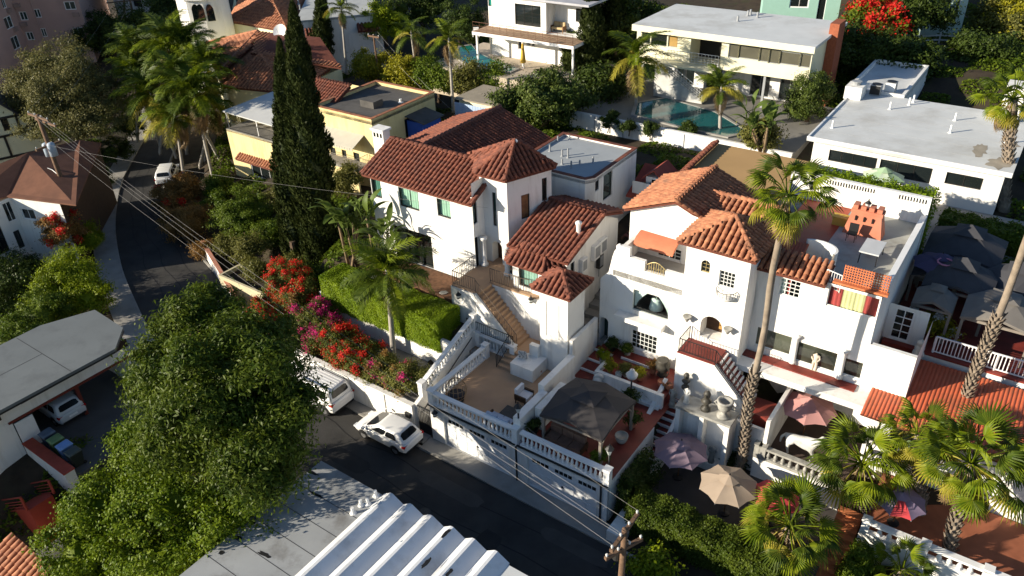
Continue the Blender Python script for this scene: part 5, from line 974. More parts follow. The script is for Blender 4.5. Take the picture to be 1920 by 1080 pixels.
struct('pool_terrace', MB().gbox(-30, -13, 36.2, 46, 6, 8.9), M('sunny_stone_paving', (.45, .38, .29), .85, .08, .8)); 
pool('', [at(862, 88, 9.), at(885, 84, 9.), at(895, 98, 9.), at(925, 112, 9.), at(970, 128, 9.), at(955, 134, 9.), at(880, 122, 9.), at(855, 105, 9)], 9.02, watermat('emerald_pool_water', (.01, .16, .12)), 'emerald green pool below the timber balcony')
def armchair(name, label, p, ang, mat, w=.65, d=.65, seat=.42, back=.85, n=1, fmat=None):
    t = thing(name, label, 'sofa' if n > 1 else 'chair', p); x = V((math.cos(ang), math.sin(ang), 0)); y = V((-x.y, x.x, 0)); fm = fmat or WOODB
    for i in range(n):
        c = p + x * (i - (n - 1) / 2) * w; m = MB(); m.obox(c + EZ * seat, x, y, EZ, w / 2 - .02, d / 2, .09); m.build('seat_cushion', mat, t); m = MB(); m.obox(c + y * (d / 2 - .06) + EZ * (seat + back) / 2 + EZ * .1, x, y, EZ, w / 2 - .02, .09, (back - seat) / 2); m.build('back_cushion', mat, t)
    for s_ in (-1, 1):
        m = MB(); m.obox(p + x * s_ * (n * w / 2 + .04) + EZ * .45, x, y, EZ, .04, d / 2, .18); m.build('arm', fm, t)
        for q in (-1, 1): MB().bar(p + x * s_ * (n * w / 2 + .02) + y * q * (d / 2 - .06), p + x * s_ * (n * w / 2 + .02) + y * q * (d / 2 - .06) + EZ * .38, .06).build('leg', fm, t)
    return t
TANC = M('tan_cushion', (.48, .36, .2), .9, .08, 3); armchair('balcony_chair', 'dark-backed chair at the far end of the timber balcony', at(925, 40, zf + .03), TH, WOODB); armchair('balcony_chair', 'wicker tan chair beside the glass doors on the timber balcony', at(951, 41, zf + .03), TH, TANC); armchair('balcony_sofa', 'tan two-seat sofa on the timber balcony', at(1047, 60, zf + .03), TH, TANC, n=2)
armchair('pool_chair', 'white garden chair beside the emerald pool', at(893, 68, 9.0), TH + .6, WHITE, fmat=WHITE); armchair('pool_sofa', 'dark sofa with orange throw under the timber balcony', at(1000, 104, 9.0), TH, M('slate_cushion', (.12, .12, .15), .9), n=3); armchair('deck_chair', 'white reclining deck chair at the balcony end of the pool terrace', at(1040, 110, 9.0), TH - .8, WHITE, fmat=WHITE)
# --- mint houses at the upper right edge
for i, (x0, x1, y0, col, lb) in enumerate([(1428, 1572, 26, (.30, .50, .42), 'mint green house beyond the modernist flat roof'), (1735, 1810, 22, (.50, .62, .55), 'pale mint house at the upper edge beyond the red shrub')]):
    t = thing('mint_house', lb, 'house', at((x0 + x1) / 2, y0, 12)); p, q = at(x0, y0 - 2, 12), at(x1, y0 + 2, 12); w = Wall(p, q, 9, 16, M('mint_%d' % i, col, .8, .04)); L = w.L; w.hole(L * .35, L * .6, 12.6, 14, nx=2, frame=WHITE, fw=.12); w.hole(L * .72, L * .82, 11, 14, frame=WHITE); w.build(t); bk = -w.n * 8; Wall(q, q + bk, 9, 16, M('mint_%d' % i, col)).build(t); Wall(p + bk, p, 9, 16, M('mint_%d' % i, col)).build(t); m = MB(); m.slab([V((*(p + w.n * .6)[:2], 15.8)), V((*(q + w.n * .6)[:2], 15.8)), V((*(q + bk)[:2], 17.5)), V((*(p + bk)[:2], 17.5))], .2); m.build('roof', ROOFG, t)
t = thing('picket_fence', 'white post-and-rail fence on the dark slope', 'fence', at(1740, 80, 10)); pts = [at(x, y, 9.6) for x, y in ((1685, 78), (1722, 82), (1760, 80), (1800, 84))]
for p in pts: MB().bar(p - EZ * .6, p + EZ * 1.0, .14).build('post', WHITE, t)
for p, q in zip(pts, pts[1:]):
    for z in (.3, .75): MB().bar(p + EZ * z, q + EZ * z, .06, .14).build('rail', WHITE, t)
# --- low buildings between: tan roof, dormer cottage, blue fence, shed
t = thing('tan_roof_building', 'low building with plain tan flat roof behind the villa', 'building', g(8, 24, 7)); block(t, 5.2, 12.2, 20.5, 27.5, 5, 9.6, STUC); m = MB(); m.slab([g(5.0, 20.3, 9.7), g(12.4, 20.3, 9.7), g(12.4, 27.7, 10.1), g(5.0, 27.7, 10.1)], .15); m.build('roof', M('tan_roofing', (.40, .25, .11), .85, .06, .5), t); T = TileRoof(t, TILE, .34, .42, 'ridge'); T.cap(g(5.2, 20.5, 9.95), g(5.2, 27.3, 10.3), 1.5); T.cap(g(5.0, 20.5, 9.85), g(5.0, 27.3, 10.2), 1.5); T.done()
t = thing('dormer_cottage', 'small cottage with red roof and arched dormer between the houses', 'house', g(3.6, 20.5, 6)); RRF = M('red_roof_sheet', (.27, .055, .035), .8, .15, 2); block(t, 2.4, 4.8, 19.6, 24, 5, 8.7, STUC, front=[(1202, 323, 1211, 345), (1216, 332, 1224, 347)]); m = MB(); m.slab([g(2.1, 19.3, 8.6), g(5.1, 19.3, 8.6), g(5.1, 22, 10), g(2.1, 22, 10)], .12); m.build('roof', RRF, t); m = MB(); m.prism([g(3.2, 20.0), g(4.4, 20.0), g(4.4, 21.8), g(3.2, 21.8)], 8.8, 10.0); m.build('dormer', STUC, t); m = MB(); m.slab([g(3.0, 19.8, 9.95), g(3.8, 19.8, 10.6), g(3.8, 22, 10.6), g(3.0, 22, 9.95)], .1); m.slab([g(3.8, 19.8, 10.6), g(4.6, 19.8, 9.95), g(4.6, 22, 9.95), g(3.8, 22, 10.6)], .1); m.build('dormer_roof', RRF, t); MB().gbox(3.65, 3.95, 19.97, 19.998, 9.2, 9.85).build('dormer_window', GLASS, t)
t = thing('slatted_canopy', 'dark slatted canopy over the side passage between the houses', 'canopy', g(4.2, 16, 6)); 
for k in range(7): MB().gbox(3.9, 5.7, 15.6 + k * .5, 15.9 + k * .5, 7.6, 7.66).build('slat', M('dark_red_slat', (.09, .03, .025), .7), t)
MB().gbox(3.85, 3.95, 15.4, 19, 7.45, 7.599).build('beam', WOODD, t); MB().gbox(5.6, 5.7, 15.4, 19, 7.45, 7.599).build('beam', WOODD, t)
struct('side_passage', MB().gbox(3.72, 5.98, 9.3, 19.5, 2.5, 3.6), CONC)
steps('side_steps', 'shaded concrete steps in the passage between the two white houses', g(3.75, 10.2, 3.6), g(5.5, 10.2, 3.6), E2 * .7, 9, .3, CONC, base=3)
t = thing('blue_fence', 'pale blue board fence behind the long tile roof', 'fence', g(-18.3, 29, 7)); 
for k in range(16): MB().gbox(-20.6 + k * .3, -20.32 + k * .3, 28.9, 28.95, 6, 8.6).build('board', M('pale_blue_paint', (.36, .46, .62), .7, .06, 2), t)
t = thing('low_shed', 'low shed with tan flat roof beside the dark tree', 'shed', g(-18, 31, 7)); block(t, -20.6, -15.5, 29.6, 33.5, 6, 8.7, CREAM); MB().gbox(-20.9, -15.2, 29.3, 33.8, 8.7, 8.85).build('roof', M('dusty_roof', (.30, .26, .2), .9, .1, 1), t)
# --- terrace with grey gazebos, corrugated roof, right edge
struct('gazebo_terrace', MB().gbox(20.4, 36, 14.6, 30, 3, 6.2), REDP)
CANV = M('charcoal_canvas', (.055, .055, .062), .85, .12, 1.5, .2, 30); CANL = M('grey_brown_canvas', (.17, .155, .14), .85, .1, 1.5); GPST = M('grey_brown_timber', (.22, .19, .16), .7, .15, 3)
def gazebo(name, label, ca, cb, z0, ze, za, hw, mat, top=.5, rotz=0.0):
    t = thing(name, label, 'gazebo', g(ca, cb, z0)); c = g(ca, cb)
    def loc(u, v, z): q = TH + rotz; return V((c.x + u * math.cos(q) - v * math.sin(q), c.y + u * math.sin(q) + v * math.cos(q), z))
    cs = [(-1, -1), (1, -1), (1, 1), (-1, 1)]; f = .3
    E_ = [loc(x * hw, y * hw, ze) for x, y in cs]; I_ = [loc(x * hw * f, y * hw * f, za) for x, y in cs]
    for i in range(4):
        m = MB(); mid = (E_[i] + E_[(i + 1) % 4]) / 2 + EZ * .42; m.add([E_[i], mid, E_[(i + 1) % 4], I_[(i + 1) % 4], I_[i]], [(0, 1, 4), (1, 3, 4), (1, 2, 3)]); m.build('canopy_panel', mat, t)
        m = MB(); m.add([E_[i], mid, E_[(i + 1) % 4], E_[(i + 1) % 4] - EZ * .14, mid - EZ * .14, E_[i] - EZ * .14], [(0, 1, 4, 5), (1, 2, 3, 4)]); m.build('valance', mat, t)
    J = [loc(x * hw * (f + .1), y * hw * (f + .1), za + .05) for x, y in cs]; apx = loc(0, 0, za + top)
    for i in range(4): MB().add([J[i], J[(i + 1) % 4], apx], [(0, 1, 2)]).build('vent_panel', mat, t)
    for i, (x, y) in enumerate(cs):
        p = loc(x * hw * .92, y * hw * .92, 0); MB().bar(V((p.x, p.y, z0)), V((p.x, p.y, ze + .02)), .14).build('post', GPST, t)
        q = loc(x * hw * .92, y * hw * -.0, ze - .1); MB().bar(V((p.x, p.y, ze - .7)), p.lerp(V((q.x, q.y, 0)), .3) + EZ * (ze - .12), .08).build('brace', GPST, t)
        n2 = cs[(i + 1) % 4]; p2 = loc(n2[0] * hw * .92, n2[1] * hw * .92, ze - .1); MB().bar(V((p.x, p.y, ze - .1)), p2, .1, .14).build('beam', GPST, t)
    return t
gazebo('gazebo', 'grey canvas gazebo on the red terrace above the garage', 8.95, 2.55, GZ + .05, 4.75, 5.55, 1.85, M('taupe_canvas', (.05, .045, .045), .85, .1, 1.5, .2, 25), .35)
gazebo('terrace_gazebo', 'large charcoal gazebo by the hedge behind the roof deck', 22.6, 23.2, 6.2, 8.6, 9.6, 2.0, CANV); gazebo('terrace_gazebo', 'charcoal gazebo with mesh top in the middle of the gazebo row', 23.0, 19.3, 6.2, 8.5, 9.4, 1.7, CANV); gazebo('terrace_gazebo', 'grey-brown gazebo next to the white balcony planter', 22.2, 16.9, 6.2, 8.2, 8.9, 1.0, CANL, .3); gazebo('terrace_gazebo', 'grey-brown gazebo behind the leaning palm trunk', 25.3, 17.4, 6.2, 8.3, 9.1, 1.7, CANL, .3); gazebo('terrace_gazebo', 'small charcoal gazebo tucked against the roof deck wall', 21.7, 20.6, 6.2, 8.1, 8.8, 1.2, CANV, .3); gazebo('terrace_gazebo', 'charcoal gazebo between the picture edge and the middle row', 25.6, 20.8, 6.2, 8.3, 9.2, 1.6, CANV); gazebo('terrace_gazebo', 'charcoal gazebo at the picture edge beyond the palm trunk', 27.2, 21.5, 6.2, 8.4, 9.3, 1.8, CANV)
railing('terrace_railing', 'white railing along the red gazebo terrace above the corrugated roof', [g(22.9, 14.75, 6.3), g(25.8, 14.75, 6.3), g(29, 14.75, 6.3)], 1.0, .17, WHITE, bar=.045, rail=.07); t = thing('terrace_curb', 'red and white curb under the white terrace railing', 'wall', g(25, 14.7, 4)); MB().gbox(22.5, 30, 14.5, 14.9, 3, 6.2).build('wall', STUC, t); MB().gbox(22.5, 30, 14.45, 14.95, 6.2, 6.3).build('red_top', REDP, t)
cr = thing('corrugated_roof_house', 'low white building with red corrugated roof and sign band', 'building', g(25, 11, 1)); corrugated(cr, g(20.9, 8.9, 5.3), g(30.5, 8.9, 5.3), g(30.5, 14.2, 6.0), g(20.9, 14.2, 6.0), RCOR, .185, 'roof_rib', .045)
w = gwall(21.3, 9.4, 30.5, 9.4, .5, 5.25); w.hole(.5, 4.2, 3.9, 5.0, style='plain', glass=M('sign_board', (.16, .22, .10), .6, .1, 3), name='sign_board'); w.build(cr); gwall(21.3, 14, 21.3, 9.4, .5, 5.3).build(cr); gwall(30.5, 9.4, 30.5, 14, .5, 5.3).build(cr)
def text_obj(name, txt, size, mat, parent, p, x, y, extrude=.004):
    cu = bpy.data.curves.new(name, 'FONT'); cu.body = txt; cu.size = size; cu.extrude = extrude; o = bpy.data.objects.new('tmp', cu); COL.objects.link(o)
    me = bpy.data.meshes.new_from_object(o.evaluated_get(bpy.context.evaluated_depsgraph_get())); bpy.data.objects.remove(o); me.materials.clear(); me.materials.append(mat)
    m = Matrix((x, y, x.cross(y))).transposed().to_4x4(); m.translation = p; return link(name, me, parent, m)
text_obj('sign_lettering', 'Los\nAngeles'[:4], .42, WHITE, cr, w.pt(1.75, 4.55, -.12), w.d, EZ); 
for (u0, u1, cm) in ((.6, 1.2, (.6, .6, .62)), (2.6, 3.6, (.15, .3, .42))): m = MB(); m.obox(w.pt((u0 + u1) / 2, 4.45, -.11), w.d, w.n, EZ, (u1 - u0) / 2, .01, .4); m.build('poster', M('poster_%d' % int(u0 * 10), cm, .6, .4, 4), cr)
# hidden lower patio below the villa ledge
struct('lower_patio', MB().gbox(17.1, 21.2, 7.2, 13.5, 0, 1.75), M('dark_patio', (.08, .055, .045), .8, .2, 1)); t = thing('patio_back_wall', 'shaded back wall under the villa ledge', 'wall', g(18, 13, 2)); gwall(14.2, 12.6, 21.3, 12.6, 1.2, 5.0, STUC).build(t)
balustrade('balustrade', 'stone-white balustrade in front of the horse statue', g(16.75, 7.1, 1.75), g(20.6, 7.1, 1.75), h=.8, mat=STONE, posts=(0, .07, 1), r=.11, step=.36); t = thing('patio_front_wall', 'white wall below the balustrade of the horse patio', 'wall', g(18.8, 7, .3)); MB().gbox(16.6, 21.2, 6.95, 7.2, -.2, 1.74).build('wall', STUC, t)
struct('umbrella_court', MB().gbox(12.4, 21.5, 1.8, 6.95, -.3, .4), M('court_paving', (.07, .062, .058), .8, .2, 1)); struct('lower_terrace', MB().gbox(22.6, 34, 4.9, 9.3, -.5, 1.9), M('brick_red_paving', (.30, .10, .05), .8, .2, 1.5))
t = thing('lower_terrace_wall', 'white wall carrying the lower right balustrade', 'wall', g(26, 4.8, 0)); MB().gbox(22.6, 34, 4.55, 4.88, -.5, 1.95).build('wall', STUC, t)
balustrade('balustrade', 'white balustrade along the lower terrace behind the fan palms', g(22.8, 4.72, 1.95), g(33, 4.72, 1.95), h=.8, posts=(0, .25, .5), r=.12, step=.42, wid=.3); steps('brick_steps', 'orange-red brick steps beside the ivy pillar', g(21.4, 2.6, .1), g(22.5, 2.6, .1), E2 * .36, 9, .2, M('brick_orange', (.45, .15, .06), .8, .15, 2), base=-.2)
t = thing('street_steps_wall', 'low white wall beside the street corner below the hedge', 'wall', g(13, -.3, 0)); MB().gbox(12.1, 12.9, -.9, 1.3, -.2, .7).build('wall', STUC, t)
# ------------------------------------------------------------------ vegetation
BARK = M('bark', (.11, .075, .05), .95, .3, 4, .6, 18); BARKP = M('pale_bark', (.42, .38, .33), .9, .25, 3, .4, 18)
PTRUNK = M('palm_trunk', (.26, .21, .16), .95, .25, 3, .6, 14, dirt=(.16, .12, .09), dscale=1.5)
def L_(n, a, b, t=.3): return leafmat(n, a, b, t)
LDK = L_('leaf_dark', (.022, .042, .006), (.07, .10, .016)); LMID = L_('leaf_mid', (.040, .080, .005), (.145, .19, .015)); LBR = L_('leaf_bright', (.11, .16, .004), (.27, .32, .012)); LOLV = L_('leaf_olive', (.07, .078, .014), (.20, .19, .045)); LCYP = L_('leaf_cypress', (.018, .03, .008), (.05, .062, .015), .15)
LHED = L_('leaf_hedge', (.09, .16, .004), (.24, .32, .012)); LRED = L_('bract_red', (.48, .012, .012), (.78, .05, .03), .4); LMAG = L_('bract_magenta', (.5, .015, .14), (.75, .05, .28), .4); LRUS = L_('leaf_rust', (.15, .085, .02), (.36, .20, .06), .3); LYEL = L_('leaf_yellow', (.17, .17, .008), (.36, .32, .02))
PGRN = L_('palm_green', (.07, .12, .005), (.23, .27, .012), .3); PYEL = L_('palm_yellow', (.22, .20, .02), (.42, .36, .05), .35); PDEAD = L_('palm_dead', (.17, .11, .055), (.34, .24, .13), .2); PDRK = L_('palm_dark', (.030, .058, .005), (.10, .135, .012), .25); LBAN = L_('leaf_banana', (.05, .09, .012), (.14, .19, .04), .3)
def np_mesh(name, verts, nper, mat):
    """verts (N*nper,3): one n-gon per leaf"""
    n = len(verts); k = n // nper; me = bpy.data.meshes.new(name); me.vertices.add(n); me.vertices.foreach_set('co', np.ascontiguousarray(verts, np.float32).ravel())
    me.loops.add(n); me.loops.foreach_set('vertex_index', np.arange(n, dtype=np.int32)); me.polygons.add(k); me.polygons.foreach_set('loop_start', np.arange(0, n, nper, dtype=np.int32)); me.materials.append(mat); me.update(calc_edges=True); return me
def nrm(a): return a / np.maximum(np.linalg.norm(a, axis=-1, keepdims=True), 1e-9)
def leaf_quads(C, N, L, Wd, rng):
    n = len(C); N = nrm(N + rng.normal(0, .55, (n, 3))); r = rng.normal(0, 1, (n, 3)); T = nrm(r - N * (r * N).sum(1, keepdims=True)); B = np.cross(N, T)
    l = (L * rng.uniform(.6, 1.35, (n, 1))); w = Wd * rng.uniform(.7, 1.3, (n, 1)); dr = np.array([0, 0, -1.]) * l * .15
    return np.stack([C - T * l * .5, C + B * w * .5, C + T * l * .5 + dr, C - B * w * .5], 1).reshape(-1, 3)
def ell_clumps(ells, n, rng, shell=(.55, 1.0), zmin=-.75):
    vol = np.array([e[3] * e[4] * e[5] for e in ells]) ** .75; idx = rng.choice(len(ells), n, p=vol / vol.sum()); d = nrm(rng.normal(0, 1, (n * 3, 3))); d = d[d[:, 2] > zmin][:n]; E = np.array(ells)[idx[:len(d)]]
    r = rng.uniform(*shell, (len(d), 1)); return E[:, :3] + d * E[:, 3:] * r, d
def crown(parent, ells, nl, L, Wd, mat, nc=None, cs=.8, name='crown', rng=RNG, flat=.6, shell=(.5, 1.0), extra=None, droop=0., core=True):
    ells = [tuple(float(x) for x in e) for e in ells]; nc = nc or max(12, nl // 220); C0, D0 = ell_clumps(ells, nc, rng, shell); k = nl // len(C0); n = k * len(C0)
    sz = np.repeat(cs * rng.uniform(.55, 1.35, (len(C0), 1)), k, 0); off = rng.normal(0, .5, (n, 3)) * sz; off[:, 2] *= flat; C = np.repeat(C0, k, 0) + off; C[:, 2] -= droop * (off[:, 0] ** 2 + off[:, 1] ** 2)
    Nn = nrm(np.repeat(D0, k, 0) * .6 + nrm(off) * .7 + np.array([0, 0, .45])); vs_ = leaf_quads(C, Nn, L, Wd, rng); o0 = np.array(rootof(parent).location); me = np_mesh(name, vs_ - o0, 4, mat)
    o = bpy.data.objects.new(name, me); COL.objects.link(o); o.parent = parent
    if core:
        m = MB()
        for e in ells:
            b0 = len(m.v); nu, nv = 10, 7
            for i in range(nv + 1):
                for j in range(nu): th, ph = math.pi * i / nv, 2 * math.pi * j / nu; rr = .43 * random.uniform(.8, 1.1); m.v.append((e[0] + e[3] * rr * math.sin(th) * math.cos(ph), e[1] + e[4] * rr * math.sin(th) * math.sin(ph), e[2] + e[5] * rr * math.cos(th)))
            for i in range(nv):
                for j in range(nu): a, b = b0 + i * nu + j, b0 + i * nu + (j + 1) % nu; m.f.append((a, b, b + nu, a + nu))
        m.build('inner_foliage', mat, parent)
    if extra:
        for (mt, frac, nm, ll) in extra:
            q = rng.choice(len(C0), max(2, int(len(C0) * frac)), replace=False); kk = k + 1; cc = np.repeat(C0[q] + D0[q] * cs * .35, kk, 0) + rng.normal(0, .32, (len(q) * kk, 3)) * cs; v2 = leaf_quads(cc, nrm(np.repeat(D0[q], kk, 0) + [0, 0, .4]), ll, ll * .8, rng)
            o2 = bpy.data.objects.new(nm, np_mesh(nm, v2 - o0, 4, mt)); COL.objects.link(o2); o2.parent = parent
    return o, C0
def tree(name, label, base, ells, nl, L, Wd, mat, cs=.8, tr=.25, bark=BARK, cat='tree', group=None, limbs=7, **k):
    base = V(base); t = thing(name, label, cat, base, group); o, C0 = crown(t, ells, nl, L, Wd, mat, cs=cs, **k); c = V(ells[0][:3]); m = MB(); h = c.z - base.z
    if tr:
        fork = base.lerp(c, .5) + V((random.uniform(-.2, .2), random.uniform(-.2, .2), 0)); m.tube([base - EZ * .3, base.lerp(fork, .5) + V((.08, -.05, 0)), fork, fork.lerp(c, .7)], [tr * 1.25, tr, tr * .8, tr * .35], 8)
        for i in range(limbs):
            e = V(C0[int(i * len(C0) / limbs)]); s = base.lerp(fork, random.uniform(.65, 1)); mid = s.lerp(e, .5) + EZ * (.12 * (e - s).length); m.tube([s, mid, s.lerp(e, .92)], [tr * .5, tr * .32, tr * .1], 6)
        m.build('trunk', bark, t, True)
    return t
def E3(p, rx, ry, rz): return (p.x, p.y, p.z, rx, ry, rz)
def shrub(name, label, px, py, z, r, rz, nl, mat, L=.16, Wd=.1, group=None, extra=None, cat='shrub', n=1, cs=.5, dz=None, tr=.06):
    c = at(px, py, z); rng = random.Random(px * 7 + py); ells = [E3(c, r, r, rz)] + [E3(c + V((rng.uniform(-.7, .7) * r, rng.uniform(-.7, .7) * r, rng.uniform(-.25, .3) * rz)), r * .6, r * .6, rz * .65) for _ in range(n)]
    return tree(name, label, V((c.x, c.y, max(z - rz * (dz or 1.1), -4))), ells, nl, L, Wd, mat, cs=cs, tr=tr, cat=cat, group=group, limbs=4, extra=extra)
# --- fronds
def fan_frond(mat, R=1.0, pet=1.0, seg=24, span=250, droop=.25, dead=False, seed=0):
    rg = random.Random(seed); m = MB(); m.tube([(0, 0, 0), (pet * .5, 0, .06), (pet, 0, 0)], [.03, .025, .018], 4); sp = math.radians(span)
    for i in range(seg):
        a0, a1 = -sp / 2 + sp * i / seg, -sp / 2 + sp * (i + 1) / seg; am = (a0 + a1) / 2; rr = R * (1 - .22 * abs(am) / (sp / 2)) * rg.uniform(.92, 1.06); pts = []
        def P(a, r, lift=0.):
            z = -droop * (r / R) ** 2 * R + lift - .12 * abs(a) * r; return (pet + r * math.cos(a), r * math.sin(a), z)
        r1 = rr * .55; b = len(m.v); td = rg.uniform(.02, .22) * R
        m.v += [P(am, .02), P(a0, r1), P(am, r1, .045 * R), P(a1, r1), P(am + rg.uniform(-.05, .05), rr, -td)]; mid0, mid1 = P(am - (a1 - a0) * .22, rr * .8, -td * .3), P(am + (a1 - a0) * .22, rr * .8, -td * .3); m.v += [mid0, mid1]
        m.f += [(b, b + 1, b + 2), (b, b + 2, b + 3), (b + 1, b + 5, b + 2), (b + 2, b + 6, b + 3), (b + 2, b + 5, b + 4), (b + 2, b + 4, b + 6)]
    return m.mesh('fan_frond_' + mat.name, mat)
def feather_frond(mat, L=2.4, n=44, arch=.9, leaf=.66, seed=0, wd=.05):
    rg = random.Random(seed); m = MB(); R_ = []
    for i in range(9): t = i / 8; R_.append(V((L * (t - .18 * t * t), 0, L * (.32 * t - arch * .62 * t * t))))
    m.tube(R_, [.03 * (1 - .8 * i / 8) + .004 for i in range(9)], 4)
    for i in range(n):
        t = .12 + .88 * i / (n - 1); k = min(int(t * 8), 7); f = t * 8 - k; p = R_[k].lerp(R_[k + 1], f); d = (R_[k + 1] - R_[k]).normalized(); up = V((-d.z, 0, d.x)); ll = leaf * math.sin(math.pi * (.15 + .8 * t)) ** .6 * rg.uniform(.8, 1.15)
        for s in (-1, 1):
            o = (V((0, s, 0)) * .85 + d * .55 + up * rg.uniform(-.05, .35)).normalized(); q = p + o * ll * .55; e = p + o * ll - EZ * ll * rg.uniform(.25, .6); w = d * wd; b = len(m.v); m.v += [tuple(p - w * .4), tuple(p + w * .4), tuple(q + w * .5), tuple(e), tuple(q - w * .5)]; m.f += [(b, b + 1, b + 2, b + 4), (b + 4, b + 2, b + 3)]
    return m.mesh('feather_frond_' + mat.name, mat)
FAN = [fan_frond(PGRN, .72, 1.15, 22, 235, seed=1, droop=.25), fan_frond(PGRN, .78, 1.05, 20, 200, droop=.5, seed=2), fan_frond(PDRK, .75, 1.1, 22, 220, droop=.35, seed=3), fan_frond(PDRK, .7, 1.2, 18, 180, droop=.6, seed=7)]; FANY = [fan_frond(PYEL, .75, 1.0, 20, 210, droop=.5, seed=4)]; FAND = [fan_frond(PDEAD, .8, .8, 14, 120, .9, seed=5), fan_frond(PDEAD, .7, 1.0, 10, 70, 1.2, seed=6)]
FEA = [feather_frond(PGRN, arch=1.05, seed=1), feather_frond(PDRK, 2.4, arch=1.3, seed=2), feather_frond(PDRK, 2.3, arch=.85, seed=3)]; FEAY = [feather_frond(PYEL, 2.3, arch=1.35, leaf=.7, seed=4)]; FEAD = [feather_frond(PDEAD, 2.0, arch=1.6, seed=5)]
def frond_m(p, az, el, sc, roll=0.):
    x = V((math.cos(az) * math.cos(el), math.sin(az) * math.cos(el), math.sin(el))); y = EZ.cross(x)
    y = y.normalized() if y.length > .05 else V((-math.sin(az), math.cos(az), 0)); z = x.cross(y); m = Matrix((x * sc, y * sc, z * sc)).transposed().to_4x4() @ Matrix.Rotation(roll, 4, 'X'); m.translation = p; return m
def best_top(base, px, py):
    best = None
    for i in range(400):
        z = base.z + .05 * i
        if z > 30: break
        q = at(px, py, z); d = math.hypot(q.x - base.x, q.y - base.y)
        if best is None or d < best[0]: best = (d, q)
    return best[1]
def fan_palm(label, base, top, sc=1.3, n=34, dead=14, tr=.22, boots=.5, name='fan_palm', yel=.18, seed=0, group='fan palms'):
    rg = random.Random(seed); base, top = V(base), V(top); t = thing(name, label, 'palm tree', base, group); m = MB(); K = 14; ax = [base.lerp(top, i / K) + V((.1 * math.sin(i * .9 + seed), .1 * math.cos(i * .7 + seed), 0)) * (1 if 0 < i < K else 0) for i in range(K + 1)]
    m.tube([base - EZ * .3] + ax, [tr * 1.5] + [tr * (1.25 - .4 * min(1, i / 4)) * (1 + .05 * math.sin(i * 2.1)) for i in range(K + 1)], 10); m.build('trunk', PTRUNK, t, True)
    if boots:
        bm = MB(); H = (top - base).length; nb = int(H * boots / .13); d = (top - base).normalized(); x0 = d.cross(V((0, 1, 0))).normalized(); y0 = d.cross(x0)
        for i in range(nb):
            f = i / nb * boots; q = f * K; k = min(int(q), K - 1); p = ax[k].lerp(ax[k + 1], q - k)
            for j in range(5): an = 2 * math.pi * (j / 5 + i * .13) + rg.uniform(-.15, .15); r = x0 * math.cos(an) + y0 * math.sin(an); s = x0 * -math.sin(an) + y0 * math.cos(an); o = p + r * tr * .95; b = len(bm.v); bm.v += [tuple(o - s * .09), tuple(o + s * .09), tuple(o + d * .26 + r * rg.uniform(.1, .2) + s * .05), tuple(o + d * .26 + r * .16 - s * .03), tuple(o + r * .07 - d * .03)]; bm.f += [(0 + b, 4 + b, 3 + b), (4 + b, 1 + b, 2 + b, 3 + b), (b, b + 1, b + 4)]
        o = bm.build('leaf_bases', PTRUNK, t); o['kind'] = 'stuff'
    for i in range(n):
        f = (i + .5) / n; az = i * 2.39996 + rg.uniform(-.25, .25); el = math.radians(80 - 120 * f ** .8 + rg.uniform(-14, 14)); me = rg.choice(FANY) if (f > .72 and rg.random() < yel * 3) else FAN[rg.choice([0, 1, 1, 2, 2, 3])]
        link('frond', me, t, frond_m(top + V((math.cos(az), math.sin(az), 0)) * .08, az, el, sc * rg.uniform(.7, 1.15), rg.uniform(-.5, .5)))
    for i in range(dead): az = rg.uniform(0, 6.28); link('dead_frond', rg.choice(FAND), t, frond_m(top - EZ * rg.uniform(.1, .6), az, math.radians(rg.uniform(-82, -48)), sc * rg.uniform(.7, 1.0), rg.uniform(-.5, .5)))
    return t
def feather_palm(label, base, top, sc=1.0, n=18, dead=2, tr=.16, name='feather_palm', yel=.15, seed=0, group='feather palms', lean=0, mat=None):
    rg = random.Random(seed); base, top = V(base), V(top); t = thing(name, label, 'palm tree', base, group); m = MB(); K = 8
    m.tube([base - EZ * .3] + [base.lerp(top, i / K) for i in range(K + 1)] + [top + EZ * .7 * sc], [tr * 1.3] + [tr * (1.15 - .35 * i / K) for i in range(K + 1)] + [tr * .4], 9); m.build('trunk', mat or M('smooth_palm_trunk', (.36, .33, .29), .9, .15, 4, .3, 12), t, True)
    for i in range(n):
        f = (i + .5) / n; az = i * 2.39996 + rg.uniform(-.2, .2); el = math.radians(72 - 85 * f + rg.uniform(-8, 8)); me = FEAY[0] if (f > .6 and rg.random() < yel * 2) else FEA[rg.choice([0, 1, 2])]
        link('frond', me, t, frond_m(top + EZ * .5 * sc * (1 - f), az, el, sc * rg.uniform(.85, 1.1), rg.uniform(-.4, .4)))
    for i in range(dead): link('dead_frond', FEAD[0], t, frond_m(top, rg.uniform(0, 6.28), math.radians(rg.uniform(-70, -40)), sc * .9))
    return t
def paddle_leaf(mat, L=1.3, W=.42, seed=0):
    m = MB(); N = 8; m.tube([(-.9, 0, -.05), (-.4, 0, .02), (0, 0, 0)], [.03, .03, .02], 4)
    for i in range(N + 1): t = i / N; w = W * math.sin(math.pi * min(.98, t * .9 + .06)) ** .7 * .5; z = .18 * math.sin(t * 2.4) * L - .28 * t * t * L; x = L * t; m.v += [(x, -w, z + .3 * w), (x, 0, z), (x, w, z + .3 * w)]
    b = len(m.v) - 3 * (N + 1)
    for i in range(N): a = b + 3 * i; m.f += [(a, a + 3, a + 4, a + 1), (a + 1, a + 4, a + 5, a + 2)]
    return m.mesh('paddle_leaf', mat, True)
PAD = [paddle_leaf(LBAN, seed=1), paddle_leaf(LBAN, 1.1, .36, 2)]
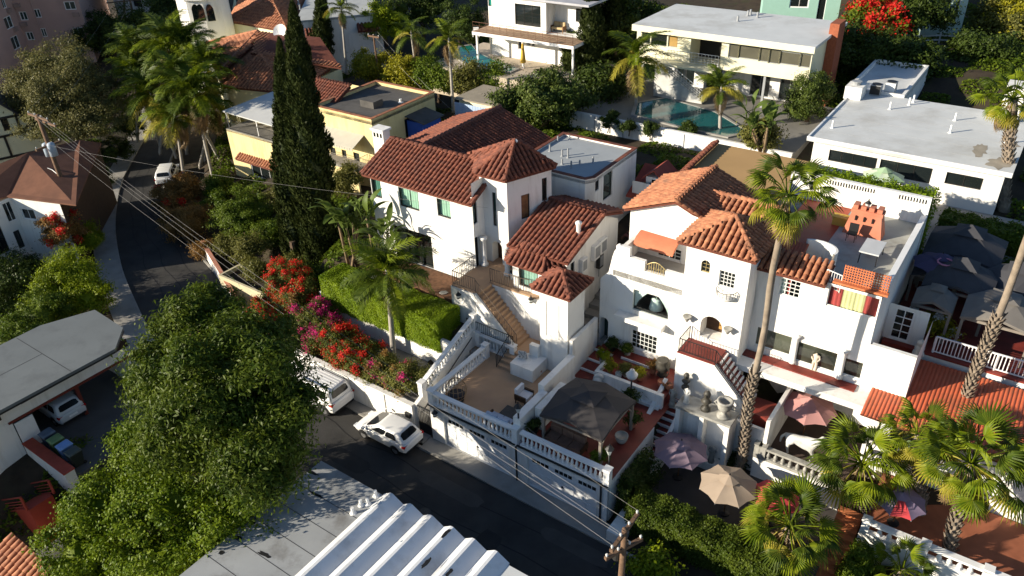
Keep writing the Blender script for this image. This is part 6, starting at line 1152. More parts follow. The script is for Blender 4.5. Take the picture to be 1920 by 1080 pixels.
def strelitzia(label, base, top, n=26, sc=1.0, seed=0, stems=4, group='bird of paradise plants'):
    rg = random.Random(seed); base, top = V(base), V(top); t = thing('bird_of_paradise', label, 'plant', base, group)
    for s in range(stems):
        tp = base.lerp(top, rg.uniform(.55, 1)) + V((rg.uniform(-.7, .7), rg.uniform(-.6, .6), 0)); bs = base + V((rg.uniform(-.4, .4), rg.uniform(-.4, .4), -.2)); MB().tube([bs, bs.lerp(tp, .5), tp], [.13, .11, .07], 7).build('stem', M('fibrous_stem', (.2, .14, .08), .95, .3, 4), t, True)
        for i in range(n // stems): az = rg.choice([0, math.pi]) + rg.gauss(.4 * s, .45); link('leaf', rg.choice(PAD), t, frond_m(tp + V((math.cos(az), math.sin(az), 0)) * .35 * sc + EZ * rg.uniform(.2, .7), az, math.radians(rg.uniform(15, 80)), sc * rg.uniform(.7, 1.1), rg.uniform(-.5, .5)))
    return t
def cypress(label, base, top, r, nl, seed=0, mat=LCYP, group='columnar cypresses', belly=.35):
    rng = np.random.default_rng(seed); base, top = V(base), V(top); t = thing('cypress_tree', label, 'tree', base, group); n = nl; f = rng.uniform(0, 1, n) ** .8
    prof = np.where(f < belly, .55 + .45 * (f / belly) ** .6, np.clip((1 - f) / (1 - belly), 0, 1) ** .62); an = rng.uniform(0, 6.283, n); lump = 1 + .13 * np.sin(an * 5 + f * 40) + .12 * np.sin(f * 70 + an * 3) + .1 * np.sin(an * 2 + f * 17); rr = r * prof * lump * rng.uniform(.72, 1.05, n)
    ax = np.array(base) + f[:, None] * (np.array(top) - np.array(base)); C = ax + np.stack([rr * np.cos(an), rr * np.sin(an), rng.normal(0, .08, n)], 1); N = np.stack([np.cos(an), np.sin(an), np.full(n, .25)], 1)
    N = nrm(N + rng.normal(0, .3, (n, 3))); T = nrm(np.array([0, 0, 1.]) + .5 * np.stack([np.cos(an), np.sin(an), 0 * an], 1) + rng.normal(0, .25, (n, 3))); B = nrm(np.cross(N, T)); l = rng.uniform(.22, .45, (n, 1)); w = l * .42
    vs_ = np.stack([C - T * l * .5, C + B * w * .5, C + T * l * .5, C - B * w * .5], 1).reshape(-1, 3) - np.array(base); o = bpy.data.objects.new('crown', np_mesh('crown', vs_, 4, mat)); COL.objects.link(o); o.parent = t
    m = MB(); K = 12; m.tube([base - EZ * .3] + [base.lerp(top, i / K) for i in range(K)], [r * .3] + [r * .72 * (.55 + .45 * (i / K / belly) ** .6 if i / K < belly else ((1 - i / K) / (1 - belly)) ** .62) for i in range(K)], 9); m.build('inner_foliage', mat, t)
    MB().tube([base - EZ * .4, base + EZ * 1.2], [r * .25, r * .2], 8).build('trunk', BARK, t); return t
def hedge(name, label, a0, a1, b0, b1, z0, z1, nl, mat, L=.1, group=None, cat='hedge', wob=.1):
    rng = RNG; t = thing(name, label, cat, g((a0 + a1) / 2, (b0 + b1) / 2, z0), group); A, B, H = a1 - a0, b1 - b0, z1 - z0; w = np.array([A * B * 1.3, A * H, A * H * .4, B * H, B * H]); k = rng.choice(5, nl, p=w / w.sum()); u, v = rng.uniform(0, 1, nl), rng.uniform(0, 1, nl); P = np.zeros((nl, 3)); N = np.zeros((nl, 3))
    P[:, 0] = np.where(k == 3, 0, np.where(k == 4, 1, u)); P[:, 1] = np.where(k == 1, 0, np.where(k == 2, 1, np.where(k >= 3, u, v))); P[:, 2] = np.where(k == 0, 1, v); N[k == 0, 2] = 1; N[k == 1, 1] = -1; N[k == 2, 1] = 1; N[k == 3, 0] = -1; N[k == 4, 0] = 1
    lum = (np.sin(P[:, 0] * A * 2.3) * np.sin(P[:, 1] * B * 2.9 + 1) + np.sin(P[:, 0] * A * 5.1 + P[:, 2] * 6)) * wob; pa = a0 + P[:, 0] * A; pb = b0 + P[:, 1] * B; pz = z0 + P[:, 2] * H; q = N * (lum + rng.normal(0, wob * .8, nl))[:, None]; pa += q[:, 0]; pb += q[:, 1]; pz += q[:, 2]
    C = np.stack([(pa + OA) * E1.x + (pb + OB) * E2.x, (pa + OA) * E1.y + (pb + OB) * E2.y, pz], 1); Nw = np.stack([N[:, 0] * E1.x + N[:, 1] * E2.x, N[:, 0] * E1.y + N[:, 1] * E2.y, N[:, 2] + .3], 1); vs_ = leaf_quads(C, nrm(Nw), L, L * .62, rng) - np.array(t.location)
    o = bpy.data.objects.new('foliage', np_mesh('foliage', vs_, 4, mat)); COL.objects.link(o); o.parent = t; MB().gbox(a0 + .12, a1 - .12, b0 + .12, b1 - .12, z0, z1 - .12).build('inner_foliage', mat, t); return t
# ------------------------------------------------------------------ planting: big trees at left and front
def BT(x, y, z): return at(x, y, z)
c = at(425, 725, 9.0)
tree('broadleaf_tree', 'huge feathery dark green tree beside the street, largest in view', V((c.x + .3, c.y - .6, 0)), [E3(c, 4.1, 3.4, 3.0), E3(at(315, 700, 8.2), 2.07, 1.88, 1.88), E3(at(505, 795, 8), 2.16, 1.88, 2.07), E3(at(380, 605, 9), 2.35, 2.16, 1.79), E3(at(480, 645, 9), 2.07, 1.97, 1.79), E3(at(345, 800, 7.6), 2.07, 1.88, 1.79), E3(at(480, 870, 7.2), 2.07, 1.79, 1.79), E3(at(540, 725, 7.8), 1.03, 1.22, 1.32)], 110000, .26, .085, L_('leaf_acacia', (.030, .062, .004), (.115, .15, .013)), cs=.78, tr=.45, limbs=16, flat=.5, nc=460, droop=.22)
tree('broadleaf_tree', 'dense rounded bright green tree at the lower edge left of the folded roof', V((at(330, 960, 0).x, at(330, 960, 0).y, -1)), [E3(at(320, 930, 4.0), 3.2, 2.9, 2.5), E3(at(190, 950, 2.8), 2.1, 2.1, 2.1), E3(at(440, 985, 3.6), 2.1, 2.0, 2.0), E3(at(265, 850, 3.6), 1.9, 1.9, 1.7), E3(at(300, 1060, 2.2), 3.0, 2.4, 2.4), E3(at(150, 1040, 1.8), 1.9, 1.8, 1.9)], 80000, .15, .10, L_('leaf_fresh', (.05, .10, .004), (.18, .235, .010)), cs=.55, tr=.35, nc=330, flat=.8)
c = at(135, 535, 2.4); tree('broadleaf_tree', 'small lime green tree above the grey carport roof', V((c.x, c.y, -.5)), [E3(c, 2.4, 2.2, 2.2), E3(at(165, 560, 2.2), 1.7, 1.6, 1.5), E3(at(95, 560, 1.8), 1.8, 1.6, 1.6), E3(at(130, 485, 3.2), 1.3, 1.3, 1.1)], 30000, .16, .09, LBR, cs=.6, nc=150)
for x, y, z, r, lb in [(20, 520, 1.2, 2.6, 'dark green tree below the white house windows at the left edge'), (0, 585, 0, 2.8, 'dark green tree at the left edge beside the lime tree'), (45, 610, -.5, 1.8, 'dull green bush at the corner of the grey carport roof')]:
    shrub('dark_tree', lb, x, y, z, r, r * .85, 16000, LDK, .17, .1, None, None, 'tree', 3, .7, tr=.2)
c = at(120, 170, 8.0); tree('eucalyptus_tree', 'large sparse olive-grey tree with pale branches before the pink block', V((at(150, 270, 0).x, at(150, 270, 0).y, 0)), [E3(c, 5.2, 4.2, 3.6), E3(at(55, 175, 7.5), 3.4, 3, 2.6), E3(at(195, 185, 7), 3.2, 3, 2.6), E3(at(110, 115, 10), 3.8, 3, 2.2), E3(at(180, 230, 5.5), 3.0, 2.5, 2.2), E3(at(85, 230, 6), 2.8, 2.4, 2)], 80000, .27, .09, L_('leaf_eucalypt', (.075, .08, .022), (.22, .20, .07)), cs=1.0, tr=.4, bark=BARKP, limbs=14, nc=260, core=False)
# queen palms along the bend
QP = [((258, 262), (255, 105), 1.5), ((300, 285), (318, 95), 1.5), ((330, 292), (285, 185), 1.45), ((350, 285), (352, 105), 1.5), ((385, 300), (390, 130), 1.4), ((400, 335), (366, 188), 1.5), ((345, 330), (330, 225), 1.3), ((375, 310), (400, 205), 1.2), ((300, 270), (262, 150), 1.3), ((420, 315), (338, 160), 1.3)]
QL = ['arching queen palm nearest the pink apartment block', 'tallest queen palm above the road bend', 'golden-fronded queen palm overhanging the road', 'queen palm at the crest of the palm group', 'queen palm touching the orange tile roof', 'dark green queen palm with clear pale trunk by the yellow house', 'low golden queen palm beside the road', 'small queen palm against the canopy of the yellow house', 'half hidden queen palm behind the golden fronds', 'queen palm in the middle of the group on the bend']
for i, (b, tp, s) in enumerate(QP): bs = at(*b, .6); feather_palm(QL[i], bs, best_top(bs, *tp), s * 1.15, 26, 6, .16, 'queen_palm', .3 if i in (2, 6, 8) else .1, i + 3, 'queen palms on the bend')
# road bend shrubs
shrub('bougainvillea', 'rusty orange bougainvillea overhanging the road bend', 335, 365, 2.0, 2.3, 1.9, 24000, LRUS, .13, .09, None, [(LRED, .06, 'flowers', .12)], 'bougainvillea', 2); shrub('bougainvillea', 'rusty bougainvillea trailing down the road wall', 345, 418, 1.6, 1.9, 1.6, 18000, LRUS, .13, .09, None, None, 'bougainvillea', 2); shrub('bougainvillea', 'thin rusty creeper at the end of the white road wall', 380, 470, .9, .8, .8, 4000, LRUS, .12, .08, None, None, 'bougainvillea', 1)
shrub('garden_tree', 'grey-green leafy tree before the yellow house', 450, 400, 3.2, 2.7, 2.2, 30000, LMID, .15, .07, None, None, 'tree', 3, tr=.15); shrub('garden_tree', 'loose olive shrub above the concrete planter', 470, 465, 2.6, 1.4, 1.1, 11000, LOLV, .14, .07, None, None, 'shrub', 2); shrub('garden_tree', 'olive shrub at the foot of the cypresses', 520, 390, 3.0, 1.7, 1.9, 13000, LOLV, .14, .07, None, None, 'shrub', 2); shrub('agave', 'spiky green rosette plant on the road terrace', 380, 385, 1.9, .5, .45, 900, LMID, .6, .06, None, None, 'plant', 0, .3); shrub('garden_tree', 'olive green shrub between the cypress and the white house', 648, 335, 5.2, 1.3, 1.6, 9000, LOLV, .16, .09, None, None, 'shrub', 2); shrub('garden_tree', 'dark shrub under the long wing at the cypress side', 640, 420, 5.0, 1.2, 1.6, 9000, LDK, .2, .11, None, None, 'shrub', 2)
for x, y, z, r, mt, lb in [(410, 350, 2.2, 1.3, LMID, 'green shrub under the queen palm trunks by the small pool'), (500, 440, 2.8, 1.2, LMID, 'green shrub between the planter and the cypress foot'), (560, 500, 2.6, 1.2, LOLV, 'olive shrub below the cypresses beside the planter'), (430, 455, 1.8, 1.0, LOLV, 'low olive shrub behind the road wall'), (600, 420, 4.2, 1.4, LDK, 'dark shrub beside the bird of paradise'), (580, 520, 3.0, 1.0, LMID, 'leafy shrub at the hedge end above the bougainvillea'), (480, 505, 1.9, .9, LOLV, 'dry shrub growing in the cream planter'), (210, 285, 1.5, 1.8, LDK, 'dark bush on the inner pavement edge of the bend'), (185, 330, 1.2, 1.4, LDK, 'dark bush beside the brown roof'), (240, 235, 2, 2.2, LDK, 'dark bush under the sparse olive tree')]: shrub('slope_shrub', lb, x, y, z, r, r * .9, 9000, mt, .15, .085, None, None, 'shrub', 2, .5)
for x, y, r, lb in [(30, 640, 1.9, 'bright green shrub behind the carport roof at the left edge'), (75, 590, 2.0, 'green shrub along the back of the carport roof')]: shrub('slope_shrub', lb, x, y, 2.6, r * 1.15, r, 13000, LMID, .15, .09, None, None, 'shrub', 2, .5)
# left bend shrubs
shrub('bougainvillea', 'rust and crimson bougainvillea beside the white house wall', 112, 425, 3.4, 1.8, 1.6, 14000, LRUS, .13, .09, None, [(LRED, .35, 'flowers', .14)], 'bougainvillea', 2); shrub('yucca', 'spiky yucca bush at the foot of the leaning power pole', 165, 440, 2.0, 1.2, 1.0, 2600, LBR, .7, .05, None, None, 'plant', 1, .5)
# cypresses
bs = at(602, 487, 3.0); cypress('taller of the two dark cypresses before the white house', bs, at(548, 6, 19.8), 1.55, 38000, 1); bs = at(553, 478, 3.0); cypress('slimmer dark cypress standing close to the taller one', bs, at(524, 74, 16.5), 1.15, 26000, 2)
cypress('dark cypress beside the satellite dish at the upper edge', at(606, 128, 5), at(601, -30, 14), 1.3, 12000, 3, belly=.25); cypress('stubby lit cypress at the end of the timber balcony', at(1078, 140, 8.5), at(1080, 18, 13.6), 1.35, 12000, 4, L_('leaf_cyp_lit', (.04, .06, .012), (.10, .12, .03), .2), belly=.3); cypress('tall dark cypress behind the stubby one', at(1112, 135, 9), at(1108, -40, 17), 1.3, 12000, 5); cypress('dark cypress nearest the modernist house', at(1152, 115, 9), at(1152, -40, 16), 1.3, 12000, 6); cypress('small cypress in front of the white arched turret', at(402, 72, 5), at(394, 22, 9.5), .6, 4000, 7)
# main house garden
bs = at(738, 668, 1.75); feather_palm('bright queen palm in the patio before the white house', bs, best_top(bs, 727, 522), 1.3, 26, 1, .17, 'queen_palm', .05, 41, 'queen palms in the gardens')
strelitzia('tall bird of paradise beside the long wing of the white house', g(-12.6, 6.9, 4.3), g(-12.6, 7.0, 8.6), 34, 1.25, 5); strelitzia('second bird of paradise clump against the long wing', g(-9.9, 7.0, 4.3), g(-9.7, 7.0, 8.9), 30, 1.2, 8, 4)
hedge('clipped_hedge', 'clipped bright green hedge on the retaining wall below the white house', -12.6, -2.3, 3.85, 6.0, 3.0, 5.3, 70000, LHED, .085, wob=.035)
BGX = [(540, 530, 3.6, 1.8, 1.6, .65, LRED, 'tall crimson bougainvillea at the road end of the white wall'), (500, 580, 2.6, 1.4, 1.1, .75, LRED, 'crimson bougainvillea spilling toward the large tree'), (585, 600, 2.9, 1.5, 1.3, .55, LMAG, 'magenta bougainvillea behind the white van'), (635, 642, 2.5, 1.4, 1.1, .6, LRED, 'red bougainvillea mound in the middle of the white wall'), (665, 672, 2.2, 1.3, 1.0, .42, LRED, 'rust and red bougainvillea above the parked cars'), (712, 695, 2.2, 1.25, .95, .10, LMAG, 'mostly green bougainvillea beside the palm trunk'), (768, 712, 2.4, 1.2, .95, .08, LMAG, 'yellow-green bougainvillea with few pink blooms by the gate'), (565, 555, 3.3, 1.2, 1.2, .5, LRED, 'red and green bougainvillea below the concrete planter'), (610, 632, 2.4, 1.2, 1.0, .4, LMAG, 'pink and rust bougainvillea hanging over the white wall')]
for x, y, z, r, rz, fr, mt, lb in BGX: shrub('bougainvillea', lb, x, y, z, r, rz, 16000, L_('leaf_bougain', (.06, .085, .012), (.17, .18, .035)) if fr > .2 else L_('leaf_yellowgreen', (.09, .10, .02), (.22, .22, .05)), .11, .07, 'bougainvilleas along the street wall', [(mt, fr, 'flowers', .10), (LRUS, .12, 'dry_bracts', .1)], 'bougainvillea', 3, .42)
# behind the houses
c = at(1020, 190, 9.5); tree('broadleaf_tree', 'glossy dark loquat-like tree behind the flat blue-grey roof', V((at(1020, 235, 7).x, at(1020, 235, 7).y, 7)), [E3(c, 3.0, 2.6, 2.2), E3(at(960, 195, 9), 2.0, 2, 1.7), E3(at(1075, 190, 9), 1.9, 2, 1.8), E3(at(1030, 160, 10.4), 1.9, 1.8, 1.3)], 26000, .30, .13, L_('leaf_glossy', (.03, .06, .008), (.12, .15, .03), .2), cs=.8, tr=.3, nc=130)
for x, y, z, r, mt, lb in [(700, 125, 7.5, 2.0, LYEL, 'yellow-green bamboo clump behind the yellow house'), (760, 140, 7.5, 2.2, LYEL, 'golden shrub between the slim palm trunks'), (820, 145, 7.5, 2.4, LMID, 'green shrub below the emerald pool'), (880, 150, 8, 2.2, LOLV, 'olive shrub at the pool end of the hedge row'), (935, 150, 8, 1.9, LMID, 'green shrub beside the glossy dark tree'), (720, 40, 9, 2.8, LBR, 'sunlit green tree at the upper edge beyond the white flat house'), (790, 20, 9.5, 3.6, LDK, 'dark tree at the upper edge above the slim palms'), (860, 40, 9.5, 3.2, LDK, 'dark tree at the upper edge beside the terrace house')]: shrub('garden_tree', lb, x, y, z, r, r * .9, 13000, mt, .24, .13, None, None, 'tree', 3, .8, tr=.2)
for i, (b, zb, tp, s, lb) in enumerate([((785, 165), 6, (772, 70), 1.15, 'slim palm with yellow skirt behind the yellow house'), ((850, 205), 6.5, (842, 82), 1.15, 'slim palm with sunlit fronds beside the emerald pool'), ((650, 135), 5, (640, 22), 1.0, 'slim palm before the white flat-roofed house'), ((1193, 197), 8, (1193, 118), 1.55, 'arching palm with a golden frond beside the teal pool'), ((1350, 240), 8, (1352, 172), 1.0, 'small loose palm at the edge of the teal pool')]): bs = at(*b, zb); feather_palm(lb, bs, best_top(bs, *tp), s, 14 if i < 3 else 17, 3, .14, 'slim_palm', .2, 60 + i, 'palms behind the houses')
strelitzia('bird of paradise clump beside the villa fan palm crown', at(1425, 285, 8), at(1425, 215, 11.2), 30, 1.15, 15, 5); shrub('dry_leaf_clump', 'drooping brown-green foliage under the bird of paradise by the pool', 1425, 255, 9, 1.2, 1.3, 7000, LOLV, .3, .12, None, None, 'plant', 1, .6)
c = at(1515, 185, 10); tree('juniper_tree', 'twisted bright green juniper beside the modernist house', V((at(1510, 235, 7.5).x, at(1510, 235, 7.5).y, 7.5)), [E3(c, 1.7, 1.6, 2.1), E3(at(1540, 165, 10.6), 1.3, 1.2, 1.3), E3(at(1490, 205, 9.2), 1.2, 1.2, 1.4)], 18000, .18, .08, L_('leaf_juniper', (.03, .055, .01), (.10, .13, .02), .15), cs=.5, tr=.2, nc=130)
for x, y, z, r, mt, ex, lb in [(1640, 34, 12.5, 3.0, LMID, [(LRED, .85, 'flowers', .26)], 'tree with crimson blossom on the dark slope'), (1640, 110, 10, 3.4, LDK, None, 'dark hedge tree below the crimson blossom'), (1700, 120, 10, 3.0, LDK, None, 'dark shrub mass beside the white rail fence'), (1830, 110, 9.5, 3.6, LDK, None, 'dark round tree beyond the white modern house'), (1880, 45, 11, 2.6, LOLV, None, 'olive shrub at the upper corner'), (1905, 25, 12, 2.4, LYEL, None, 'yellow-green shrub at the top corner'), (1590, 90, 11, 2.6, LDK, None, 'dark shrub beside the brick chimney'), (1130, 60, 11, 3.0, LDK, None, 'dark tree filling the gap behind the cypresses'), (1180, 30, 12, 3.0, LDK, None, 'dark tree against the modernist roof end'), (290, 60, 5, 5, LDK, None, 'dark tree mass behind the queen palms'), (330, 20, 6, 5, LDK, None, 'dark tree at the upper edge beside the white turret'), (205, 60, 4, 4, LDK, None, 'dark tree below the double power poles'), (1720, 20, 13, 3, LDK, None, 'dark tree between the mint houses'), (1120, 155, 9, 2.2, LDK, None, 'dark shrub in the shade below the stubby cypress')]: shrub('background_tree', lb, x, y, z, r, r * .85, 13000, mt, .3, .17, None, ex, 'tree', 3, 1.0, tr=.2)
for x, y, z, r, lb in [(1140, 225, 8.3, .8, 'ivy clump hanging over the white pool wall near the flat roof'), (1220, 240, 8.3, .7, 'ivy clump hanging over the middle of the white pool wall'), (1290, 240, 8.3, .7, 'small palm-like tuft on the white pool wall'), (1180, 235, 8.2, .6, 'trailing creeper on the shaded part of the pool wall')]: shrub('wall_creeper', lb, x, y, z, r, r, 3200, LDK, .16, .1, None, None, 'plant', 1, .3, tr=.04)
hedge('terrace_hedge', 'yellow-green hedge behind the roof deck wall', 12.6, 20.4, 21.9, 23.0, 7.3, 11.85, 16000, LHED, .14); hedge('terrace_hedge', 'dark green hedge behind the charcoal gazebos', 20.6, 27.5, 26.0, 28.0, 6.2, 8.6, 16000, LMID, .16)
# fan palms
bs = g(15.95, 6.8, .4); fan_palm('tall fan palm rising before the bright white villa', bs, best_top(bs, 1478, 365), 1.12, 32, 26, .185, .42, seed=1); bs = at(1775, 845, 1.9); fan_palm('leaning palm trunk crossing the red corrugated roof', bs, best_top(bs, 2030, 180), 1.2, 30, 12, .2, .45, seed=2); bs = at(1882, 392, 7.2); fan_palm('fan palm beside the low white house at the picture edge', bs, best_top(bs, 1900, 185), 1.3, 32, 14, .3, .8, seed=3)
for i, (b, zb, tp, s, lb) in enumerate([((1625, 1000), .3, (1616, 868), 1.32, 'bushy fan palm in front of the horse patio'), ((1480, 1075), .2, (1480, 985), 1.3, 'low fan palm beside the street hedge'), ((1725, 960), 1.9, (1722, 815), 1.0, 'small fan palm below the sign band'), ((1768, 1072), .3, (1822, 868), 1.45, 'large fan palm with shaggy skirt at the lower right'), ((1690, 1110), .2, (1690, 1068), .9, 'fan palm just showing at the bottom edge')]): bs = at(*b, zb); fan_palm(lb, bs, best_top(bs, *tp), s, 40 if s > 1.25 else 28, 34 if i in (0, 3) else 10, .22, .9, seed=10 + i, yel=.3)
hedge('street_hedge', 'dark leafy hedge between the street and the umbrella court', 12.6, 20.2, .2, 1.7, 0, 1.9, 34000, L_('leaf_street_hedge', (.03, .058, .005), (.11, .145, .015)), .11, wob=.09); hedge('side_hedge', 'dark shrub hedge beside the long red stair', 11.75, 12.5, .9, 3.4, 0, 2.4, 9000, LDK, .13, wob=.2); hedge('ivy_pillar', 'ivy-covered pillar beside the brick steps', 22.6, 23.5, 2.6, 3.8, 0, 2.2, 8000, LMID, .12, wob=.15, cat='plant'); shrub('street_shrub', 'fresh green shrub at the foot of the street power pole', 1230, 1068, .8, .9, .8, 4500, LBR, .2, .12, None, None, 'shrub', 1); shrub('fern_bed', 'dark green fern bed round the villa palm', 1385, 850, .8, 1.0, .5, 3500, LDK, .3, .07, None, None, 'plant', 1, .4)
# undergrowth over the open slopes
def scatter_cover():
    rng = RNG; reg = [((-22, -13.8), (1, 16)), ((-30, -13), (8, 17)), ((-44, -30), (6, 17)), ((-14, -9), (8, 30)), ((-21, -11), (14, 28)), ((-32, -8), (28, 38)), ((-12, 4), (22, 32)), ((7, 10), (43, 60)), ((14.6, 40), (44, 70)), ((-40, 8), (51, 75)), ((24, 45), (22, 45)), ((-60, -40), (10, 22)), ((-75, -48), (15, 45)), ((-33, -20), (-6, -1)), ((-45, -26), (-20, 0)), ((-18, -2), (-30, -9)), ((8, 40), (60, 85)), ((-14, -1), (-14, -8.4))]; C = []
    for (a0, a1), (b0, b1) in reg:
        n = int((a1 - a0) * (b1 - b0) * 60); A, B = rng.uniform(a0, a1, n), rng.uniform(b0, b1, n); X, Y = (A + OA) * E1.x + (B + OB) * E2.x, (A + OA) * E1.y + (B + OB) * E2.y
        d = np.full(n, 1e9)
        for p in _CL: d = np.minimum(d, (X - p[0]) ** 2 + (Y - p[1]) ** 2)
        lump = np.clip(np.sin(A * 1.1) * np.sin(B * 1.3 + 2) + .4 + .5 * np.sin(A * .37 + B * .21), 0, 1.6); k = (d > 5.0 ** 2) & (lump > .02); Z = ground_z(X, Y) + lump * rng.uniform(.05, .55, n); C.append(np.stack([X, Y, Z], 1)[k])
    C = np.concatenate(C); vs_ = leaf_quads(C, np.tile([0, 0, 1.], (len(C), 1)), .30, .17, rng); o = bpy.data.objects.new('undergrowth', np_mesh('undergrowth', vs_, 4, LMID)); COL.objects.link(o); tag(o, 'low dark undergrowth covering the open slopes between houses', 'undergrowth'); o['kind'] = 'stuff'
scatter_cover()
# ------------------------------------------------------------------ vehicles
TYRE = M('tyre_rubber', (.018, .018, .018), .8, .1, 3); RIM = M('alloy_rim', (.45, .45, .46), .3, .05, 3, metal=.8); CARG = M('car_glass', (.01, .012, .014), .08, .05, 1, spec=.35); TAIL = M('tail_light', (.45, .015, .012), .2, .1, 3); HEADL = M('head_light', (.7, .72, .74), .15, .05, 3)
def carpaint(n, c): return M(n, c, .18, .02, 1, spec=.6)
def car(name, label, c, yaw, Lc, Wc, Hc, belt, cab, paint, rails=False, wr=.33, rib=False):
    """cab = (rear base x, front base x, rear roof x, front roof x) along the car, forward = +x"""
    t = thing(name, label, 'car', c); x = V((math.cos(yaw), math.sin(yaw), 0)); y = V((-x.y, x.x, 0)); W2 = Wc / 2; h = Lc / 2
    def Q(a, b, z): return c + x * a + y * b + EZ * z
    st = [(-h - .02, .84, .40, belt - .14), (-h + .03, .92, .32, belt - .03), (-h + .12, .965, .28, belt + .02), (-h + .7, 1, .24, belt + .01), (cab[0] + .5, 1, .22, belt), (0, 1, .22, belt - .02), (cab[1] - .25, 1, .22, belt - .04), (cab[1] + .2, .995, .22, belt - .08), (h - .6, .975, .24, belt - .15), (h - .28, .94, .26, belt - .25), (h - .08, .87, .30, belt - .38), (h + .02, .78, .36, belt - .48)]; m = MB(); n = 10
    for (sx, w, zb, zt) in st:
        w *= W2; zt = max(zt, zb + .2)
        for (a, z) in ((-.9, zb), (-1, zb + .16), (-1, (zb + zt) / 2 + .04), (-.985, zt - .1), (-.92, zt), (.92, zt), (.985, zt - .1), (1, (zb + zt) / 2 + .04), (1, zb + .16), (.9, zb)): m.v.append(tuple(Q(sx, a * w, z)))
    for i in range(len(st) - 1):
        for k in range(n): a, b = i * n + k, i * n + (k + 1) % n; m.f.append((a, b, b + n, a + n))
    m.f.append(tuple(range(n - 1, -1, -1))); m.f.append(tuple((len(st) - 1) * n + k for k in range(n))); body = m.build('body', paint, t, True); md = body.modifiers.new('sub', 'SUBSURF'); md.levels = 1; md.render_levels = 2
    rb, fb, rr, fr = cab; bw, tw = W2 * .95, W2 * .76; zb, zt = belt - .05, Hc - .02
    B_ = [Q(rb, -bw, zb), Q(fb, -bw, zb - .05), Q(fb, bw, zb - .05), Q(rb, bw, zb)]; T_ = [Q(rr, -tw, zt), Q(fr, -tw, zt), Q(fr, tw, zt), Q(rr, tw, zt)]; m = MB(); m.hexa(B_ + T_); cb = m.build('cabin', paint, t, True); md = cb.modifiers.new('b', 'BEVEL'); md.width = .13; md.segments = 4; md.limit_method = 'NONE'
    def glass(i, j, s0, s1, t0, t1, nm):
        p0, p1, q0, q1 = B_[i], B_[j], T_[i], T_[j]; nn = (p1 - p0).cross(q0 - p0).normalized()
        def P(s, u): return p0.lerp(p1, s).lerp(q0.lerp(q1, s), u) + nn * .012
        r = .12; us = [(s0 + (s1 - s0) * r, t0), (s1 - (s1 - s0) * r, t0), (s1, t0 + (t1 - t0) * r), (s1, t1 - (t1 - t0) * r * 1.5), (s1 - (s1 - s0) * r, t1), (s0 + (s1 - s0) * r, t1), (s0, t1 - (t1 - t0) * r * 1.5), (s0, t0 + (t1 - t0) * r)]
        MB().add([P(*k) for k in us], [tuple(range(8))]).build(nm, CARG, t)
    cuts = [(.10, .36), (.385, .62), (.645, .88)] if Lc > 4.5 else [(.16, .47), (.50, .84)]
    for c0, c1 in cuts: glass(0, 1, c0, c1, .22, .82, 'side_window'); glass(2, 3, 1 - c1, 1 - c0, .22, .82, 'side_window')
    glass(1, 2, .07, .93, .16, .88, 'windscreen'); glass(3, 0, .12, .88, .30, .84, 'rear_window')
    if rib:
        for k in range(6): MB().bar(Q(rr + .15, (-.7 + k * .28) * tw, zt + .0), Q(fr - .3, (-.7 + k * .28) * tw, zt + .0), .06, .022).build('roof_rib', paint, t)
    for s in (-1, 1):
        m = MB(); m.obox(Q(fb - .25, s * (W2 + .08), belt + .02), x, y, EZ, .07, .1, .07); m.build('mirror', paint, t)
        m = MB(); m.obox(Q(-h + .13, s * W2 * .81, belt - .14), x, y, EZ, .11, .15, .065); m.build('tail_light', TAIL, t); m = MB(); m.obox(Q(h - .17, s * W2 * .72, belt - .42), x, y, EZ, .16, .15, .05); m.build('headlight', HEADL, t)
        for f in (-h + .8, h - .85):
            cc = Q(f, s * (W2 - .1), wr); m = MB(); K = 18
            for (off, rad) in ((-.11, wr * .8), (-.11, wr), (.112, wr), (.112, wr * .66)):
                for k in range(K): q = 2 * math.pi * k / K; m.v.append(tuple(cc + y * s * off + (x * math.cos(q) + EZ * math.sin(q)) * rad))
            for i in range(3):
                for k in range(K): a, b = i * K + k, i * K + (k + 1) % K; m.f.append((a, b, b + K, a + K))
            m.f.append(tuple(range(K))); w = m.build('wheel', TYRE, t); m = MB(); m.v = [tuple(cc + y * s * .1 + (x * math.cos(2 * math.pi * k / K) + EZ * math.sin(2 * math.pi * k / K)) * wr * (.7 if k % 3 else .6)) for k in range(K)]; m.f = [tuple(range(K))]; m.build('rim', RIM, w); m = MB(); m.v = [tuple(Q(f, s * (W2 + .003), 0) + EZ * wr + (x * math.cos(math.pi * k / 10) + EZ * math.sin(math.pi * k / 10)) * wr * 1.22) for k in range(11)] + [tuple(Q(f, s * (W2 - .02), 0) + EZ * wr * .4 + x * math.cos(math.pi * k / 10) * wr * 1.1) for k in (10, 0)]; m.f = [tuple(range(13))]; m.build('wheel_arch', BLACKM, t)
    m = MB(); m.obox(Q(-h - .0, 0, belt - .3), x, y, EZ, .02, .26, .07); m.build('number_plate', WHITE, t); m = MB(); m.obox(Q(-h + .04, 0, .42), x, y, EZ, .06, W2 * .8, .07); m.build('bumper_trim', BLACKM, t)
    if rails:
        for s in (-1, 1): MB().bar(Q(rr + .2, s * tw * .95, zt + .1), Q(fr - .25, s * tw * .95, zt + .1), .05).build('roof_rail', GREYM, t)
    return t
YAWW = TH + math.pi; CW = carpaint('white_car_paint', (.80, .79, .77))
p = (at(684, 819, 0) + at(741.6, 853.4, 0)) / 2 + E2 * .80; car('hatchback', 'white compact hatchback parked at the wall beside the garage', p + EZ * .004, YAWW, 4.15, 1.74, 1.47, .98, (-2.0, 1.3, -1.4, .1), CW, wr=.31)
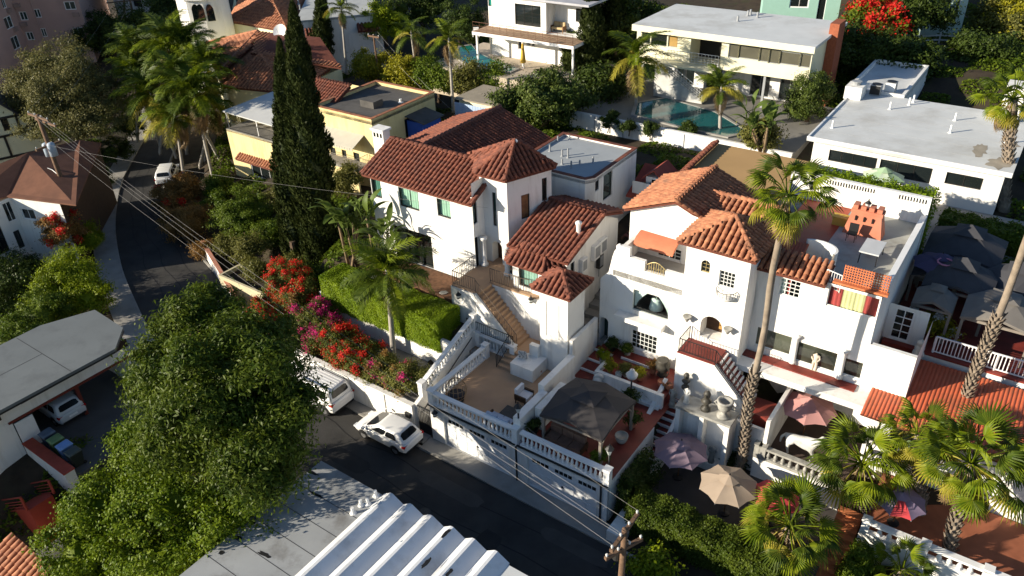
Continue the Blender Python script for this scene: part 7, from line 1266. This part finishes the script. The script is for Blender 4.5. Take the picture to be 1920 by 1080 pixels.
p = at(608, 777, 0) + E2 * .95 - E1 * 1.75; car('suv', 'large white SUV with ribbed roof parked under the big tree', p + EZ * .004, YAWW, 5.3, 2.0, 1.88, 1.12, (-2.55, 1.15, -2.3, .55), CW, True, .38, True)
p = at(117, 822, 0); pa, pb = ab(p); car('estate_car', 'silver-white car parked inside the shaded carport', g(-21.9, -10.9, .006), YAWW, 4.6, 1.8, 1.6, 1.0, (-2.25, 1.0, -1.9, .35), carpaint('silver_car_paint', (.55, .56, .57)), True, .33)
car('parked_car', 'white car half hidden by the rusty bougainvillea on the bend', at(318, 335, .004), math.radians(100), 4.6, 1.8, 1.6, 1.0, (-2.25, 1.0, -1.9, .35), CW, False, .33)
# ------------------------------------------------------------------ bins
for i, (x, y, col, lb) in enumerate([(55, 868, (.05, .07, .10), 'dark grey bin nearest the white carport door'), (69, 876, (.08, .13, .05), 'olive green bin in the carport bin row'), (83, 884, (.10, .17, .32), 'blue bin in the carport bin row'), (97, 895, (.03, .035, .03), 'black-lidded bin at the driveway end of the bin row')]):
    p = g(-18.9 + i * .95, -12.85, 0); t = thing('wheelie_bin', lb, 'bin', p, 'bins on the carport driveway'); m = MB(); bm_ = M('bin_%d' % i, col, .5, .05); a, b = ab(p); m.hexa([g(a - .25, b - .28, .05), g(a + .25, b - .28, .05), g(a + .25, b + .25, .05), g(a - .25, b + .25, .05), g(a - .32, b - .36, 1.0), g(a + .32, b - .36, 1.0), g(a + .32, b + .36, 1.0), g(a - .32, b + .36, 1.0)]); m.build('body', bm_, t); m = MB(); m.hexa([g(a - .34, b - .4, 1.002), g(a + .34, b - .4, 1.002), g(a + .34, b + .38, 1.002), g(a - .34, b + .38, 1.002), g(a - .28, b - .34, 1.07), g(a + .28, b - .34, 1.07), g(a + .28, b + .3, 1.1), g(a - .28, b + .3, 1.1)]); m.build('lid', M('bin_lid_%d' % i, tuple(min(1, v * 2 + .03) for v in col), .45), t)
    for s in (-.25, .25): MB().tube([g(a + s - .04, b + .3, .1), g(a + s + .04, b + .3, .1)], .1, 8).build('wheel', TYRE, t)
# ------------------------------------------------------------------ parasols
def parasol(name, label, px, py, z0, ht, r, cols, rot=0., tilt=0.):
    c = at(px, py, z0 + ht); base = V((c.x, c.y, z0)); t = thing(name, label, 'parasol', base, 'garden parasols'); n = 8; rim = []
    for k in range(n): q = rot + 2 * math.pi * k / n; rim.append(base + V((r * math.cos(q), r * math.sin(q), ht - .42 * r + tilt * r * math.cos(q))))
    apx = base + EZ * ht; f = .3
    for k in range(n):
        a, b = rim[k], rim[(k + 1) % n]; m = MB(); N = 4; mid = (a + b) / 2; mid = mid.lerp(base + EZ * (ht - .42 * r), .05)
        pts = [apx.lerp(a, f), apx.lerp(mid, f) - EZ * .02, apx.lerp(b, f), apx.lerp(a, .65) + EZ * .04, apx.lerp(mid, .65) - EZ * .01, apx.lerp(b, .65) + EZ * .04, a, mid + EZ * .03, b]; m.add(pts, [(0, 3, 4, 1), (1, 4, 5, 2), (3, 6, 7, 4), (4, 7, 8, 5)]); m.build('canopy_panel', cols[k % len(cols)], t, True); MB().bar(apx - EZ * .06, a - EZ * .05, .025).build('rib', GREYM, t)
    m = MB(); J = [apx + EZ * .07 + (p - apx) * .36 for p in rim]; m.v = [tuple(apx + EZ * .12)] + [tuple(p) for p in J]; m.f = [(0, 1 + k, 1 + (k + 1) % n) for k in range(n)]; m.build('vent_cap', cols[0], t); MB().lathe(apx + EZ * .1, [(.05, 0), (.05, .06), (.02, .1)], 8).build('finial', BLACKM, t); MB().tube([base, apx], .03, 8).build('pole', WOODB, t); MB().lathe(base, [(.28, 0), (.28, .06), (.06, .12)], 10).build('base', BLACKM, t); return t
CV = lambda n, c: M(n, c, .85, .06, 1.5, .15, 25)
parasol('garden_parasol', 'mauve parasol beside the long red stair', 1278, 828, .4, 2.6, 1.5, [CV('mauve_canvas', (.22, .16, .20))], .2); parasol('garden_parasol', 'sand-coloured parasol in the umbrella court', 1368, 893, .4, 2.6, 1.5, [CV('sand_canvas', (.36, .28, .21))], .1); parasol('garden_parasol', 'faded pink parasol on the patio under the villa ledge', 1520, 748, 1.75, 2.6, 1.5, [CV('pink_canvas', (.50, .25, .23))], .3); parasol('garden_parasol', 'bright red parasol behind the low fan palm', 1455, 920, .4, 2.3, 1.3, [CV('red_canvas', (.55, .06, .07))], 0); parasol('garden_parasol', 'lilac and red parasol on the lower terrace behind the palms', 1692, 925, 1.9, 2.0, 1.2, [CV('lilac_canvas', (.26, .20, .30)), CV('lilac_canvas', (.26, .2, .3)), CV('red_canvas', (.55, .06, .07))], 0); parasol('garden_parasol', 'green striped parasol on the patio of the low white house', 1660, 316, 7.3, 2.5, 1.45, [CV('sage_canvas', (.30, .42, .26)), CV('pale_sage_canvas', (.48, .56, .42))], 0)
t = parasol('garden_parasol', 'dark violet parasol with pink emblem among the charcoal gazebos', 1768, 478, 6.2, 3.2, 1.5, [CV('violet_canvas', (.07, .06, .12))], 0)
q = at(1772, 496, 9.15); m = MB(); m.tube([q + EZ * .16 + (E1 * math.cos(k * .63) + E2 * math.sin(k * .63)) * .42 for k in range(11)], .05, 5); m.build('emblem_ring', CV('emblem_pink', (.5, .2, .3)), t); m = MB(); [m.bar(q + EZ * .16 + E1 * (.55) + E2 * (-.2 + .12 * k), q + EZ * .05 + E1 * 1.0 + E2 * (-.2 + .12 * k), .05) for k in range(3)]; m.build('emblem_bars', CV('emblem_pink', (.5, .2, .3)), t)
p = at(981, 132, 8.9); t = thing('closed_parasol', 'closed yellow parasol at the edge of the emerald pool', 'parasol', p); MB().lathe(p + EZ * .7, [(.1, 0), (.3, .1), (.22, .9), (.1, 1.9), (.03, 2.0)], 9).build('folded_canopy', CV('yellow_canvas', (.6, .38, .06)), t, True); MB().tube([p, p + EZ * 2.8], .03, 6).build('pole', WOODB, t)
# ------------------------------------------------------------------ power poles and lines
POLE = M('pole_wood', (.15, .09, .055), .9, .25, 5, .4, 20)
def crossarm(t, c, d, L, ins=4):
    MB().bar(c - d * L / 2, c + d * L / 2, .14, .16).build('crossarm', POLE, t); P = []
    for k in range(ins): q = c + d * L * (-.46 + .92 * k / (ins - 1)); MB().lathe(q + EZ * .06, [(.03, 0), (.05, .06), (.06, .12), (.03, .18)], 7).build('insulator', M('insulator_white', (.6, .6, .58), .3), t); P.append(q + EZ * .24)
    return P
b = at(162, 462, 0); tp = best_top(b, 70, 215); t = thing('power_pole', 'leaning wooden power pole with transformers on the road bend', 'power pole', b); MB().tube([b - EZ * .5, b.lerp(tp, .5), tp], [.24, .2, .16], 9).build('pole', POLE, t, True); d1 = V((.8, -.6, 0)); W1 = crossarm(t, tp - EZ * .2, d1, 3.2); crossarm(t, tp - EZ * .75 + V((.25, .3, 0)), d1, 3.2); W2_ = crossarm(t, tp - EZ * 2.6, V((.5, .86, 0)), 2.2); 
for s, zz in ((.45, 2.5), (-.45, 2.7)): MB().lathe(tp - EZ * (zz + .9) + d1 * s, [(.05, 0), (.3, .04), (.3, 1.0), (.25, 1.1), (.05, 1.18)], 12).build('transformer', M('transformer_blue', (.35, .42, .5), .4), t, True)
MB().tube([tp - EZ * 5.2, tp - EZ * 5.0 - E1 * .9 + EZ * .1, tp - EZ * 4.9 - E1 * 1.6, tp - EZ * 5.4 - E1 * 1.75], .04, 6).build('lamp_arm', GREYM, t)
b2 = at(1160, 1120, 0); tp2 = best_top(b2, 1172, 985); b2 = V((tp2.x, tp2.y, 0)) if tp2.z < 5 else b2
tp2 = at(1172, 992, 8.2); b2 = V((tp2.x - .1, tp2.y - .1, 0)); t = thing('power_pole', 'wooden power pole with crossarms at the bottom edge', 'power pole', b2); MB().tube([b2 - EZ * .3, tp2], [.17, .12], 9).build('pole', POLE, t, True); X1 = crossarm(t, tp2 - EZ * .15, E2, 2.2); X2 = crossarm(t, tp2 - EZ * 1.1, (E1 * .4 + E2 * .9).normalized(), 1.8)
MB().lathe(tp2 - EZ * 1.9 - E1 * .3, [(.05, 0), (.16, .04), (.16, .5), (.05, .6)], 10).build('junction_box', DKFR, t)
for (bx, tx, lb, ca_) in (((235, 95), (232, -35), 'power pole with wide crossarm at the upper left', 1), ((262, 95), (236, -40), 'second power pole close behind the wide crossarm', 0)):
    b = at(*bx, 1.0); tq = best_top(b, *tx); t = thing('power_pole', lb, 'power pole', b); MB().tube([b, tq], [.2, .14], 8).build('pole', POLE, t, True)
    if ca_: crossarm(t, b.lerp(tq, .72), V((.95, .3, 0)), 5, 4)
WIRE = M('wire_grey', (.22, .21, .2), .5, .1, 3)
def wire(p, q, sag, label='thin overhead power line strung across the street', r=.0065):
    t = thing('power_line', label, 'power line', p, 'overhead power lines'); MB().tube([p.lerp(q, i / 16) - EZ * sag * 4 * (i / 16) * (1 - i / 16) for i in range(17)], r, 4, False).build('cable', WIRE, t)
for i, lb in enumerate(('overhead line nearest the houses, strung from bend pole to bottom pole', 'middle of the three upper overhead lines above the street', 'overhead line of the upper three nearest the big tree')): wire(W1[i], X1[i], .7 + .1 * i, lb)
wire(W2_[2], X2[2], 1.0, 'lowest overhead cable strung between the road bend pole and the bottom pole'); wire(W2_[1], g(-2, 9, 10.9), .5, 'overhead service line running to the white house')
wire(X1[3], g(6.0, .2, 4.4), .25, 'overhead service line dropping to the terrace dividing wall'); wire(W1[0], at(232, -30, 12), .8, 'overhead power line running back past the queen palms'); wire(W1[3], at(262, -30, 12), .8, 'second overhead power line running back past the palms')
wire(at(700, 65, 9), at(790, 165, 9.4), .3, 'pale service line sloping to the yellow house roof', .012); wire(at(708, 60, 9), at(860, 218, 8), .4, 'pale service line sloping past the blue shed', .012)
b = at(712, 155, 6); t = thing('power_pole', 'thin wooden pole among the shrubs behind the yellow house', 'power pole', b); tq = best_top(b, 700, 65); MB().tube([b, tq], [.12, .09], 7).build('pole', POLE, t); crossarm(t, tq - EZ * .2, E1, 1.6, 3)
# ------------------------------------------------------------------ lamps, statues, pots
def lamppost(name, label, p, h, shade='lantern', cat='lamp post'):
    t = thing(name, label, cat, p); MB().lathe(p, [(.16, 0), (.14, .12), (.06, .2), (.045, h * .6), (.05, h)], 8).build('post', BLACKM, t, True); m = MB(); m.lathe(p + EZ * h, [(.07, 0), (.2, .38)], 6); m.build('glass', M('lamp_glass', (.5, .52, .5), .2), t); m = MB(); m.lathe(p + EZ * (h + .38), [(.24, 0), (.12, .14), (.04, .2), (.03, .34)], 6); m.build('cap', BLACKM, t); return t
lamppost('lamp_post', 'black lantern lamp at the terrace dividing wall above the garages', g(6.0, .35, 4.25 - 1.5), 1.9); lamppost('lamp_post', 'black lantern lamp at the corner of the gazebo terrace balustrade', g(11.35, .5, GZ), 1.6)
def skin_fig(name, mat, parent, V_, E_, R_, lv=2):
    me = bpy.data.meshes.new(name); off = rootof(parent).location; me.from_pydata([tuple(V(v) - off) for v in V_], E_, []); me.materials.append(mat); o = bpy.data.objects.new(name, me); COL.objects.link(o); o.parent = parent
    md = o.modifiers.new('skin', 'SKIN'); sk = me.skin_vertices[0].data
    for i, r in enumerate(R_): sk[i].radius = (r, r)
    sk[0].use_root = True; md.use_smooth_shade = True; s = o.modifiers.new('sub', 'SUBSURF'); s.levels = 1; s.render_levels = lv; return o
def statue(name, label, p, h, mat, yaw=-2.2, robe=True, ped=.0, arm=0):
    t = thing(name, label, 'statue', p); x = V((math.cos(yaw), math.sin(yaw), 0)); y = V((-x.y, x.x, 0)); b = p + EZ * ped
    if ped: MB().lathe(p, [(.3, 0), (.3, ped * .12), (.22, ped * .2), (.2, ped * .8), (.3, ped)], 8).build('pedestal', mat, t)
    def q(f, s, z): return b + x * f * h + y * s * h + EZ * z * h
    Vv = [q(0, 0, .52), q(0, 0, .66), q(.01, 0, .80), q(.01, 0, .865), q(.02, 0, .93), q(0, .06, .5), q(.03, .07, .27), q(0, .07, .03), q(0, -.06, .5), q(-.01, -.07, .27), q(0, -.07, .03), q(0, .13, .80), q(-.02, .16, .64), q(.08, .10 if not arm else .2, .56 if not arm else .95), q(0, -.13, .80), q(.0, -.17, .65), q(.10, -.08, .60)]
    Ee = [(0, 1), (1, 2), (2, 3), (3, 4), (0, 5), (5, 6), (6, 7), (0, 8), (8, 9), (9, 10), (2, 11), (11, 12), (12, 13), (2, 14), (14, 15), (15, 16)]; Rr = [h * k for k in (.095, .08, .1, .038, .068, .08, .06, .04, .08, .06, .04, .045, .036, .025, .045, .036, .025)]
    skin_fig('figure', mat, t, Vv, Ee, Rr)
    if robe: MB().lathe(b, [(h * .15, 0), (h * .13, h * .2), (h * .11, h * .45), (h * .08, h * .56)], 9).build('drapery', mat, t, True)
    MB().lathe(b - EZ * .02, [(h * .17, 0), (h * .17, .06), (h * .1, .07)], 8).build('plinth', mat, t); return t
SZ = 4.06; WST = M('white_marble', (.62, .61, .58), .7, .1, 3, .2, 20, dirt=(.35, .34, .31), dscale=1.5); DST = M('dark_bronze', (.06, .055, .045), .5, .3, 4)
statue('garden_statue', 'white draped statue on the niche wall shelf', g(12.75, 6.5, SZ), 1.05, WST); statue('garden_statue', 'small white statue in the stair-side niche', g(13.2, 6.25, .9), 1.2, WST); statue('garden_statue', 'grey robed statue in the palm-side niche', g(14.6, 6.25, .9), 1.2, STONE); statue('garden_statue', 'pale nude statue standing on the villa ledge before the gallery windows', onplane(1525, 695, V((0, 0, 5.36)), EZ), 1.25, M('cream_marble', (.6, .52, .42), .7, .1, 3), robe=False); statue('garden_statue', 'grey statue at the foot of the villa podium beside the stair', g(11.65, 7.3, 2.75), 1.3, STONE)
def bust(label, p, mat, s=1.0): t = thing('bust', label, 'bust', p); MB().lathe(p, [(.2 * s, 0), (.2 * s, .1 * s), (.1 * s, .18 * s), (.1 * s, .3 * s), (.22 * s, .45 * s), (.08 * s, .58 * s)], 9).build('shoulders', mat, t, True); MB().lathe(p + EZ * .56 * s, [(.06 * s, 0), (.13 * s, .1 * s), (.15 * s, .22 * s), (.1 * s, .34 * s), (.02 * s, .38 * s)], 9).build('head', mat, t, True); m = MB(); m.obox(p - E2 * .15 * s + EZ * .76 * s, E1, E2, EZ, .025 * s, .03 * s, .05 * s); m.build('nose', mat, t)
bust('dark bronze bust at the corner of the villa podium', g(12.2, 7.6, 4.06), DST, 1.1); bust('tall dark bronze head on a scrolled stand on the niche wall', g(13.85, 6.5, SZ), DST, 1.35)
def pot(name, label, p, r, h, mat, plant=None, nl=260, ph=.5, pl=.35, group='potted plants on the villa forecourt', cat='pot'):
    t = thing(name, label, cat, p, group); MB().lathe(p, [(r * .6, 0), (r * .75, h * .15), (r, h * .7), (r * .85, h * .9), (r * 1.05, h * .93), (r * 1.05, h), (r * .9, h), (r * .85, h * .9)], 12).build('pot', mat, t, True)
    if plant: crown(t, [(p.x, p.y, p.z + h + ph * .5, r * 1.5, r * 1.5, ph * .6)], nl, pl, pl * .22, plant, nc=10, cs=.22, name='leaves', core=False)
TC = M('terracotta_pot', (.40, .16, .09), .8, .15, 4); GP = M('grey_pot', (.32, .31, .29), .8, .15, 4); UZp = UZ
t = thing('stone_urn', 'large grey stone urn on the niche wall shelf by the palm', 'urn', g(14.85, 6.5, SZ)); MB().lathe(g(14.85, 6.5, SZ), [(.36, 0), (.36, .12), (.16, .2), (.14, .32), (.34, .55), (.4, .8), (.34, .95), (.44, 1.0), (.44, 1.06), (.3, 1.06), (.28, .8)], 14).build('bowl', STONE, t, True)
for s in (-1, 1): MB().tube([g(14.85 + s * .38, 6.5, SZ + .6), g(14.85 + s * .56, 6.5, SZ + .75), g(14.85 + s * .4, 6.5, SZ + .95)], .04, 6).build('handle', STONE, t)
PP = [(1130, 666, LBR, GP, 'bright green aloe pot at the corner of the forecourt planter'), (1144, 683, LYEL, TC, 'yellow-green plant pot next to the aloe on the planter wall'), (1160, 693, None, WST, 'pale stone figure pot on the planter wall'), (1173, 690, LOLV, GP, 'olive succulent pot in the middle of the planter wall'), (1200, 697, LYEL, TC, 'leafy yellow pot behind the white shell lamp'), (1224, 692, LRUS, TC, 'orange-flowering pot on the forecourt'), (1148, 650, LDK, BLACKM, 'dark pot with spiky plant beside the green side door'), (1176, 660, LMID, GP, 'pot with broad leaves beside the french doors'), (1239, 716, None, TC, 'first brown jar by the podium corner'), (1247, 720, None, WOODB, 'second brown jar by the podium corner'), (1254, 722, None, TC, 'last brown jar nearest the podium')]
for x, y, pm, mt, lb in PP: p = at(x, y + 8, UZ + (.3 if y > 660 and x < 1210 else 0)); pot('plant_pot', lb, V((p.x, p.y, UZ + (.302 if ab(p)[1] < 6.9 else .002))), .2, .38, mt, pm, 300, .5, .32)
for x, y, pm, mt, r, lb in [(1165, 828, None, STONE, .35, 'round stone basin on the gazebo terrace'), (1185, 800, LDK, TC, .25, 'terracotta pot at the stair side of the gazebo terrace'), (1183, 760, LDK, BLACKM, .3, 'dark planter below the white shell lamp'), (1120, 870, LMID, GP, .3, 'leafy pot behind the corner lantern of the gazebo terrace'), (1000, 812, LDK, BLACKM, .3, 'dark pot behind the balustrade beside the lantern'), (1010, 700, None, TC, .22, 'small pot at the foot of the white tower')]: p = at(x, y, GZ + .06); pot('plant_pot', lb, p, r, r * 1.3, mt, pm, 320, .6, .34, 'pots on the terraces')
p = g(10.3, 8.7, UZ); t = thing('large_urn', 'large dark bronze urn on the forecourt beside the villa podium', 'urn', p); MB().lathe(p, [(.25, 0), (.3, .1), (.2, .2), (.42, .55), (.45, .85), (.3, 1.05), (.36, 1.12), (.25, 1.12)], 12).build('bowl', DST, t, True); MB().tube([p + V((.2, -.3, .1)), p + V((.3, -.45, .6)), p + V((.1, -.4, 1.0))], .03, 5).build('strap', DST, t)
p = g(9.6, 6.2, GZ + .06); lp = lamppost('shell_lamp', 'black lamp post with white shell top beside the red forecourt', p, 1.7); MB().lathe(p + EZ * 1.75, [(.1, 0), (.28, .1), (.34, .3), (.2, .4), (.12, .62), (.03, .66)], 10).build('shell_shade', WST, lp, True)
p = g(7.35, 6.4, GZ + .06); t = thing('shell_ornament', 'white scroll-shaped garden ornament beside the gazebo', 'ornament', p); MB().lathe(p, [(.3, 0), (.24, .2), (.3, .5), (.18, .8)], 10).build('base', WST, t, True); MB().tube([p + EZ * .7 + V((.25 * math.cos(k * .5), 0, .25 * math.sin(k * .5))) * (1 - k / 16) for k in range(14)], [.14 * (1 - k / 18) for k in range(14)], 8).build('scroll', WST, t, True)
# horse statue: one body
hp = g(18.6, 8.3, 1.78); t = thing('horse_statue', 'white life-size horse statue on the patio behind the balustrade', 'statue', hp); X, Y = E1, E2
def hq(f, s, z): return hp + X * f + Y * s + EZ * z
Vv = [hq(0, 0, 1.0), hq(-.55, 0, 1.02), hq(.5, 0, 1.03), hq(.8, 0, 1.35), hq(1.0, 0, 1.62), hq(1.25, 0, 1.5), hq(1.42, 0, 1.35), hq(.55, .18, .75), hq(.58, .18, .4), hq(.6, .18, .03), hq(.55, -.18, .75), hq(.72, -.18, .45), hq(.62, -.18, .05), hq(-.65, .2, .75), hq(-.78, .2, .42), hq(-.72, .2, .03), hq(-.6, -.2, .75), hq(-.62, -.2, .42), hq(-.55, -.2, .03), hq(-.85, 0, 1.12), hq(-1.05, 0, .85), hq(-1.08, 0, .45), hq(.98, .07, 1.78), hq(.98, -.07, 1.78)]
Ee = [(0, 1), (0, 2), (2, 3), (3, 4), (4, 5), (5, 6), (2, 7), (7, 8), (8, 9), (2, 10), (10, 11), (11, 12), (1, 13), (13, 14), (14, 15), (1, 16), (16, 17), (17, 18), (1, 19), (19, 20), (20, 21), (4, 22), (4, 23)]; Rr = [.28, .3, .28, .18, .15, .11, .085, .12, .07, .055, .12, .07, .055, .15, .075, .055, .15, .075, .055, .09, .08, .04, .03, .03]; skin_fig('horse_body', WST, t, Vv, Ee, Rr)
# ------------------------------------------------------------------ terrace furniture
p = at(857, 750, GZ + .06); t = thing('egg_chair', 'rattan egg chair on the tan terrace', 'chair', p); RAT = M('rattan', (.36, .22, .11), .8, .25, 8); 
for k in range(14): q = 2 * math.pi * k / 14; MB().tube([p + EZ * (.15 + 1.45 * j / 6) + V((math.cos(q), math.sin(q), 0)) * .6 * math.sin(math.pi * (.12 + .86 * j / 6)) ** .7 for j in range(7)], .016, 4).build('rattan_rib', RAT, t)
for z, r in ((.3, .48), (.6, .6), (.95, .58), (1.25, .42)): MB().tube([p + EZ * z + V((math.cos(k * .4), math.sin(k * .4), 0)) * r for k in range(17)], .018, 4).build('rattan_hoop', RAT, t)
MB().lathe(p + EZ * .3, [(.1, 0), (.5, .05), (.5, .16), (.1, .2)], 12).build('cushion', M('dark_cushion', (.05, .045, .05), .9), t, True); MB().lathe(p, [(.42, 0), (.42, .04), (.05, .06), (.05, .3)], 12).build('base', BLACKM, t)
p = at(957, 778, GZ + .3); t = thing('ottoman', 'dark square ottoman table on the tan terrace', 'table', p); a, b = ab(p); MB().gbox(a - .5, a + .5, b - .45, b + .45, GZ + .12, GZ + .48).build('top', M('charcoal_wicker', (.05, .05, .05), .7, .2, 12), t)
for i in (-.4, .4):
    for j in (-.36, .36): MB().gbox(a + i - .04, a + i + .04, b + j - .04, b + j + .04, GZ + .05, GZ + .12).build('foot', BLACKM, t)
armchair('terrace_chair', 'white cushioned armchair against the dividing wall', at(983, 752, GZ + .06), TH + math.pi / 2, M('white_cushion', (.7, .7, .72), .9, .04), .75, .75, fmat=WOODD); armchair('terrace_sofa', 'blue-grey cushioned sofa behind the terrace balustrade', g(4.6, .65, GZ + .06), TH + math.pi, M('bluegrey_cushion', (.35, .4, .5), .9, .05), .75, .7, n=2, fmat=WOODD); armchair('gazebo_sofa', 'brown cushioned sofa under the grey gazebo', g(8.4, 1.2, GZ + .06), TH, M('brown_cushion', (.17, .10, .07), .9, .2, 4), .72, .75, n=3, fmat=WOODD)
p = g(2.75, 5.5, 3.63); t = thing('striped_cushion', 'striped cushion leaning on the curved white seat', 'cushion', p); m = MB(); m.obox(p + EZ * .25, (E1 + EZ * .2).normalized(), E2, (EZ - E1 * .2).normalized(), .3, .09, .26); o = m.build('cushion', M('grey_stripe', (.12, .12, .13), .9, scale=9, col2=(.6, .6, .58)), t); md = o.modifiers.new('b', 'BEVEL'); md.width = .08; md.segments = 3
# meters and units on the side wall of the lower wing
for x, y, w_, h_, lb in [(1114, 470, .4, .5, 'white heat pump box low on the passage wall'), (1126, 459, .4, .5, 'white heat pump box further along the passage wall'), (1090, 495, .3, .45, 'grey meter box on the passage wall near the bay'), (1121, 487, .25, .5, 'dark meter pipes below the passage wall boxes')]:
    p = ona(x, y, 3.7); t = thing('wall_unit', lb, 'utility box', p); m = MB(); m.obox(p + E1 * .14, E2, E1, EZ, w_, .13, h_); m.build('case', BLACKM if 'dark' in lb else WHITE, t); m = MB(); m.obox(p + E1 * .28, E2, E1, EZ, w_ * .7, .01, h_ * .7); m.build('grille', GREYM, t); MB().tube([p + E1 * .1 - EZ * h_, p + E1 * .1 - EZ * (h_ + .7)], .03, 6).build('conduit', GREYM, t)
p = at(962, 522, PZ); t = thing('porch_bin', 'small grey and black bin on the entrance porch', 'bin', V((p.x, p.y, PZ))); MB().lathe(V((p.x, p.y, PZ)), [(.16, 0), (.17, .42)], 10).build('body', WHITE, t); MB().lathe(V((p.x, p.y, PZ + .42)), [(.175, 0), (.175, .12), (.06, .16)], 10).build('lid', BLACKM, t)
for i, (x, y, lb) in enumerate([(862, 552, 'wall lantern on the porch retaining wall'), (998, 560, 'wall lantern above the entrance stair'), (818, 773, 'wall lantern beside the garage gate')]):
    p = onb(x, y, 6.24 if i == 0 else (7.7 if i == 1 else -.01)); lantern('wall_lantern', lb, p - E2 * .14 - EZ * .2, .36, BLACKM, 'lamp')
# planter box and road wall on the bend
PLC = M('cream_concrete', (.52, .46, .30), .9, .08, 1, .2, 20); t = thing('planter_box', 'long cream concrete planter above the road bend', 'planter', g(-21.5, 4.8, 0)); A0, A1, B0, B1 = -24.4, -18.8, 3.8, 5.8
for q in ((A0, A1, B0, B0 + .18), (A0, A1, B1 - .18, B1), (A0, A0 + .18, B0 + .181, B1 - .181), (A1 - .18, A1, B0 + .181, B1 - .181)): MB().gbox(*q, -.3, 1.7).build('side', PLC, t)
MB().gbox(A0 + .18, A1 - .18, B0 + .18, B1 - .18, -.2, 1.35).build('soil', SOIL, t)
t = thing('road_wall', 'cream road wall with orange coping on the bend', 'wall', at(420, 530, 0)); P = [at(386, 478, 0), at(420, 535, 0), at(455, 598, 0), g(-14.2, .4)]
for p, q in zip(P, P[1:]): m = MB(); d = (q - p).normalized(); s = V((-d.y, d.x, 0)) * .12; m.hexa([p - s, q - s, q + s, p + s] + [k + EZ * 1.3 for k in (p - s, q - s, q + s, p + s)]); m.build('wall', STUC, t); m = MB(); s = s * 1.3; m.hexa([k + EZ * 1.302 for k in (p - s, q - s, q + s, p + s)] + [k + EZ * 1.37 for k in (p - s, q - s, q + s, p + s)]); m.build('coping', M('salmon_coping', (.45, .2, .13), .8), t)
# folding chair and planter on the gazebo terrace
p = at(1706, 605, 6.21); t = thing('folding_chair', 'white metal folding chair on the dark gazebo terrace', 'chair', p); a, b = ab(p); MB().gbox(a - .22, a + .22, b - .2, b + .2, 6.62, 6.66).build('seat', WHITE, t)
for i in (-.22, .22): MB().tube([g(a + i, b - .25, 6.21), g(a + i, b + .1, 6.7), g(a + i, b + .25, 7.1)], .02, 5).build('leg', WHITE, t); MB().tube([g(a + i, b + .3, 6.21), g(a + i, b - .1, 6.65)], .02, 5).build('leg', WHITE, t)
MB().bar(g(a - .22, b + .24, 7.05), g(a + .22, b + .24, 7.05), .05).build('backrest', WHITE, t)
shrub('flower_planter', 'mixed flowering plants beside the white terrace railing', 1755, 610, 6.8, .8, .6, 2600, LYEL, .25, .09, None, [(M('white_bract', (.6, .6, .58), .8), .1, 'flowers', .12)], 'plant', 1, .4)
p = g(22.3, 14.2, 6.25); t = thing('lion_ornament', 'white lion-like ornament at the end of the terrace railing', 'ornament', p); MB().lathe(p, [(.3, 0), (.3, .15), (.22, .2), (.26, .5), (.15, .62)], 9).build('body', WST, t, True); MB().lathe(p + EZ * .55, [(.1, 0), (.22, .12), (.2, .3), (.05, .4)], 9).build('head', WST, t, True)
w = gwall(20.32, 15.0, 22.3, 15.0, 6.2, 8.4, STUC); t = thing('terrace_door_wall', 'white wall with multi-pane door opening on the gazebo terrace', 'wall', g(21.3, 15, 6.2)); w.hole(.3, 1.3, 6.25, 8.2, nx=2, ny=4, frame=WHITE, fw=.1, mull=.05, name='terrace_door'); w.build(t)
for x, y, lb in [(700, 519, 'pale stepping stone in the bark bed beside the hedge end'), (718, 527, 'pale stepping stone next along the bark bed'), (832, 549, 'larger pale stepping stone near the porch')]: p = at(x, y, 5.31); t = thing('stepping_stone', lb, 'stone', p); m = MB(); m.prism([p + V((.3 * math.cos(k), .22 * math.sin(k), 0)) for k in (0, 1.1, 2.2, 3.3, 4.3, 5.3)], 5.3, 5.35); m.build('slab', STONE, t)
t = thing('patio_table', 'dark garden table in the shaded patio behind the bougainvillea', 'table', at(765, 650, 1.75)); p = at(768, 645, 1.76); MB().lathe(p, [(.3, 0), (.04, .05), (.04, .7), (.5, .72), (.5, .76)], 12).build('table', BLACKM, t); armchair('patio_chair', 'dark garden chair in the shaded patio', at(750, 640, 1.76), .8, BLACKM, fmat=BLACKM)
